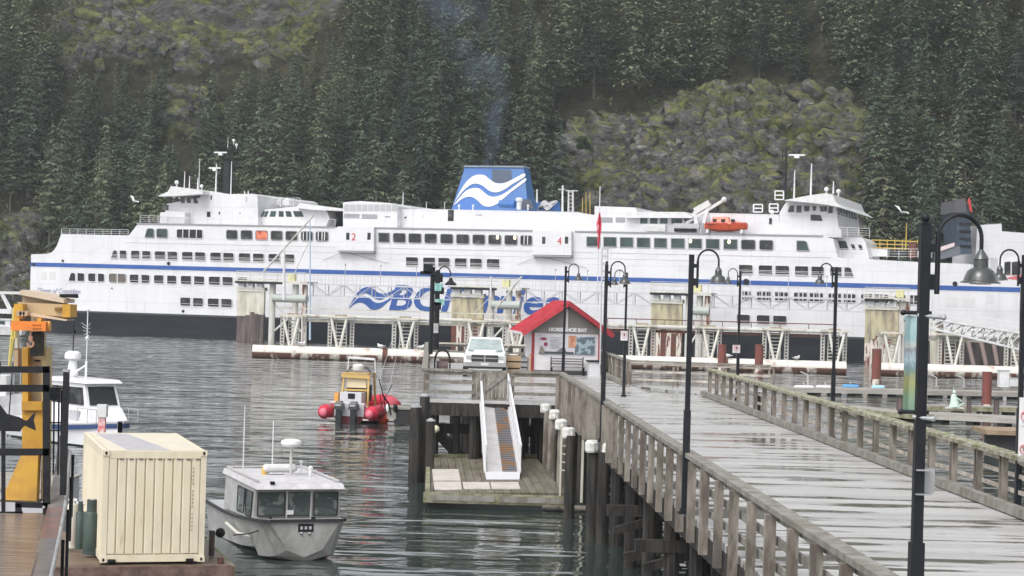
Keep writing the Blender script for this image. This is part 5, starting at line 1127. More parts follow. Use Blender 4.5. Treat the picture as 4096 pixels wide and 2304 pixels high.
# ------------------------------------------------------------ landing float and gangway
def landing():
    z = .55; P = [G(1700,1971,z),G(2256,1971,z),G(2146,1828,z),G(1706,1828,z)]; o = P[0]
    t = T('landing_float', 'square wooden landing float at the foot of the gangway', 'float', (o.x,o.y,0)); q = [Vector((p.x-o.x,p.y-o.y,0)) for p in P]
    L_ = q[1].x; D = q[2].y
    m_ = mat('mossy_planks',(.13,.115,.075),.7,c2=(.20,.175,.14),scale=1.4,stretch=(3,.4,1),bump=.3)
    n = 16
    b = MB()
    for k in range(n): 
        f0 = k/n; f1 = (k+1)/n-.004; b.prism([q[0].lerp(q[1],f0)+Vector((0,0,z)),q[0].lerp(q[1],f1)+Vector((0,0,z)),q[3].lerp(q[2],f1)+Vector((0,0,z)),q[3].lerp(q[2],f0)+Vector((0,0,z))],(0,0,-.1))
    b.build('deck', m_, t)
    b = MB(); b.box((L_*.27,-.06,z-.14),(L_*.46,.1,.2)).box((L_*.76,-.06,z-.14),(L_*.46,.1,.2)); b.build('fascia', M_woodl, t)
    b = MB(); b.box((L_*.5,0,z-.15),(L_+.1,.14,.34)); b.build('edge_beam', M_green, t)
    b = MB(); b.prism([q[0]+Vector((.1,.1,z-.12)),q[1]+Vector((-.1,.1,z-.12)),q[2]+Vector((-.1,-.1,z-.12)),q[3]+Vector((.1,-.1,z-.12))],(0,0,-.6)); b.build('float_body', M_dockd, t)
    b = MB(); b.bar(q[0]+Vector((.08,0,z+.05)),q[3]+Vector((.08,0,z+.05)),.16,.12).bar(q[3]+Vector((0,0,z+.05)),q[2]+Vector((0,0,z+.05)),.16,.14); b.build('kerb', M_green, t)
    pm = mat('pale_pads',(.62,.57,.52),.6,c2=(.5,.46,.42),scale=2)
    for xs in ([(1728,1876),(1833,1876),(1843,1922),(1733,1922)],[(1733,1926),(1843,1926),(1848,1958),(1738,1958)],[(1850,1928),(1955,1928),(1962,1955),(1855,1955)],[(1962,1928),(2072,1928),(2082,1955),(1967,1955)]):
        p = [G(x,y,z+.04)-Vector((o.x,o.y,0)) for x,y in xs]; b = MB(); b.prism(p,(0,0,-.03)); b.build('deck_panel', pm, t)
landing()
def gangway():
    a0 = G(1920,1590,DZ+.05); a1 = G(2028,1590,DZ+.05); b0 = G(1940,1890,.75); b1 = G(2080,1890,.75)
    t = T('gangway', 'white aluminium gangway with ribbed tread sloping from the plank gate down to the float', 'gangway', (a0.x,a0.y,0)); o = Vector((a0.x,a0.y,0)); a0-=o; a1-=o; b0-=o; b1-=o
    up = Vector((0,0,1)); wm = mat('gangway_white',(.70,.70,.72),.45,.1)
    b = MB(); b.prism([a0,a1,b1,b0],(0,0,-.12)); b.build('deck', mat('gangway_grey',(.52,.50,.51),.6,c2=(.6,.58,.58),scale=2), t)
    tm = mat('tread_rust',(.50,.27,.12),.7,c2=(.30,.30,.32),scale=1.1,lo=.45,hi=.5); dm = mat('tread_dark',(.12,.12,.13),.6)
    p0 = a0.lerp(a1,.48)+up*.012; p1 = a0.lerp(a1,.92)+up*.012; q0 = b0.lerp(b1,.5)+up*.012; q1 = b0.lerp(b1,.92)+up*.012
    b = MB(); b.prism([p0,p1,q1,q0],(0,0,-.008)); b.build('tread_strip', dm, t)
    n = 44; b = MB()
    for k in range(n): f = (k+.5)/n; b.bar(p0.lerp(q0,f)+up*.02,p1.lerp(q1,f)+up*.02,.07,.03)
    b.build('tread_ribs', tm, t)
    for s0,s1,nm in ((a0,b0,'l'),(a1,b1,'r')):
        d = s1-s0; b = MB(); b.bar(s0+up*.98,s1+up*.98,.09,.09).bar(s0+up*.05,s1+up*.05,.09,.14).bar(s0+up*.5,s1+up*.5,.05,.05)
        for k in range(13): b.bar(s0+d*k/12,s0+d*k/12+up*.95,.05,.05)
        b.build('side_rail', wm, t)
    c0 = b0; c1 = b1; e0 = G(1945,1916,.6)-o; e1 = G(2078,1916,.6)-o; b = MB(); b.prism([c0+up*.03,c1+up*.03,e1,e0],(0,0,-.04)); b.build('apron_plate', wm, t)
    r0 = a0+Vector((0,.45,.08)); r1 = a1+Vector((0,.45,.08)); b = MB(); b.prism([a0+up*.03,a1+up*.03,r1,r0],(0,0,-.04)); b.build('top_plate', wm, t)
gangway()
t = T('floating_log', 'pale weathered log raft floating right of the landing float', 'log', G(2170,2036,.05), 0)
b = MB(); b.tube((0,0,.06),(2.0,.25,.06),.09,.08,8).tube((.1,-.2,.04),(1.8,-.05,.04),.07,.07,8); b.build('log', M_woodl, t); b = MB(); b.bar((.5,-.3,.16),(.55,.3,.16),.06); b.build('batten', M_cream, t)
t = T('mooring_buoy', 'pale yellow float hanging under the platform, left of the gangway', 'buoy', A(1740,1716,82), 0); b = MB(); b.sphere((0,0,0),.2,12,0,1,1,.8); b.build('float', mat('buoy_cream',(.66,.66,.48),.6), t, smooth=True); b = MB(); b.tube((0,0,.15),(0,0,1.0),.015,None,5); b.build('rope', M_fendb, t)
# ------------------------------------------------------------ lamp posts
M_lampk = mat('lamp_black', (0.008,0.009,0.013), 0.42, c2=(0.014,0.016,0.021), scale=2, spec=.35)
def lamp_post():
    h = 5.0; t = T('lamp_post', '', 'lamp post', (0,0,0), 0, 'black gooseneck lamp posts along the pier')
    b = MB(); b.box((0,0,h*.2),(.135,.135,h*.4)); b.box((0,0,h*.7),(.10,.10,h*.6)); b.build('pole', M_lampk, t)
    b = MB(); b.box((0,0,.02),(.26,.26,.04)).box((0,0,.06),(.18,.18,.1)); b.build('base_plate', M_lampk, t)
    b = MB(); b.lathe([(.05,0),(.055,.01),(.025,.02),(.02,.03)],(0,0,h),10); b.sphere((0,0,h+.065),.045,14); b.build('ball_finial', M_lampk, t, smooth=True)
    ax = .13; b = MB(); b.tube((ax,0,h-.68),(ax,0,h-.12),.026,None,10)
    pts = [(ax+.215-.215*math.cos(a), 0, h-.12+.225*math.sin(a)) for a in np.linspace(0,math.pi,15)]
    b.path(pts,.021,8); b.tube(pts[-1],(ax+.43,0,h-.26),.021,None,8); b.build('gooseneck_arm', M_lampk, t, smooth=True)
    b = MB(); b.box((ax/2,0,h-.23),(ax,.04,.08)); b.build('bracket', M_lampk, t); b = MB(); b.box((ax/2,0,h-.56),(ax,.04,.15)); b.build('bracket', M_lampk, t)
    b = MB(); cx = ax+.43; z = h-.56; b.lathe([(.16,0),(.195,.0),(.19,.015),(.165,.025),(.155,.06),(.13,.12),(.085,.15),(.072,.155),(.07,.23),(.078,.235),(.07,.255),(.04,.30),(.02,.33)],(cx,0,z),24); b.build('lamp_shade', mat('shade_grey_green',(.045,.05,.05),.3,c2=(.07,.075,.075),scale=3,coat=.4), t, smooth=True)
    b = MB(); b.lathe([(.03,-.015),(.1,-.01),(.12,.01)],(cx,0,z),16); b.build('lens', mat('lamp_lens',(.55,.55,.52),.3), t)
    return t
lp = lamp_post(); LPS = [
 (3702,898,19.6,1,'nearest and tallest-looking lamp post, at the right with a ball on top'),
 (2767,1018,40.9,1,'second lamp post on the left rail of the pier, cut square at the top'),
 (2427,1059,60.3,1,'ball-topped lamp post on the left rail just right of the kiosk'),
 (2264,1065,82.4,1,'thin lamp post standing in front of the kiosk bench'),
 (2508,1090,88.0,-1,'thin lamp post right of the kiosk carrying a small notice'),
 (2962,1085,87.5,-1,'thin lamp post on the right rail with a small square sign and a left-facing arm'),
 (3346,1068,64.8,-1,'lamp post on the right rail in front of the slatted hull openings'),
 (4098,1020,43.5,-1,'lamp post cut by the right edge of the picture')]
LAMPT = []
for k,(x,y,Y,sg,lab) in enumerate(LPS):
    q = A(x,y,Y); hh_ = q.z-DZ; sc = hh_/5.0; o = lp if k == 0 else dup(lp,(0,0,0),0,lab); o['label'] = lab
    o.location = (q.x,q.y,DZ); o.rotation_euler = (0,0,(PRZ if sg > 0 else PRZ+math.pi)); o.scale = (1,1,1) if k in (0,1,2) else (.95,.95,1)
    LAMPT.append(o)
    for c in list(o.children):
        if c.name.startswith('pole'): c.scale.z = sc
        elif not c.name.startswith('base_plate'): c.location.z = hh_-5.0
        if c.name.startswith('ball_finial') and k not in (0,2): bpy.data.objects.remove(c)
print('lamp heights', len(LAMPT))
def sign(x, y0, y1, w, Y, label, kind='parking', face=0):
    a = A(x,y0,Y); c = A(x,y1,Y); s = Y/FPX; W = w*s; Hh = a.z-c.z; t = T('notice_sign', label, 'sign', (c.x,Y,c.z), face)
    b = MB(); b.box((0,0,Hh/2),(W,.02,Hh)); b.build('board', M_white2, t)
    n = 2 if kind == 'double' else 1
    for k in range(n):
        cz = Hh*(.72-.5*k) if n == 2 else Hh*.6; r = W*.36; b = MB()
        for i in range(20): a0 = 6.283*i/20; a1 = 6.283*(i+1)/20; b.bar((r*math.cos(a0),-.02,cz+r*math.sin(a0)),(r*math.cos(a1),-.02,cz+r*math.sin(a1)),.012,r*.2,0,(0,1,0))
        b.bar((-r*.7,-.022,cz+r*.7),(r*.7,-.022,cz-r*.7),.012,r*.18,0,(0,1,0)); b.build('prohibition_ring', M_red, t)
        b = MB(); b.box((0,-.015,cz),(r*.5,.01,r*.9)).box((r*.2,-.015,cz+r*.2),(r*.5,.01,r*.4)); b.build('symbol', M_black, t)
        for j in range(2): b = MB(); b.box((0,-.015,cz-r*1.3-j*.06*Hh),(W*.6,.01,Hh*.015)); b.build('small_print', M_grey, t)
    return t
sign(2496,1324,1362,28,87.5,'small white notice with a red ring on the lamp post right of the kiosk')
b = MB(); 
sign(2945,1380,1412,30,87,'small square white sign with a pink ring on the right rail lamp post')
sign(4096,1590,1855,50,42.8,'tall white sign with two red prohibition rings at the right edge','double')
# painted banner and bracket arms on the nearest post
pp = LAMPT[0].location
def banner():
    Y = pp.y; a = A(3622,1262,Y); c = A(3658,1640,Y); t = T('banner', 'narrow painted teal and olive banner hanging left of the nearest lamp post', 'banner', (c.x,Y,c.z)); Hh = a.z-c.z; W = c.x-a.x
    def bm(): pass
    m = bpy.data.materials.new('banner_art'); m.use_nodes = True; N = m.node_tree.nodes; L = m.node_tree.links; tc = N.new('ShaderNodeTexCoord'); sx = N.new('ShaderNodeSeparateXYZ'); L.new(tc.outputs['Generated'], sx.inputs[0])
    nz = N.new('ShaderNodeTexNoise'); nz.inputs['Scale'].default_value = 7; mp = N.new('ShaderNodeMapping'); mp.inputs['Scale'].default_value = (1,1,2.2); L.new(tc.outputs['Generated'], mp.inputs[0]); L.new(mp.outputs[0], nz.inputs['Vector'])
    ad = N.new('ShaderNodeMath'); ad.operation = 'MULTIPLY_ADD'; ad.inputs[1].default_value = .22; L.new(nz.outputs[0], ad.inputs[0]); L.new(sx.outputs['Z'], ad.inputs[2]); r = N.new('ShaderNodeValToRGB'); cr = r.color_ramp
    els = [(0,(.12,.22,.17)),(.25,(.2,.3,.2)),(.42,(.33,.33,.14)),(.55,(.16,.26,.27)),(.66,(.35,.45,.5)),(.74,(.2,.2,.22)),(.80,(.42,.45,.42)),(.86,(.25,.40,.42)),(1,(.34,.48,.5))]
    while len(cr.elements) < len(els): cr.elements.new(.5)
    for e,(p,c_) in zip(cr.elements, els): e.position = p; e.color = (*c_,1)
    L.new(ad.outputs[0], r.inputs[0]); L.new(r.outputs[0], N['Principled BSDF'].inputs['Base Color']); N['Principled BSDF'].inputs['Roughness'].default_value = .5
    secs = [[(-W+.0,.35*f*0,Hh*f),(-W,.012,Hh*f),(-W*.5,.03+.012*math.sin(f*9),Hh*f),(0,.012,Hh*f),(0,0,Hh*f),(-W*.5,.018+.012*math.sin(f*9),Hh*f)] for f in np.linspace(0,1,14)]
    b = MB(); b.loft(secs); b.build('cloth', m, t)
    for f in (0,1): b = MB(); b.tube((-W*1.15,0,Hh*f+(.03 if f else -.02)),(.14,0,Hh*f+(.03 if f else -.02)),.02,None,8).sphere((-W*1.2,0,Hh*f+(.03 if f else -.02)),.03,8); b.build('bracket_rod', M_lampk, t)
banner()
Y = pp.y
for y0,y1,x0,x1,lab in [(1262,1270,3690,3775,'upper grey bracket arm sticking out right of the nearest lamp post'),(1668,1676,3670,3732,'lower pale bracket arm sticking out right of the nearest lamp post')]:
    a = A(x0,y0,Y-.02); c = A(x1,y1,Y-.05); t = T('bracket_arm', lab, 'bracket', a); b = MB(); b.tube((-.05,0,0),c-a,.022,None,8); b.build('rod', M_steel, t); b = MB(); b.sphere(tuple(c-a),.03,8); b.build('end_knob', M_steel, t)
def plate():
    a = A(3655,1870,Y+.09); c = A(3737,1978,Y+.09); t = T('sign_plate', 'grey back of a rounded sign strapped to the nearest lamp post', 'sign', (a.x,Y+.09,c.z)); W = c.x-a.x; Hh = a.z-c.z; r = .03
    pts = []
    for cx,cz,a0 in ((W-r,r,-90),(W-r,Hh-r,0),(r,Hh-r,90),(r,r,180)):
        for k in range(5): aa = R_(a0+k*22.5); pts.append((cx+r*math.cos(aa),0,cz+r*math.sin(aa)))
    b = MB(); b.prism(pts,(0,.006,0)); b.build('plate', mat('alu_sheet',(.48,.49,.50),.45,.3), t)
    for z in (.012,Hh-.012): b = MB(); b.box((.07,-.10,z),(.155,.17,.012)); b.build('strap', M_steel, t)
plate()
# twin dark poles with lamps at the far left corner of the platform
def twin(x, yt, yb, Y, lab, arms, extra):
    q = A(x,yt,Y); z0 = A(x,yb,Y).z; t = T('signal_pole', lab, 'pole', (q.x,Y,z0), 0); h = q.z-z0; b = MB(); b.tube((0,0,0),(0,0,h),.17 if arms else .12,.12,8); b.build('pole', M_black, t)
    for (dz,w,hh_,dx,mm) in extra: b = MB(); b.box((dx,-.1,dz*h),(w,.3,hh_)); b.build('fitting', mm, t)
    if arms:
        b = MB(); pts = [(.35-.35*math.cos(a),0,h*.93+.5*math.sin(a)) for a in np.linspace(0,math.pi,9)]; b.path(pts,.04,6); b.build('gooseneck_arm', M_black, t)
        b = MB(); b.lathe([(.32,0),(.3,.08),(.12,.25),(.08,.4)],(.7,0,h*.93-.5),12); b.build('lamp_shade', M_black, t)
M_teal = mat('teal_fitting', (.12,.35,.33), .5, c2=(.35,.55,.52), scale=4)
twin(1732,1068,1417,105,'thick dark pole at the far left platform corner, left one of the pair',0,[(.93,.9,.18,-.2,M_black),(.98,.5,.5,-.25,M_black),(.76,.35,.3,.3,M_teal),(.3,.25,.5,.25,M_steel)])
twin(1752,1080,1400,107,'dark pole with teal fittings and a small arm, right one of the pair',1,[(.9,.55,.45,0,M_black),(.8,.4,.3,.1,M_teal),(.74,.5,.35,.1,M_black),(.6,.5,.3,.15,M_teal),(.55,.45,.4,0,M_black)])
t = T('radio_mast', 'thin grey twin pole right of the kiosk ridge', 'mast', A(2404,1330,93), 0)
b = MB(); b.tube((0,0,-1.5),(-.06,0,3.9),.04,None,6).tube((.22,0,-1.5),(.2,0,4.0),.03,None,6); b.build('pole', M_grey, t)
for k in range(5): b = MB(); b.box((.1,0,3.9-k*.35),(.3,.08,.1)); b.build('clamp', M_grey, t)
# ------------------------------------------------------------ pickup truck
def pickup():
    g = A(1937,1509,104); t = T('pickup_truck', 'white pickup truck parked on the platform facing the camera', 'pickup truck', (g.x,g.y,DZ), R_(0)); t.scale = (1.14,1,1.06)
    Wp = mat('truck_white',(.80,.81,.80),.22,coat=.6); ch = mat('chrome',(.6,.6,.6),.2,.9); dk = mat('truck_trim',(.03,.03,.032),.5)
    hw = .98
    def sec(y, w, z0, z1, w2=None, z2=None): # lower body section
        w2 = w2 or w*.93; return [(-w,y,z0),(-w,y,z1-.12),(-w2,y,z1),(w2,y,z1),(w,y,z1-.12),(w,y,z0)]
    b = MB(); b.loft([sec(-.02,.86,.62,1.0),sec(.10,.95,.55,1.10),sec(.5,hw,.5,1.19),sec(1.25,hw,.45,1.25),sec(3.4,hw,.45,1.24),sec(5.5,hw,.5,1.24),sec(5.6,.93,.55,1.2)]); b.build('body', Wp, t, smooth=True)
    b = MB(); b.loft([[(-.42,.35,1.16),(-.36,.4,1.20),(.36,.4,1.20),(.42,.35,1.16)],[(-.55,1.2,1.27),(-.48,1.2,1.33),(.48,1.2,1.33),(.55,1.2,1.27)]]); b.build('bonnet', Wp, t, smooth=True)
    b = MB(); b.loft([[(-.90,1.25,1.2),(.90,1.25,1.2),(.90,3.5,1.2),(-.90,3.5,1.2)],[(-.74,1.95,1.86),(.74,1.95,1.86),(.74,3.3,1.86),(-.74,3.3,1.86)],[(-.66,2.1,1.92),(.66,2.1,1.92),(.66,3.2,1.92),(-.66,3.2,1.92)]]); b.build('cab', Wp, t, smooth=True)
    gl = mat('windscreen',(.38,.45,.44),.08,c2=(.28,.33,.33),scale=1.2)
    b = MB(); b.prism([(-.80,1.27,1.27),(.80,1.27,1.27),(.68,1.90,1.82),(-.68,1.90,1.82)],(0,-.03,.02)); b.build('windscreen', gl, t)
    for sx in (-1,1):
        b = MB(); b.prism([(sx*.885,1.55,1.3),(sx*.885,2.9,1.3),(sx*.77,2.8,1.78),(sx*.78,1.95,1.78)],(sx*.02,0,.005)); b.build('side_window', M_glass, t)
        b = MB(); b.box((sx*1.17,1.5,1.33),(.2,.1,.24)); b.box((sx*1.03,1.52,1.28),(.14,.06,.06)); b.build('wing_mirror', dk, t)
        b = MB(); b.box((sx*.72,.0,.98),(.26,.12,.17)); b.build('headlight', mat('headlamp',(.5,.52,.52),.12,.3), t)
        for y in (.95,4.55):
            b = MB(); b.tube((sx*.82,y,.38),(sx*1.0,y,.38),.38,None,18); o = b.build('wheel', mat('tyre',(.02,.02,.02),.8), t); b = MB(); b.tube((sx*.99,y,.38),(sx*1.02,y,.38),.22,None,14); b.build('rim', ch, o)
    b = MB()
    for sx in (-1,1): b.box((sx*.32,-.06,1.02),(.58,.06,.12)).box((sx*.32,-.06,.86),(.58,.06,.16))
    b.build('grille', dk, t)
    b = MB(); b.box((0,-.07,.945),(1.16,.05,.045)).box((0,-.075,.95),(.06,.06,.32)).box((0,-.05,1.09),(1.2,.06,.05)).box((0,-.06,.79),(1.1,.06,.04)); b.build('grille_bars', ch, t)
    b = MB(); b.box((0,-.1,.64),(1.86,.16,.2)); b.build('bumper', ch, t); b = MB(); b.box((0,-.06,.5),(1.7,.12,.14)); b.build('air_dam', dk, t)
    b = MB(); b.box((0,-.19,.66),(.34,.02,.12)); b.build('number_plate', mat('plate_pale',(.6,.6,.62),.5), t)
pickup()
# ------------------------------------------------------------ kiosk, bench, bin
def kiosk():
    p = A(2129,1480,110); W = 3.7; D = 3.2; t = T('kiosk', 'small white information kiosk with a red metal roof at the end of the pier', 'kiosk', (p.x,p.y,DZ), R_(7)); hw_ = 2.5
    wm = mat('kiosk_white',(.74,.72,.74),.55,c2=(.66,.64,.66),scale=3,stretch=(.3,1,6)); rm = mat('kiosk_red',(.42,.025,.04),.5,c2=(.52,.06,.08),scale=1.6); rt_ = mat('red_trim',(.30,.02,.035),.5); gm = mat('gable_grey',(.20,.185,.18),.6)
    b = MB(); b.box((W/2,D/2,hw_/2),(W,D,hw_)); b.build('wall', wm, t)
    ridge = 4.06; ov = .68
    b = MB(); b.prism([(0,0,hw_),(W,0,hw_),(W/2,0,ridge-.18)],(0,D,0)); b.build('gable', gm, t)
    b = MB(); b.box((W/2,-.03,hw_+(ridge-hw_)/2-.2),(.1,.06,ridge-hw_-.45)); b.build('gable_post', wm, t)
    for sx in (-1,1):
        e0 = Vector((W/2+sx*(W/2+ov),-.55,hw_-.18)); r0 = Vector((W/2,-.55,ridge)); th = .08
        b = MB(); b.prism([r0,e0,e0+Vector((0,D+2.6,0)),r0+Vector((0,D+2.6,0))],(sx*.0,0,-th)); 
        for k in range(9): y = -.5+(D+2.5)*k/8; b.bar(r0+Vector((0,y+.55,.02)),e0+Vector((0,y+.55,.02)),.04,.05)
        b.build('roof', rm, t, 'red metal roof slope')
        b = MB(); b.bar(r0+Vector((0,-.03,-.1)),e0+Vector((0,-.03,-.1)),.05,.26); b.build('barge_board', rt_ if sx > 0 else rm, t)
        b = MB(); b.bar(e0+Vector((0,-.03,-.06)),e0+Vector((0,D+2.6,-.06)),.12,.12); b.build('gutter', rt_ if sx>0 else M_white2, t)
        b = MB(); b.box((W/2+sx*W/2,.0,hw_/2-.1),(.14,.14,hw_-.2)); b.build('corner_post', rt_, t)
    # information panel
    x0,x1,za,zb = .28,W-.22,1.15,2.2
    b = MB(); b.box(((x0+x1)/2,-.04,(za+zb)/2),(x1-x0,.04,zb-za)); pn = b.build('information_panel', mat('panel_lilac',(.55,.53,.58),.35), t)
    def pt(xa,xb,z_a,z_b,c,nm): b = MB(); X = lambda f: x0+(x1-x0)*f; Z = lambda f: za+(zb-za)*f; b.box(((X(xa)+X(xb))/2,-.067-.004*pt.k,(Z(z_a)+Z(z_b))/2),(X(xb)-X(xa),.008,Z(z_b)-Z(z_a))); b.build(nm, c, pn); pt.k += 1
    pt.k = 0
    blu = mat('map_slate',(.10,.14,.17),.4,c2=(.30,.38,.42),scale=3.2,lo=.5,hi=.54,detail=2)
    pt(.64,.985,0,.93,blu,'map_picture'); pt(.52,.66,.35,.97,mat('poster_orange',(.42,.17,.09),.5,c2=(.55,.35,.25),scale=3),'orange_poster'); pt(.02,.62,0,.12,mat('strip_dark',(.06,.07,.08),.5),'dark_strip')
    for k,z in enumerate((.86,.76,.68,.58,.48,.40,.32)): pt(.2,.42-.03*(k%3),z-.02,z+.012,mat('text_grey',(.36,.36,.40),.5),'text_lines')
    mr = mat('maroon',(.22,.02,.06),.5)
    X = lambda f: x0+(x1-x0)*f; Z = lambda f: za+(zb-za)*f
    b = MB(); b.sphere((X(.09),-.1,Z(.78)),.16,10,0,1.2,.1,.45).sphere((X(.13),-.1,Z(.5)),.11,12,0,1,.1,1); b.build('maroon_motif', mr, pn)
    b = MB(); b.sphere((X(.06),-.1,Z(.32)),.08,10,0,1,.15,1.1).box((X(.07),-.1,Z(.14)),(.24,.02,.26)); b.build('portrait_picture', mat('portrait',(.35,.3,.26),.6,c2=(.06,.06,.06),scale=9), pn)
    b = MB(); b.prism([(X(.3),-.1,Z(.1)),(X(.5),-.1,Z(.1)),(X(.44),-.1,Z(.38))],(0,-.006,0)); b.build('picture', mat('slate_pic',(.14,.15,.17),.5), pn)
    put_text('HORSESHOE BAY', 'place_name', M_white2, t, (.85,-.08,hw_-.12), (1,0,0),(0,0,1), 2.15, .22, bold=.06)
    b = MB(); b.box((W/2,-.02,hw_-.05),(W+.2,.06,.34)); b.build('fascia_board', gm, t)
    b = MB(); b.box((W/2,-.01,.12),(W-.1,.06,.24)); b.build('plinth', mat('plinth_dark',(.1,.1,.11),.7), t)
    b = MB(); b.box((-.05,.35,.55),(.10,.5,1.1)); b.build('orange_side_panel', mat('kiosk_amber',(.62,.42,.22),.6), t)
    return t
ks = kiosk()
def kp(x, y, z=0): M = Matrix.Rotation(R_(7),3,'Z'); return Vector(ks.location)+M@Vector((x,y,z))
def bench():
    t = T('bench', 'dark slatted bench against the kiosk wall', 'bench', kp(.95,-.75), R_(7)); W = 1.85; m_ = mat('bench_slat',(.16,.15,.16),.6)
    for k in range(3): b = MB(); b.box((W/2,.45,.62+k*.14),(W,.03,.07)); b.build('back_slat', m_, t)
    for k in range(3): b = MB(); b.box((W/2,.1+k*.14,.45),(W,.09,.03)); b.build('seat_slat', m_, t)
    for x in (.04,W-.04):
        b = MB(); b.bar((x,.05,0),(x,.05,.46),.06).bar((x,.45,0),(x,.47,1.0),.06).bar((x,.03,.43),(x,.47,.43),.05); b.build('leg', M_black, t)
bench()
t = T('litter_bin', 'squat pale grey litter bin with a dark lid right of the bench', 'bin', kp(3.3,-.75), R_(7)); b = MB(); b.loft([[(-.33,-.3,0),(.33,-.3,0),(.33,.3,0),(-.33,.3,0)],[(-.3,-.28,.78),(.3,-.28,.78),(.3,.28,.78),(-.3,.28,.78)]]); b.build('body', mat('bin_grey',(.62,.62,.64),.6), t); b = MB(); b.box((0,0,.83),(.8,.72,.08)); b.build('lid', M_black, t)
# clutter between pickup and kiosk
for x,y,w_,h_,m_,lab in [(2045,1500,1.0,1.1,mat('tan_crate',(.45,.32,.2),.8),'tan crate stack right of the pickup'),(2085,1490,.7,.9,M_steel,'grey metal frame box between the pickup and the kiosk')]:
    p = G(x,y,DZ); t = T('crate', lab, 'crate', p); 
    for k in range(3): b = MB(); b.box((0,0,h_*(k+.5)/3),(w_,.6,h_/3-.08)); b.build('slat_board', m_, t)
    b = MB(); b.box((0,0,h_/2),(w_*.9,.5,h_*.95)); b.build('core', M_dockd, t)
t = T('cable_reel', 'dark round winch frame left of the pickup by the railing', 'winch', G(1768,1500,DZ)); b = MB(); b.path([(.4*math.cos(a),0,.75+.6*math.sin(a)) for a in np.linspace(0,math.pi,9)],.06,6).bar((-.4,0,0),(-.4,0,.8),.08).bar((.4,0,0),(.4,0,.8),.08); b.build('frame', M_black, t); b = MB(); b.tube((-.3,0,.5),(.3,0,.5),.25); b.build('drum', M_fendb, t)
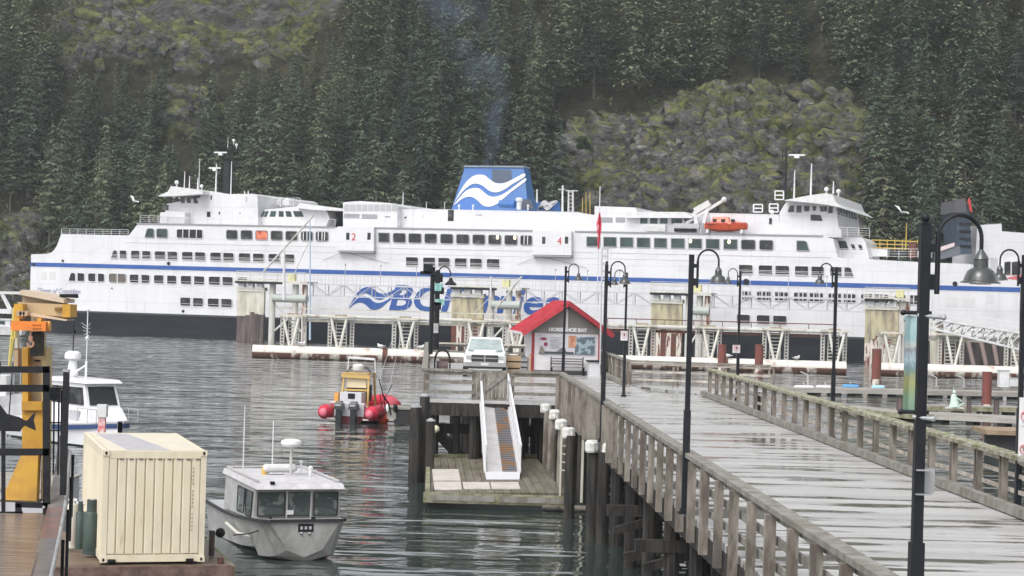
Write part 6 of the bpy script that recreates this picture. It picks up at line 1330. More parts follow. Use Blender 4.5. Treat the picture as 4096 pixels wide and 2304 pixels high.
# ------------------------------------------------------------ red inflatable rescue boat (stern towards camera)
def rib():
    p = G(1395,1690,0); t = T('inflatable_boat', 'red rigid inflatable boat with yellow frame and twin outboards, stern to the camera', 'boat', (p.x,p.y,0), R_(-13))
    rm = mat('rib_red',(.62,.03,.07),.4,c2=(.5,.03,.06),scale=2); ym = mat('frame_yellow',(.56,.38,.12),.5); rd=.41
    for sx in (-1,1):
        pts = [(sx*1.35,-.2,.55),(sx*1.4,1.0,.56),(sx*1.38,3.5,.58),(sx*1.1,5.2,.68),(sx*.55,6.3,.82),(0,6.8,.9)]
        b = MB(); b.tube((sx*1.33,-.55,.54),pts[0],.2,rd,12); 
        for a,c in zip(pts[:-1],pts[1:]): b.tube(a,c,rd,None,12)
        for q in pts[1:-1]: b.sphere(q,rd*.99,12)
        b.build('tube', rm, t, smooth=True)
        b = MB(); b.sphere((sx*1.33,-.5,.54),.24,10,0,1,.7,1); b.build('tube_end', mat('rib_pink',(.72,.16,.22),.4), t)
    b = MB(); b.loft([[(-1.05,0,.45),(-.6,0,-.05),(0,0,-.3),(.6,0,-.05),(1.05,0,.45)],[(-1.0,4.2,.5),(-.55,4.2,0),(0,4.2,-.25),(.55,4.2,0),(1.0,4.2,.5)],[(-.1,6.4,.75),(-.06,6.4,.5),(0,6.4,.4),(.06,6.4,.5),(.1,6.4,.75)]]); b.build('hull', mat('rib_hull',(.16,.03,.04),.5), t)
    for sx in (-1,1):
        b = MB(); b.loft([[(sx*.42-.24,-.75,.75),(sx*.42+.24,-.75,.75),(sx*.42+.24,-.15,.75),(sx*.42-.24,-.15,.75)],[(sx*.42-.22,-.72,1.05),(sx*.42+.22,-.72,1.05),(sx*.42+.2,-.2,1.1),(sx*.42-.2,-.2,1.1)],[(sx*.42-.14,-.6,1.2),(sx*.42+.14,-.6,1.2),(sx*.42+.12,-.3,1.2),(sx*.42-.12,-.3,1.2)]]); b.box((sx*.42,-.5,.3),(.3,.35,.95)); b.box((sx*.42,-.55,-.2),(.12,.4,.5)); o = b.build('outboard_motor', mat('motor_grey',(.015,.018,.02),.35), t, smooth=True)
        b = MB(); b.box((sx*.42,-.76,.98),(.3,.03,.08)); b.build('badge', M_grey, o)
    b = MB(); b.bar((-.95,-.35,1.12),(1.0,-.35,1.08),.07,.07).bar((-.95,-.35,1.12),(-1.1,-.1,.8),.06).bar((1.0,-.35,1.08),(1.1,-.1,.8),.06); b.build('stern_rail', M_white2, t)
    b = MB(); b.box((0,.05,.7),(1.7,.12,.7)).box((0,.6,1.2),(1.25,.8,.9)); b.build('engine_locker', mat('locker_grey',(.58,.58,.62),.5), t); b = MB(); b.box((.05,.19,1.45),(.4,.02,.3)); b.build('locker_mark', M_black, t)
    for sx in (-1,1):
        b = MB(); b.bar((sx*.78,.9,.8),(sx*.72,1.2,2.65),.1).bar((sx*.78,2.4,.8),(sx*.72,2.2,2.65),.1); b.build('frame_leg', ym, t)
    b = MB(); b.bar((-.85,1.1,2.55),(.85,1.1,2.5),.14,.2).box((0,1.7,2.68),(1.5,1.4,.06)).bar((-.75,1.15,1.75),(.75,1.15,1.75),.08,.1); b.build('frame_top', ym, t)
    b = MB(); b.box((0,1.3,2.15),(1.15,.1,.55)); b.build('cream_panel', mat('panel_cream',(.66,.56,.38),.6), t); b = MB(); b.box((0,1.8,1.55),(1.2,.9,.9)); b.build('console', M_open, t)
    b = MB(); b.lathe([(.3,2.85),(.33,2.95),(.32,3.1),(.2,3.2)],(0,1.5,0),16); b.build('radar_dome', M_white2, t, smooth=True)
    b = MB(); b.bar((-.7,1.6,2.7),(-.5,1.6,3.0),.05).bar((.7,1.6,2.7),(.5,1.6,3.0),.05).bar((-.5,1.6,3.0),(.5,1.6,2.98),.05); b.build('antenna_hoop', M_black, t)
    b = MB(); b.bar((-.78,2.0,2.7),(-.74,2.0,3.55),.05).bar((.84,2.0,2.7),(.8,2.0,3.5),.05).bar((-.74,2.0,3.53),(.8,2.0,3.48),.1,.12); b.build('light_bar', M_white2, t)
    b = MB(); b.box((-.85,.5,1.15),(.25,.5,.9)); b.build('life_ring_case', mat('case_orange',(.7,.35,.08),.6), t)
    b = MB(); b.tube((1.6,.4,.7),(1.85,2.0,2.1),.03,None,5).tube((-.95,1.6,1.6),(-.97,1.6,2.4),.03,None,5); b.build('whip_antenna', M_black, t)
    for sx in (-1,1): b = MB(); b.box((sx*1.05,-.25,.2),(.35,.03,.1)); b.build('name_tag', mat('tag_pale',(.6,.5,.5),.6), t)
    return t
rb = rib()
t = T('mooring_buoy', 'round orange-red buoy floating beside the red inflatable boat', 'buoy', G(1533,1690,0)+Vector((0,0,.25))); b = MB(); b.sphere((0,0,0),.33,14,0,1,1,1.15); b.build('float', mat('buoy_red',(.72,.07,.03),.4), t, smooth=True); b = MB(); b.tube((0,0,.35),(-.25,.3,1.3),.03,None,5).tube((0,0,.3),(0,0,.46),.07); b.build('rope', M_black, t)
def side_float():
    a = G(1552,1650,.7); c = G(1672,1650,.7); t = T('mooring_float', 'low pale float with a dark hollow side between the red boat and the piles', 'float', (a.x,a.y,0)); L_ = c.x-a.x
    b = MB(); b.box((L_/2,.8,.95),(L_+.4,1.8,.12)).box((.2,0,.65),(.5,.2,.6)); b.build('deck', M_dock, t); b = MB(); b.box((L_/2+.2,.7,.45),(L_-.3,1.5,.8)); b.build('float_body', M_dockd, t); b = MB(); b.bar((0,0,.12),(L_+.3,0,.02),.06); b.build('waterline_rail', M_steel, t)
    for x in (.1,.5): b = MB(); b.sphere((x-.1,-.1,.95),.16,8,0,.8,.8,1.5); b.build('bumper', M_white2 if x < .3 else M_black, t)
side_float()
t = T('railing_gear', 'bent dark pole and lines standing behind the red inflatable boat', 'pole', G(1545,1660,.8)); b = MB(); b.path([(0,0,0),(-.15,0,.9),(-.45,0,1.9)],.03,5).path([(.25,0,0),(.1,.1,.6),(-.25,.1,1.1)],.05,6); b.build('pole', M_black, t); b = MB(); b.tube((0,0,.9),(.9,3,6.2),.012,None,4).tube((-.4,0,1.9),(.5,3,5.6),.012,None,4); b.build('line', M_grey, t)
# ------------------------------------------------------------ shipping container on its float, with tanks
def container():
    P1 = G(415,1803,3.48); ang = math.atan2(G(824,1805,3.48).y-P1.y, G(824,1805,3.48).x-P1.x); t = T('shipping_container', 'cream corrugated shipping container with a grey roof patch, standing on a float', 'container', (P1.x,P1.y,.89), ang); W,L_,Hh = 2.38,5.7,2.59
    cm = mat('container_cream',(.78,.70,.54),.5,c2=(.71,.63,.47),scale=1.1,stretch=(2,2,.4)); cd = mat('container_groove_shade',(.66,.58,.43),.6)  # second, darker cream paints shade into the corrugation grooves
    stain(cm,(.40,.24,.12),1.6,(2.2,2.2,.35),.64,.74,.55); stain(cm,(.45,.42,.36),.7,(1,1,.5),.52,.7,.35)
    b = MB(); b.box((W/2,L_/2,Hh/2-.0),(W-.10,L_-.10,Hh-.14)); b.build('shell', cd, t)
    b = MB(); n = 10; x0 = .12; w = (W-.24)/n
    for k in range(n):
        xa = x0+k*w; b.loft([[(xa+.004,.035,z),(xa+.03,.0,z),(xa+w-.03,.0,z),(xa+w-.004,.035,z)] for z in (.2,Hh-.18)])
    b.build('corrugated_end', cm, t)
    m_ = 20; w = (L_-.3)/m_
    for sx in (0,1):
        b = MB()
        for k in range(m_):
            ya = .15+k*w; X = .045 if sx == 0 else W-.045; X2 = 0 if sx == 0 else W
            b.loft([[(X,ya+.02,z),(X2,ya+.07,z),(X2,ya+w-.07,z),(X,ya+w-.02,z)] for z in (.2,Hh-.18)])
        b.build('corrugated_side', cm, t)
    b = MB()
    for x in (.06,W-.06):
        for y in (.06,L_-.06): b.box((x,y,Hh/2),(.13,.13,Hh-.002))
    for z in (.09,Hh-.09):
        for y in (.05,L_-.05): b.box((W/2,y,z),(W-.26,.11,.17))
        for x in (.05,W-.05): b.box((x,L_/2,z),(.11,L_-.26,.17))
    b.build('frame', cm, t)
    for x in (.06,W-.06):
        for z in (.06,Hh-.05):
            b = MB(); b.box((x,.05,z),(.155,.155,.125)); o = b.build('corner_casting', cm, t); b = MB(); b.sphere((x,-.03,z),.028,8,0,1,.3,1.5); b.build('lock_hole', M_black, o)
    for x in (.25,W-.33): b = MB(); b.box((x,.0,.045),(.17,.16,.06)); b.build('fork_pocket', M_black, t)
    b = MB(); k = 9
    for i in range(k): b.box((.42+i*.22,-.008,Hh-.19),(.09,.02,.03))
    b.build('vent_slots', mat('slot_shadow',(.12,.11,.09),.8), t)
    b = MB(); b.box((W/2,L_/2,Hh-.02),(W-.24,L_-.24,.05)); o = b.build('roof', mat('container_roof',(.72,.66,.54),.5,c2=(.66,.6,.48),scale=1.5), t)
    b = MB(); b.prism([(.55,.16,Hh+.012),(1.55,.16,Hh+.012),(1.05,L_-.5,Hh+.012),(.25,L_-.5,Hh+.012)],(0,0,-.008)); b.build('roof_patch', mat('roof_patch',(.42,.40,.43),.5,c2=(.5,.48,.5),scale=3), o)
    fp_ = mat('faded_print',(.42,.36,.28),.6)
    for k in range(17):
        if k % 6 != 5: MB().box((W-.30,-.008,.75+k*.09),(.035,.006,.05)).build('faded_mark', fp_, t)
    return t, ang
ct, cang = container()
def cfloat():
    z = .85; a = G(255,2226,z); t = T('container_float', 'dark wooden float carrying the container and the gas tanks', 'float', (ct.location.x,ct.location.y,0), cang)
    b = MB(); b.box((.95,3.1,z-.07),(4.1,6.5,.10)); b.build('deck', mat('wet_dark_planks',(.12,.085,.06),.45,c2=(.2,.14,.1),scale=1.5,stretch=(.4,4,1),bump=.2), t)
    b = MB(); b.box((.95,-.2,z-.2),(4.2,.12,.34)); b.build('fascia', mat('red_brown_edge',(.10,.06,.05),.7,c2=(.2,.13,.11),scale=3), t); b = MB(); b.box((3.05,3.1,z-.2),(.12,6.5,.3)); b.build('side_fascia', M_green, t)
    b = MB(); b.box((.95,3.1,.25),(3.8,6.2,.7)); b.build('float_body', M_dockd, t)
    for x in (2.8,): b = MB(); b.box((x,.1,z+.05),(.12,.3,.12)); b.build('cleat', M_rust, t)
    b = MB(); b.tube((2.75,1.3,z),(2.75,1.3,z+.6),.07); b.build('bollard', M_fendb, t)
    b = MB(); b.sphere((2.95,1.3,z+.55),.12,8); b.build('tyre_fender', M_black, t)
cfloat()
def tank(x, yb, yt, w, m_, lab, collar=False):
    p = G(x,yb,.9); s = p.y/FPX; q = A(x,yt,p.y); r = w*s/2; h = q.z-p.z; t = T('gas_tank', lab, 'tank', p, 0, 'gas tanks left of the container')
    b = MB(); hb = h*(.80 if collar else .9); b.lathe([(r*.85,0),(r,.06),(r,hb-r*.5),(r*.8,hb-r*.15),(r*.35,hb)],(0,0,0),20); b.build('cylinder', m_, t, smooth=True)
    if collar: b = MB(); b.lathe([(r*.62,hb-.05),(r*.62,h),(r*.55,h),(r*.55,hb)],(0,0,0),16); b.build('collar', m_, t)
    b = MB(); b.tube((0,0,hb),(0,0,h),.05).tube((-.1,0,h-.05),(.1,0,h-.05),.04); b.build('valve', M_white2, t)
    b = MB(); b.tube((0,0,0),(0,0,.09),r*1.03,None,20); b.build('foot_ring', m_, t)
M_tgreen = mat('tank_green',(.055,.08,.073),.5,c2=(.04,.06,.055),scale=2)
tank(362,2216,1998,64,M_tgreen,'fat grey-green propane tank with a collar beside the container',True)
tank(318,2196,2004,36,M_tgreen,'slim grey-green tank half hidden behind the fat propane tank',True)
tank(286,2190,1992,42,mat('tank_cream',(.62,.58,.5),.5),'slim cream gas tank, leftmost of the tanks')
t = T('hose_pipe', 'thin cream pipe standing against the container side', 'pipe', G(314,2060,.95)+Vector((0,1.2,0))); b = MB(); b.tube((0,0,0),(.02,0,1.5),.09,None,10); b.build('pipe', mat('pipe_cream',(.66,.62,.52),.5), t); b = MB(); b.tube((0,0,1.5),(0,0,1.65),.12,None,10); b.path([(.05,0,1.6),(.2,0,1.65),(.25,0,1.3),(.25,0,.3)],.018,5); b.build('hose', M_black, t)
t = T('fire_cabinet', 'red and white equipment post behind the left edge of the container', 'cabinet', G(305,1990,.9)+Vector((0,3.5,0))); b = MB(); b.box((0,0,1.7),(.22,.2,1.1)); b.build('cabinet', mat('faded_red_white',(.62,.12,.12),.6,c2=(.7,.6,.6),scale=7), t); b = MB(); b.box((0,0,2.4),(.3,.3,.4)); b.build('light_box', M_white2, t); b = MB(); b.tube((0,0,0),(0,0,1.2),.06); b.build('post', M_black, t)
# ------------------------------------------------------------ aluminium cabin boat
def alu_boat():
    p = G(1209,2240,0); t = T('cabin_boat', 'aluminium cabin boat with a pale roof and white radar dome beside the container', 'boat', (p.x,p.y,0), R_(22+90))   # local +x = forward? bow towards -x
    # local frame: x forward (to the bow), y port. Rotated so that the bow faces the camera
    t.rotation_euler = (0,0,R_(-90+20)); t.scale = (1,1,.88)
    am = mat('boat_alu',(.46,.46,.45),.42,.15,c2=(.36,.36,.35),scale=1.6,stretch=(.6,1,1)); al = mat('boat_alu_light',(.52,.52,.52),.4,.2,c2=(.42,.42,.42),scale=2); rub = mat('boat_rubrail',(.03,.03,.035),.6); cm = mat('boat_grey_paint',(.52,.50,.50),.5)
    L_ = 7.2; stain(am,(.20,.19,.17),1.2,(1,1,.4),.5,.68,.5)
    def sec(x, w, zg, zc, wc, zk): return [(x,-w,zg),(x,-wc,zc),(x,0,zk),(x,wc,zc),(x,w,zg)]
    secs = [sec(-L_,1.22,1.0,.0,1.12,-.25), sec(-4.5,1.27,1.0,.02,1.15,-.28), sec(-2.6,1.28,1.06,.1,1.1,-.25), sec(-1.5,1.26,1.14,.22,.98,-.18), sec(-.7,1.25,1.2,.06,1.05,-.2), sec(-.2,1.2,1.23,.10,.92,-.15), sec(.06,1.12,1.25,.16,.74,-.08), sec(.2,1.0,1.26,.34,.5,.12)]
    b = MB(); b.loft(secs, closed=False, cap=False); b.add(secs[0],[(0,1,2,3,4)]); b.add(secs[-1],[(4,3,2,1,0)]); b.build('hull', am, t, smooth=False)
    b = MB(); b.loft([[(s[0][0],s[0][1],s[0][2]),(s[4][0],s[4][1],s[4][2]),(s[4][0],s[4][1],s[4][2]-.05),(s[0][0],s[0][1],s[0][2]-.05)] for s in secs]); b.build('deck', al, t)
    for sy in (0,4):
        b = MB()
        for a,c in zip(secs[:-1],secs[1:]): b.bar(Vector(a[sy])+Vector((0,.03*(1 if sy else -1),-.02)),Vector(c[sy])+Vector((0,.03*(1 if sy else -1),-.02)),.07,.09)
        b.build('rub_rail', rub, t)
    b = MB(); b.bar(Vector(secs[-1][0])+Vector((.02,0,-.02)),Vector(secs[-1][4])+Vector((.02,0,-.02)),.07,.09); b.build('bow_rail', rub, t)
    b = MB(); b.loft([[(x,-w,z0),(x,0,z1),(x,w,z0),(x,0,z1-.04)] for x,w,z0,z1 in ((-3,.9,.06,-.30),(-1.2,.72,.12,-.20),(-.4,.4,.2,-.1),(.0,.15,.25,.03))]); b.build('blue_bottom', mat('bottom_blue',(.06,.16,.28),.5), t)
    # cabin
    zf = 1.15; zr = 2.2; hw_ = 1.22; xf = -.75; xb = -4.6
    b = MB(); b.loft([[(xf,-hw_,zf),(xf,hw_,zf),(xb,hw_,zf-.1),(xb,-hw_,zf-.1)],[(xf+.08,-hw_*.97,zr-.05),(xf+.08,hw_*.97,zr-.05),(xb,hw_*.97,zr-.05),(xb,-hw_*.97,zr-.05)]]); cab = b.build('cabin', al, t)
    b = MB(); b.loft([[(xf+.42,-hw_-.02,zr-.06),(xf+.42,hw_+.02,zr-.06),(xb-.25,hw_+.02,zr-.02),(xb-.25,-hw_-.02,zr-.02)],[(xf+.30,-hw_+.02,zr+.10),(xf+.30,hw_-.02,zr+.10),(xb-.2,hw_-.02,zr+.14),(xb-.2,-hw_+.02,zr+.14)]]); b.build('roof', mat('boat_roof',(.62,.60,.62),.45,c2=(.50,.49,.51),scale=2.5), t)
    b = MB()
    for y in (-hw_+.1,hw_-.1): b.bar((xf+.1,y,zr+.17),(xb-.1,y,zr+.20),.05)
    b.bar((xb-.1,-hw_+.1,zr+.2),(xb-.1,hw_-.1,zr+.2),.05); b.build('roof_rack', cm, t)
    gk = mat('boat_glass',(.07,.085,.085),.06,c2=(.2,.22,.21),scale=1.6,lo=.52,hi=.56)
    for y0,y1 in ((-1.12,-.38),(-.28,.36),(.46,1.12)):
        xx = xf+.055; b = MB(); b.prism([(xx-.03,y0,zf+.13),(xx-.03,y1,zf+.13),(xx+.025,y1,zr-.2),(xx+.025,y0,zr-.2)],(.035,0,0)); o = b.build('windscreen', gk, t)
        b = MB(); c = [Vector((xx+.02,y0,zf+.13)),Vector((xx+.02,y1,zf+.13)),Vector((xx+.06,y1,zr-.2)),Vector((xx+.06,y0,zr-.2))]
        for i in range(4): b.bar(c[i],c[(i+1)%4],.035,.03)
        b.build('seal', rub, o)
    b = MB(); b.box((xf+.11,-.22,zf+.24),(.01,.2,.14)); b.build('cabin_notice', M_white2, t)
    for y in (-.315,.365): b = MB(); b.bar((xf+.06,y,zf),(xf+.12,y,zr-.08),.06,.05); b.build('window_post', al, t)
    for sy in (-1,1):
        for x0,x1 in ((xf-.15,xf-.95),(xf-1.1,xf-2.0)):
            yy = sy*hw_*.985; b = MB(); b.prism([(x0-.1,yy,zf+.08),(x1,yy,zf+.05),(x1,yy*.985,zr-.2),(x0,yy*.985,zr-.2)],(0,sy*.03,0)); o = b.build('side_window', gk, t)
            b = MB(); c = [Vector((x0-.1,yy+sy*.03,zf+.08)),Vector((x1,yy+sy*.03,zf+.05)),Vector((x1,yy+sy*.02,zr-.2)),Vector((x0,yy+sy*.02,zr-.2))]
            for i in range(4): b.bar(c[i],c[(i+1)%4],.03,.03)
            b.build('seal', rub, o)
    b = MB(); b.lathe([(.04,0),(.04,.95)],(-2.6,.25,zr+.12),10); b.box((-2.6,.25,zr+.14),(.3,.3,.06)); b.build('radar_stand', cm, t)
    b = MB(); b.lathe([(.15,0),(.27,.03),(.31,.1),(.29,.19),(.2,.24),(.02,.26)],(-2.6,.25,zr+1.05),24); b.build('radar_dome', M_white2, t, smooth=True)
    b = MB(); b.tube((-3.0,-.35,zr+.32),(-3.0,.4,zr+.32),.14,None,12).sphere((-3.0,-.35,zr+.32),.14,10).sphere((-3.0,.4,zr+.32),.14,10); b.box((-3.0,0,zr+.17),(.3,.6,.05)); b.build('life_raft', M_white2, t, smooth=True)
    b = MB(); b.tube((-3.0,-.42,zr+.12),(-3.0,-.42,zr+.38),.08); b.build('yellow_beacon', M_yel, t)
    for x,y,h_ in ((-3.4,-.95,2.2),(-3.2,-.15,1.75)): b = MB(); b.tube((x,y,zr+.1),(x,y,zr+.1+h_),.022,.012,6); b.build('whip_antenna', M_white2, t)
    b = MB(); b.tube((-2.3,.75,zr+.14),(-2.3,.75,zr+.35),.05).sphere((-2.3,.75,zr+.4),.07,8); b.build('searchlight', M_white2, t); b = MB(); b.tube((-2.8,.6,zr+.14),(-2.8,.6,zr+.5),.03).sphere((-2.8,.6,zr+.55),.06,8); b.build('horn_light', M_white2, t)
    b = MB(); b.box((xf+.30,-.78,zr+.13),(.1,.12,.09)); b.build('horn', M_black, t)
    b = MB(); b.box((.20,.02,1.02),(.04,.42,.24)); o = b.build('name_board', M_black, t); [MB().box((.224,y,1.02),(.006,.07,.10)).build('board_mark', M_grey, o) for y in (-.1,.02,.14)]
    b = MB()
    for y in (-.1,.12): b.sphere((.22,y,.85),.05,8)
    b.build('bow_eye', M_steel, t)
    b = MB(); b.box((-.1,.3,1.28),(.12,.1,.06)).box((-.5,-.8,1.25),(.14,.06,.05)); b.build('cleat', M_black, t)
    b = MB(); pts = [Vector((.1,.1,1.24)),Vector((-.1,-.7,1.1)),Vector((-.6,-1.35,.75)),Vector((-1.4,-1.6,.6))]; b.path(pts,.022,6); b.build('mooring_rope', M_black, t)
    b = MB(); pts = [Vector((-1.0,-1.27,.62)),Vector((-2.2,-1.32,.55)),Vector((-3.6,-1.34,.68))]; b.path(pts,.05,8); b.build('side_strake', mat('strake_pale',(.6,.58,.52),.6), t)
    return t
alu_boat()
# ------------------------------------------------------------ white motor boat on the left
def white_boat():
    p = G(478,1795,0); t = T('motor_boat', 'white motor boat with blue stripe and radar, behind the black gate', 'boat', (p.x,p.y,0), R_(172)); wm = mat('boat_white',(.80,.80,.83),.3); L_ = 9.5   # local +x runs from bow aft... bow at origin
    t.rotation_euler = (0,0,R_(132)); t.scale = (.88,.88,.86)
    def sec(x,w,zg,zk): return [(x,-w,zg),(x,-w*.8,.1),(x,0,zk),(x,w*.8,.1),(x,w,zg)]
    S = [sec(.0,.15,1.45,.3),sec(.5,.8,1.42,0),sec(1.5,1.35,1.32,-.2),sec(3,1.6,1.22,-.3),sec(6,1.65,1.12,-.3),sec(L_,1.55,1.1,-.3)]
    b = MB(); b.loft(S,closed=False,cap=False); b.add(S[-1],[(0,1,2,3,4)]); b.build('hull', wm, t, smooth=True)
    b = MB(); b.loft([[(s[0][0],s[0][1],s[0][2]),(s[4][0],s[4][1],s[4][2]),(s[4][0],s[4][1],s[4][2]-.05),(s[0][0],s[0][1],s[0][2]-.05)] for s in S]); b.build('deck', wm, t)
    for sy in (0,4):
        b = MB()
        for a,c in zip(S[:-1],S[1:]): b.bar(Vector(a[sy])+Vector((0,(.03 if sy else -.03),-.28)),Vector(c[sy])+Vector((0,(.03 if sy else -.03),-.28)),.06,.22)
        b.build('blue_band', mat('boat_navy',(.02,.05,.16),.4), t)
        b = MB()
        for a,c in zip(S[:-1],S[1:]): b.bar(Vector(a[sy])+Vector((0,0,-.08)),Vector(c[sy])+Vector((0,0,-.08)),.09,.09)
        b.build('gunwale', mat('boat_pale',(.55,.55,.58),.5), t)
    b = MB(); b.loft([[(1.0,-1.1,1.25),(1.0,1.1,1.25),(7.5,1.3,1.1),(7.5,-1.3,1.1)],[(1.5,-.95,2.0),(1.5,.95,2.0),(7.5,1.15,2.0),(7.5,-1.15,2.0)]]); b.build('lower_cabin', wm, t)
    b = MB(); b.loft([[(1.6,-.95,2.0),(1.6,.95,2.0),(6,1.1,2.0),(6,-1.1,2.0)],[(2.1,-.9,3.3),(2.1,.9,3.3),(6,1.0,3.3),(6,-1.0,3.3)]]); b.build('wheelhouse', wm, t)
    b = MB(); b.loft([[(1.6,-1.05,3.28),(1.6,1.05,3.28),(6.4,1.15,3.28),(6.4,-1.15,3.28)],[(1.8,-.95,3.45),(1.8,.95,3.45),(6.3,1.05,3.45),(6.3,-1.05,3.45)]]); b.build('wheelhouse_roof', wm, t)
    for sy in (-1,1):
        for x0,x1 in ((2.2,3.7),(4.0,5.6)):
            b = MB(); b.prism([(x0-.25,sy*.99,2.15),(x1,sy*1.02,2.15),(x1,sy*.97,3.05),(x0,sy*.93,3.05)],(0,sy*.05,0)); o = b.build('side_window', M_glass, t)
        b = MB(); b.box((2.6,sy*1.14,1.6),(.9,.1,.5)); b.build('hatch', M_grey, t)
        b = MB()
        for x in (.3,1.2,2.2): b.tube((x,sy*1.2,1.3),(x,sy*1.2,2.0),.02)
        b.tube((.3,sy*1.2,2.0),(2.2,sy*1.2,2.0),.02); b.build('bow_railing', M_steel, t)
    b = MB(); b.prism([(1.66,-.8,2.15),(1.66,.8,2.15),(2.04,.75,3.1),(2.04,-.75,3.1)],(-.04,0,0)); b.build('windscreen', M_glass, t)
    b = MB(); b.lathe([(.2,3.45),(.3,3.6),(.2,4.3),(.22,4.35)],(4.9,0,0),12); b.build('radar_tower', wm, t); b = MB(); b.lathe([(.3,4.4),(.42,4.45),(.44,4.6),(.4,4.75),(.25,4.85)],(4.9,0,0),20); b.build('radar_dome', wm, t, smooth=True)
    b = MB(); b.tube((3.0,.3,3.4),(3.0,.3,4.4),.06).tube((3.0,.3,4.4),(3.0,.3,7.2),.025).bar((3.0,.3,4.2),(4.4,.2,3.7),.07).sphere((3.0,.3,7.1),.08,8).sphere((3.0,.3,5.6),.1,8); b.build('antenna_mast', wm, t)
    b = MB(); 
    for k in range(4): b.bar((3.0,.3,6.2-.12*k),(3.6-.1*k,.3,6.4-.2*k),.03).bar((3.0,.3,6.2-.12*k),(2.7,.3,6.4-.25*k),.03)
    b.build('aerial_array', M_steel, t)
    b = MB(); b.tube((4.9,0,4.8),(4.9,0,6.3),.03).box((4.9,0,5.9),(.25,.1,.2)); b.build('light_staff', M_black, t)
white_boat()
# ------------------------------------------------------------ left quay: deck, gate, crane
QZ = 2.99
M_rdeck = mat('wet_red_planks',(.17,.115,.09),.18,c2=(.27,.22,.19),scale=1.3,stretch=(.6,7,1),bump=.25,bscale=6)
def quay():
    P = [G(-400,2052,QZ),G(203,2052,QZ),G(122,2304,QZ),G(100,2420,QZ),G(-600,2420,QZ)]
    t = T('quay', 'wet red-brown plank quay in the lower left corner', 'quay', (P[1].x,P[1].y,0)); o = Vector(t.location)
    b = MB(); b.prism([p-o for p in P],(0,0,-.2)); b.build('deck', M_rdeck, t)
    b = MB(); a = P[1]-o; c = P[2]-o; e = P[3]-o; b.bar(a+Vector((.03,0,-.35)),e+Vector((.03,0,-.35)),.12,.4); b.build('edge_beam', M_pile, t)
    for f in (.05,.5,.95): q = a.lerp(e,f); b = MB(); b.tube((q.x-.3,q.y,-1.5),(q.x-.3,q.y,QZ-.2),.18); b.build('pile', M_pile, t)
    b = MB(); b.box((a.x-3,a.y+.1,QZ-.4),(6,.2,.4)); b.build('back_beam', M_pile, t)
    g = T('ramp', 'grey and reddish sloping ramp with a pale handrail right of the gate', 'ramp', (P[1].x,P[1].y,0))
    q = [Vector(x) for x in (G(204,2040,QZ-.1),G(262,1700,2.6),G(278,1700,2.4),G(262,2040,2.0),G(190,2420,2.0),G(105,2420,QZ-.15))]
    b = MB(); n = 6
    mm = [mat('ramp_grey',(.13,.12,.12),.3,c2=(.2,.19,.19),scale=2), mat('ramp_red',(.25,.13,.11),.3,c2=(.15,.12,.11),scale=2)]
    L0 = [A(100,2420,28),A(122,2304,30),A(160,2150,34),A(190,2030,37.5),A(215,1900,39),A(238,1740,40)]; L1 = [A(185,2420,28),A(208,2304,30),A(240,2150,34),A(262,2030,37.5),A(275,1900,39),A(282,1810,40)]
    for k in range(5):
        b = MB(); a,c,d,e = [p-o for p in (L0[k],L1[k],L1[k+1],L0[k+1])]; b.prism([a,c,d,e],(0,.12,-.04)); b.build('side_panel', mm[1] if k in (0,2) else mm[0], g)
    b = MB(); b.path([p-o+Vector((0,-.05,.03)) for p in L1],.03,8); b.build('hand_rail', M_steel, g)
    for p in L1: b = MB(); b.bar(p-o+Vector((.03,.1,-.05)),p-o+Vector((.03,.1,-1.3)),.05); b.build('rail_post', M_black, g)
quay()
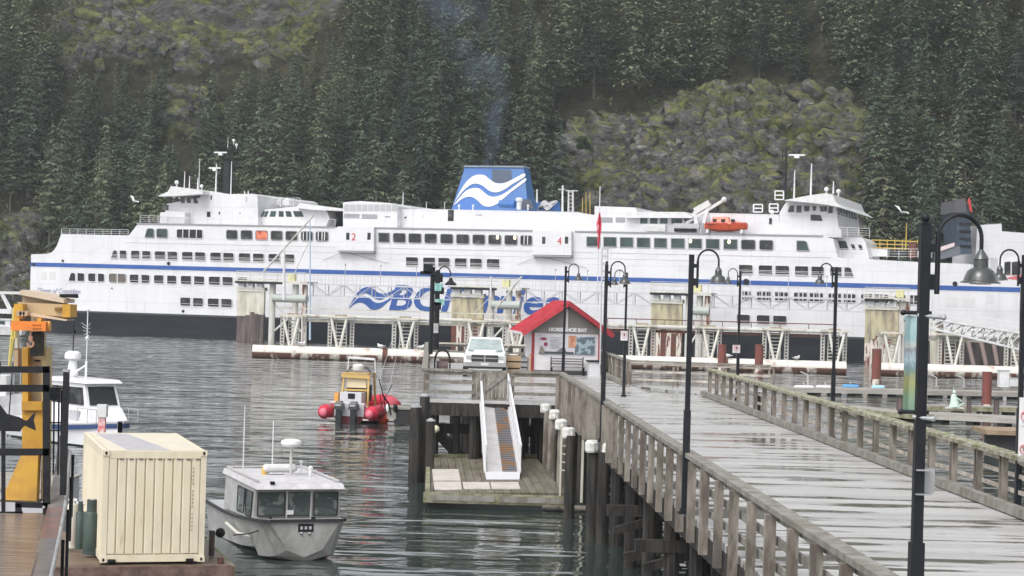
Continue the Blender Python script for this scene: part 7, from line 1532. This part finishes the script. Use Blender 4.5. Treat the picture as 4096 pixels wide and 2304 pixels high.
def gate_():
    Y = 36.6; p = G(180,2056,QZ); Y = p.y; o = Vector((A(0,1500,Y).x,Y,QZ)); t = T('steel_gate', 'black steel gate with a cut-out salmon silhouette at the left edge', 'gate', o)
    def pt(x,y): q = A(x,y,Y)-o; q.y = 0; return q
    def fr(pts, w, nm, m_=M_black, d=.06, dy=0):
        b = MB()
        for a,c in pts: a = pt(*a); c = pt(*c); a.y = c.y = dy; b.bar(a,c,d,w,0,(0,0,1)) if abs((c-a).z) < abs((c-a).x) else b.bar(a,c,w,d,0,(0,1,0))
        return b.build(nm, m_, t)
    s = Y/FPX
    fr([((186,1466),(186,2080))],27*s,'gate_post')
    fr([((-200,1478),(198,1478))],26*s,'top_rail'); fr([((-200,1553),(198,1553))],28*s,'upper_rail'); fr([((-200,1808),(198,1808))],28*s,'middle_rail')
    fr([((62,2018),(198,2022))],22*s,'step_rail'); fr([((-200,2060),(90,2058)),((74,2014),(74,2060))],24*s,'bottom_rail')
    for x in (12,-60): fr([((x,1720),(x,2050))],14*s,'bar',dy=.03)
    b = MB(); q = pt(178,2028); b.sphere((q.x,-.05,q.z),.03,8); b.build('bolt', M_steel, t)
    f = [(-160,1640),(-60,1600),(0,1615),(30,1655),(80,1668),(100,1680),(110,1682),(128,1662),(145,1645),(137,1680),(146,1722),(122,1712),(102,1702),(90,1712),(82,1726),(60,1725),(0,1724),(-60,1730),(-160,1700)]
    b = MB(); b.prism([(pt(x,y).x,-.04,pt(x,y).z) for x,y in f],(0,.015,0)); b.build('fish_silhouette', M_black, t)
    g = T('steel_fence', 'black steel post and thin bars right of the salmon gate', 'fence', o+Vector((pt(264,2000).x,0,0))); oo = Vector(g.location)
    def pt2(x,y,Yq=Y): q = A(x,y,Yq)-oo; return q
    b = MB(); b.bar(pt2(266,1488),pt2(252,1980),22*s,22*s); b.build('fence_post', M_black, g); q = pt2(266,1482); b = MB(); b.box(q,(26*s,26*s,.05)); b.build('post_cap', M_steel, g)
    for x in (217,236,247): b = MB(); b.bar(pt2(x,1560,Y+.5),pt2(x-4,1900,Y+.5),6*s); b.build('bar', M_black, g)
    for y in (1553,1690,1722): b = MB(); b.bar(pt2(196,y,Y+.45),pt2(262,y,Y+.45),5*s); b.build('cross_rail', M_black, g)
    b = MB(); b.box(pt2(218,1575,Y+.4),(40*s,.1,50*s)); b.build('lock_box', M_black, g)
gate_()
M_cr = mat('crane_yellow',(.62,.34,.04),.5,c2=(.50,.26,.04),scale=2); M_cr2 = mat('crane_tan',(.42,.32,.22),.55,c2=(.5,.36,.2),scale=1.6,stretch=(.4,1,2)); M_hoist = mat('hoist_orange',(.85,.24,.03),.45,c2=(.65,.2,.04),scale=3)
def crane():
    Y = 39.5; o = Vector((A(130,2000,Y).x,Y,QZ)); t = T('jib_crane', 'yellow jib crane column with an orange chain hoist behind the black gate', 'crane', o)
    def pt(x,y,dy=0): q = A(x,y,Y)-o; return Vector((q.x,dy,q.z))
    s = Y/FPX
    def rect(x0,y0,x1,y1,d,nm,m_,dy=0,xs=0):
        b = MB(); P = [pt(x0,y1,dy),pt(x1,y1,dy),pt(x1+xs,y0,dy),pt(x0+xs,y0,dy)]; b.prism(P,(0,d,0)); return b.build(nm, m_, t)
    rect(88,1390,112,2000,.5,'column', M_cr); rect(112,1250,168,1820,.08,'column_web', M_cr2, .25); rect(163,1390,180,2000,.5,'column', mat('crane_pale',(.60,.45,.22),.5), 0, 6)
    rect(92,1605,172,1640,.12,'stiffener', M_cr, -.12); rect(90,1640,172,1800,.1,'front_plate', M_cr, -.04)
    b = MB(); b.prism([pt(20,1994,-.3),pt(160,2000,-.3),pt(158,1800,-.1),pt(98,1800,-.1)],(0,.25,0)); b.build('base_gusset', M_cr, t); b = MB(); b.prism([pt(15,2000,-.35),pt(168,2006,-.35),pt(168,1998,-.35),pt(15,1992,-.35)],(0,.5,0)); b.build('base_plate', mat('base_dark',(.12,.09,.06),.7), t)
    rect(90,2038,170,2130,.1,'quay_bracket', M_cr, -.9)
    rect(45,1395,62,1480,.3,'back_column', M_cr2, .2); rect(48,1300,60,1400,.15,'back_column', M_cream, .2)
    # jib: the beam runs right and slightly towards the camera, seen from its end
    def beam(P, d, nm, m_, dy): b = MB(); b.prism([pt(x,y,dy) for x,y in P],(0,d,0)); return b.build(nm, m_, t)
    beam([(98,1178),(277,1212),(277,1196),(200,1174),(108,1160)],1.0,'jib_top_flange', mat('flange_tan',(.55,.46,.36),.5,c2=(.62,.5,.38),scale=2), -.5)
    beam([(104,1212),(276,1216),(276,1192),(104,1180)],.2,'jib_web_upper', M_cr2, -.3)
    beam([(96,1250),(300,1268),(302,1218),(96,1208)],.5,'jib_beam', M_cr2, -.5)
    beam([(276,1268),(308,1268),(308,1218),(276,1216)],.6,'end_stop', M_cr, -.6)
    beam([(245,1242),(272,1240),(272,1229),(245,1229)],.05,'beam_slot', mat('slot_brown',(.2,.11,.03),.7), -.56)
    beam([(150,1262),(296,1282),(300,1277),(150,1250)],.7,'jib_bottom_flange', mat('flange_pale',(.60,.47,.34),.5), -.7)
    beam([(246,1188),(310,1192),(308,1176),(248,1176)],.3,'jib_end_bracket', M_hull, -.2)
    beam([(96,1272),(130,1272),(130,1215),(96,1215)],.6,'trolley', M_cr, -.8)
    for x in (118,130,143): b = MB(); b.tube(pt(x,1252,-.85),pt(x,1252,-.6),.055); b.build('trolley_wheel', M_cr2, t)
    b = MB(); b.box(pt(162,1301,-.75),(136*s,.5,36*s)); h = b.build('hoist_body', M_hoist, t)
    b = MB(); b.tube(pt(205,1303,-.75),pt(236,1303,-.75),.10,None,16); b.build('hoist_motor', mat('motor_amber',(.85,.42,.1),.4), h)
    b = MB(); b.tube(pt(94,1303,-.75),pt(104,1303,-.75),.085,None,14); b.build('hoist_cover', M_hoist, h)
    for x in (182,195,207): b = MB(); b.box(pt(x,1296,-1.01),(8*s,.03,3*s)); b.box(pt(x,1310,-1.01),(8*s,.03,3*s)); b.build('cooling_fin', mat('fin_dark',(.4,.12,.03),.6), h)
    for x in (112,196): b = MB(); b.box(pt(x,1278,-.75),(16*s,.2,16*s)); b.build('hanger', M_cr, h)
    beam([(136,1425),(178,1422),(180,1325),(145,1325)],.3,'chain_bag', mat('bag_black',(.03,.03,.032),.9,c2=(.07,.06,.05),scale=4), -.35)
    b = MB(); b.tube(pt(162,1322,-.8),pt(162,1345,-.8),.02); b.box(pt(162,1349,-.8),(.07,.07,.08)); a0 = pt(161,1372,-.8)
    b.path([a0+Vector((.058*math.cos(a),0,.058*math.sin(a))) for a in np.linspace(1.6,-3.6,12)],.022,7); b.tube(pt(162,1352,-.8),a0+Vector((0,0,.058)),.022); b.build('hook', mat('hook_copper',(.66,.36,.24),.4,.3), h)
    for x0,y0,x1,y1,r in [(84,1230,72,1350,.04),(72,1350,62,1440,.035),(88,1225,84,1350,.035),(80,1350,60,1460,.03)]: b = MB(); b.tube(pt(x0,y0,-.5),pt(x1,y1,-.45),r,None,7); b.build('strap', mat('strap_yellow',(.62,.52,.16),.7), h)
    b = MB(); b.box(pt(140,1444,.2),(24*s,.03,8*s)); b.build('rating_plate', M_black, t)
crane()
# far left: boats and floats partly hidden
def left_far():
    t = T('tube_frame', 'white tubular gangway frame at the far left edge behind the crane', 'gangway', A(0,1180,150)); o = Vector(t.location)
    b = MB(); P = lambda x,y: A(x,y,150)-o
    b.bar(P(-60,1170),P(95,1172),.2).bar(P(-60,1245),P(50,1245),.5,.35).bar(P(30,1250),P(105,1252),.25).bar(P(5,1175),P(40,1245),.15).bar(P(12,1175),P(50,1245),.12).bar(P(-30,1175),P(-5,1245),.15); b.build('frame', M_white2, t); b = MB(); b.tube(P(-55,1245),P(-55,1350),.12).tube(P(-8,1245),P(-8,1300),.12); b.build('pile', M_grey, t)
    p = G(30,1345,0); t = T('work_boat', 'small white boat roof showing left of the crane column', 'boat', (p.x,p.y,0)); s = p.y/FPX
    b = MB(); b.loft([[(-5,-1,.2),(2,-1,.2),(2,1,.2),(-5,1,.2)],[(-5,-1.2,1.1),(2.3,-1.2,1.3),(2.3,1.2,1.3),(-5,1.2,1.1)]]); b.build('hull', M_white2, t)
    b = MB(); b.box((-2,0,1.7),(5,1.8,.9)); b.build('cabin', M_white2, t)
    for k in range(4): b = MB(); b.box((-3.8+k*1.1,-.92,1.75),(.7,.05,.45)); b.build('window', M_glassg, t)
    b = MB(); b.box((-2,0,2.2),(5.4,2.1,.12)); b.build('roof', M_white2, t)
    p = G(-30,1720,0); t = T('sail_boat', 'white hull with dark stripes seen through the black gate', 'boat', (p.x,p.y,0)); 
    b = MB(); b.loft([[(-2,-1,.0),(1.9,-.9,.0),(1.9,.9,.0),(-2,1,.0)],[(-2,-1.3,1.5),(2.6,-1.0,1.9),(2.6,1.0,1.9),(-2,1.3,1.5)]]); b.build('hull', M_white, t); b = MB(); b.box((-.5,0,2.2),(2.6,1.6,1.0)); b.build('cabin', M_white2, t)
    b = MB(); b.box((-.5,-.82,2.3),(1.8,.05,.4)); b.build('window', M_glass, t)
    for x in (-.2,.5,1.1): b = MB(); b.tube((x,-1.4,0),(x+.1,-1.2,3.4),.03); b.build('mooring_line', M_black, t)
    b = MB(); b.tube((.9,0,1.6),(.9,0,4.4),.05).tube((1.3,0,1.6),(1.3,0,4.2),.04); b.build('mast', M_steel, t)
    # low floor wall behind the gate: pale shed below
    p = G(60,2000,.6); t = T('pale_float', 'pale concrete float seen low through the gate', 'float', (p.x-1,p.y+2,0)); b = MB(); b.box((0,0,.5),(4,5,.9)); b.build('float_body', mat('float_grey',(.45,.45,.47),.7), t); b = MB(); b.box((0,0,.98),(4.1,5.1,.06)); b.build('deck', M_dock, t)
left_far()
# ------------------------------------------------------------ gulls
def gull():
    t = T('seagull', '', 'gull', (0,0,0), 0, 'gulls around the berth'); b = MB(); prof = [(-.28,.02),(-.15,.07),(0,.10),(.12,.09),(.2,.05)]
    b.loft([[(x,r*math.cos(a),.16+r*math.sin(a)) for a in np.linspace(0,6.283,9)[:-1]] for x,r in prof]); b.sphere((.2,0,.27),.055,8).tube((.17,0,.2),(.2,0,.27),.05); b.build('body', mat('gull_white',(.8,.8,.8),.6), t, smooth=True)
    b = MB(); b.loft([[(-.34,.07*s,.19),(-.34,.05*s,.15),(.08,.10*s,.2),(.08,.1*s,.14)] for s in (1,1.05)]); b.loft([[(-.34,-.07*s,.19),(-.34,-.05*s,.15),(.08,-.10*s,.2),(.08,-.1*s,.14)] for s in (1,1.05)]); b.build('wing', mat('gull_grey',(.45,.46,.48),.6), t)
    b = MB(); b.tube((.25,0,.27),(.31,0,.255),.015,.004,5); b.build('beak', M_yel, t); b = MB(); b.tube((0,.03,0),(0,.03,.1),.008).tube((0,-.03,0),(0,-.03,.1),.008); b.build('legs', M_yel, t); return t
g0 = gull(); fst = True
for (x,Y,z,rz,sc_,lab) in [(3893,208.5,4.62,.2,1.7,'gull on the white pipe at the right edge, first of the four from the left'),(3923,208.5,4.62,2.2,1.7,'gull on the white pipe at the right edge, second of the four'),(3943,208.5,4.62,.1,1.7,'gull on the white pipe at the right edge, third of the four'),(3970,208.5,4.62,1.4,1.7,'gull on the white pipe at the right edge, last of the four'),(3190,206.6,1.34,.6,1.6,'gull on the pontoon right of the second trestle gap'),(2912,206.6,1.34,2.8,1.8,'gull sitting on the pontoon next to the red-brown pile'),(1207,206.6,1.34,.4,1.7,'gull at the left part of the left pontoon'),(1525,206.6,1.34,2.6,1.6,'gull near the middle of the left pontoon'),(1684,206.6,1.34,.3,1.6,'gull on the left pontoon beside the wooden platform')]:
    p = A(x,1300,Y); o = g0 if fst else dup(g0,(0,0,0),0,lab); fst = False; o['label'] = lab; o.location = (p.x,Y,z); o.rotation_euler = (0,0,rz); o.scale = (sc_,)*3
for (x,y,Y,lab) in [(536,804,285,'white gull flying in front of the trees above the left bow'),(3605,848,240,'white gull flying right of the right-hand bridge')]:
    p = A(x,y,Y); t = T('flying_gull', lab, 'gull', p, .4); b = MB(); b.loft([[(q,.06*math.cos(a)*w,.06*math.sin(a)*w) for a in np.linspace(0,6.283,7)[:-1]] for q,w in ((-.3,.2),(-.1,1),(.15,1),(.3,.3))]); b.build('body', MATS['gull_white'], t)
    b = MB()
    for s in (1,-1): b.prism([(-.12,0,.02),(.12,0,.02),(.05,s*.45,.28),(-.12,s*.7,.18),(-.2,s*.45,.22)],(0,0,-.02))
    b.build('wing', MATS['gull_white'], t); t.scale = (1.6,)*3; t.rotation_euler = (.5,.3,1.0)
p = G(3914,1680,0); t = T('swimming_bird', 'small white bird on the water in front of the grey plank dock', 'bird', p); b = MB(); b.sphere((0,0,.08),.16,10,0,1.5,.8,.7).tube((.12,0,.1),(.14,0,.4),.045,.03).sphere((.16,0,.42),.05,8); b.build('body', MATS['gull_white'], t, smooth=True)
# ------------------------------------------------------------ funnel smoke and the damp air
def vol(name, dens, col, lab, add):
    m = bpy.data.materials.new(name); m.use_nodes = True; N = m.node_tree.nodes; N.clear(); o = N.new('ShaderNodeOutputMaterial'); v = N.new('ShaderNodeVolumePrincipled'); v.inputs['Color'].default_value = (*col,1); v.inputs['Density'].default_value = dens; m.node_tree.links.new(v.outputs[0], o.inputs['Volume']); v.inputs['Anisotropy'].default_value = 0; return m
def haze():
    b = MB(); b.box((0,225,60),(400,500,122)); o = b.build('haze', vol('damp_air',.0002,(.86,.92,.93),'',0), kind='stuff'); return o
haze()
def smoke():
    o0 = A(1955,650,277); b = MB(); b.box((-6,0,18),(46,12,38)); m = bpy.data.materials.new('funnel_smoke'); m.use_nodes = True; N = m.node_tree.nodes; L = m.node_tree.links; N.clear()
    out = N.new('ShaderNodeOutputMaterial'); v = N.new('ShaderNodeVolumePrincipled'); v.inputs['Color'].default_value = (.45,.58,.85,1); L.new(v.outputs[0], out.inputs['Volume'])
    tc = N.new('ShaderNodeTexCoord'); sx = N.new('ShaderNodeSeparateXYZ'); nz = N.new('ShaderNodeTexNoise'); nz.inputs['Scale'].default_value = .16; nz.inputs['Detail'].default_value = 3; nz.inputs['Distortion'].default_value = .8
    L.new(tc.outputs['Object'], sx.inputs[0]); L.new(tc.outputs['Object'], nz.inputs['Vector'])
    def M(op, a, c):
        n = N.new('ShaderNodeMath'); n.operation = op
        for i,q in enumerate((a,c)):
            if isinstance(q,(int,float)): n.inputs[i].default_value = q
            else: L.new(q, n.inputs[i])
        return n.outputs[0]
    z = sx.outputs['Z']; ax = M('ADD', M('MULTIPLY', z, -.22), M('MULTIPLY', M('SINE', M('MULTIPLY', z, .16), 0), 2.2)); r = M('ADD', M('MULTIPLY', z, .22), 1.6)
    d = M('DIVIDE', M('ABSOLUTE', M('SUBTRACT', sx.outputs['X'], ax), 0), r); dy = M('DIVIDE', M('ABSOLUTE', sx.outputs['Y'], 0), M('ADD', M('MULTIPLY', z, .08), 1.5))
    f = M('MAXIMUM', M('SUBTRACT', 1, M('ADD', M('MULTIPLY', d, d), M('MULTIPLY', dy, dy))), 0); f = M('MULTIPLY', f, f)
    k = M('MAXIMUM', M('MULTIPLY', M('SUBTRACT', nz.outputs[0], .42), 5), 0); fade = M('MAXIMUM', M('SUBTRACT', 1, M('MULTIPLY', z, .026)), 0)
    L.new(M('MULTIPLY', M('MULTIPLY', f, k), M('MULTIPLY', fade, .15)), v.inputs['Density'])
    o = b.build('smoke', m, kind='stuff'); o.location = o0; tag(o, 'thin bluish exhaust smoke drifting up from the funnel')
smoke()
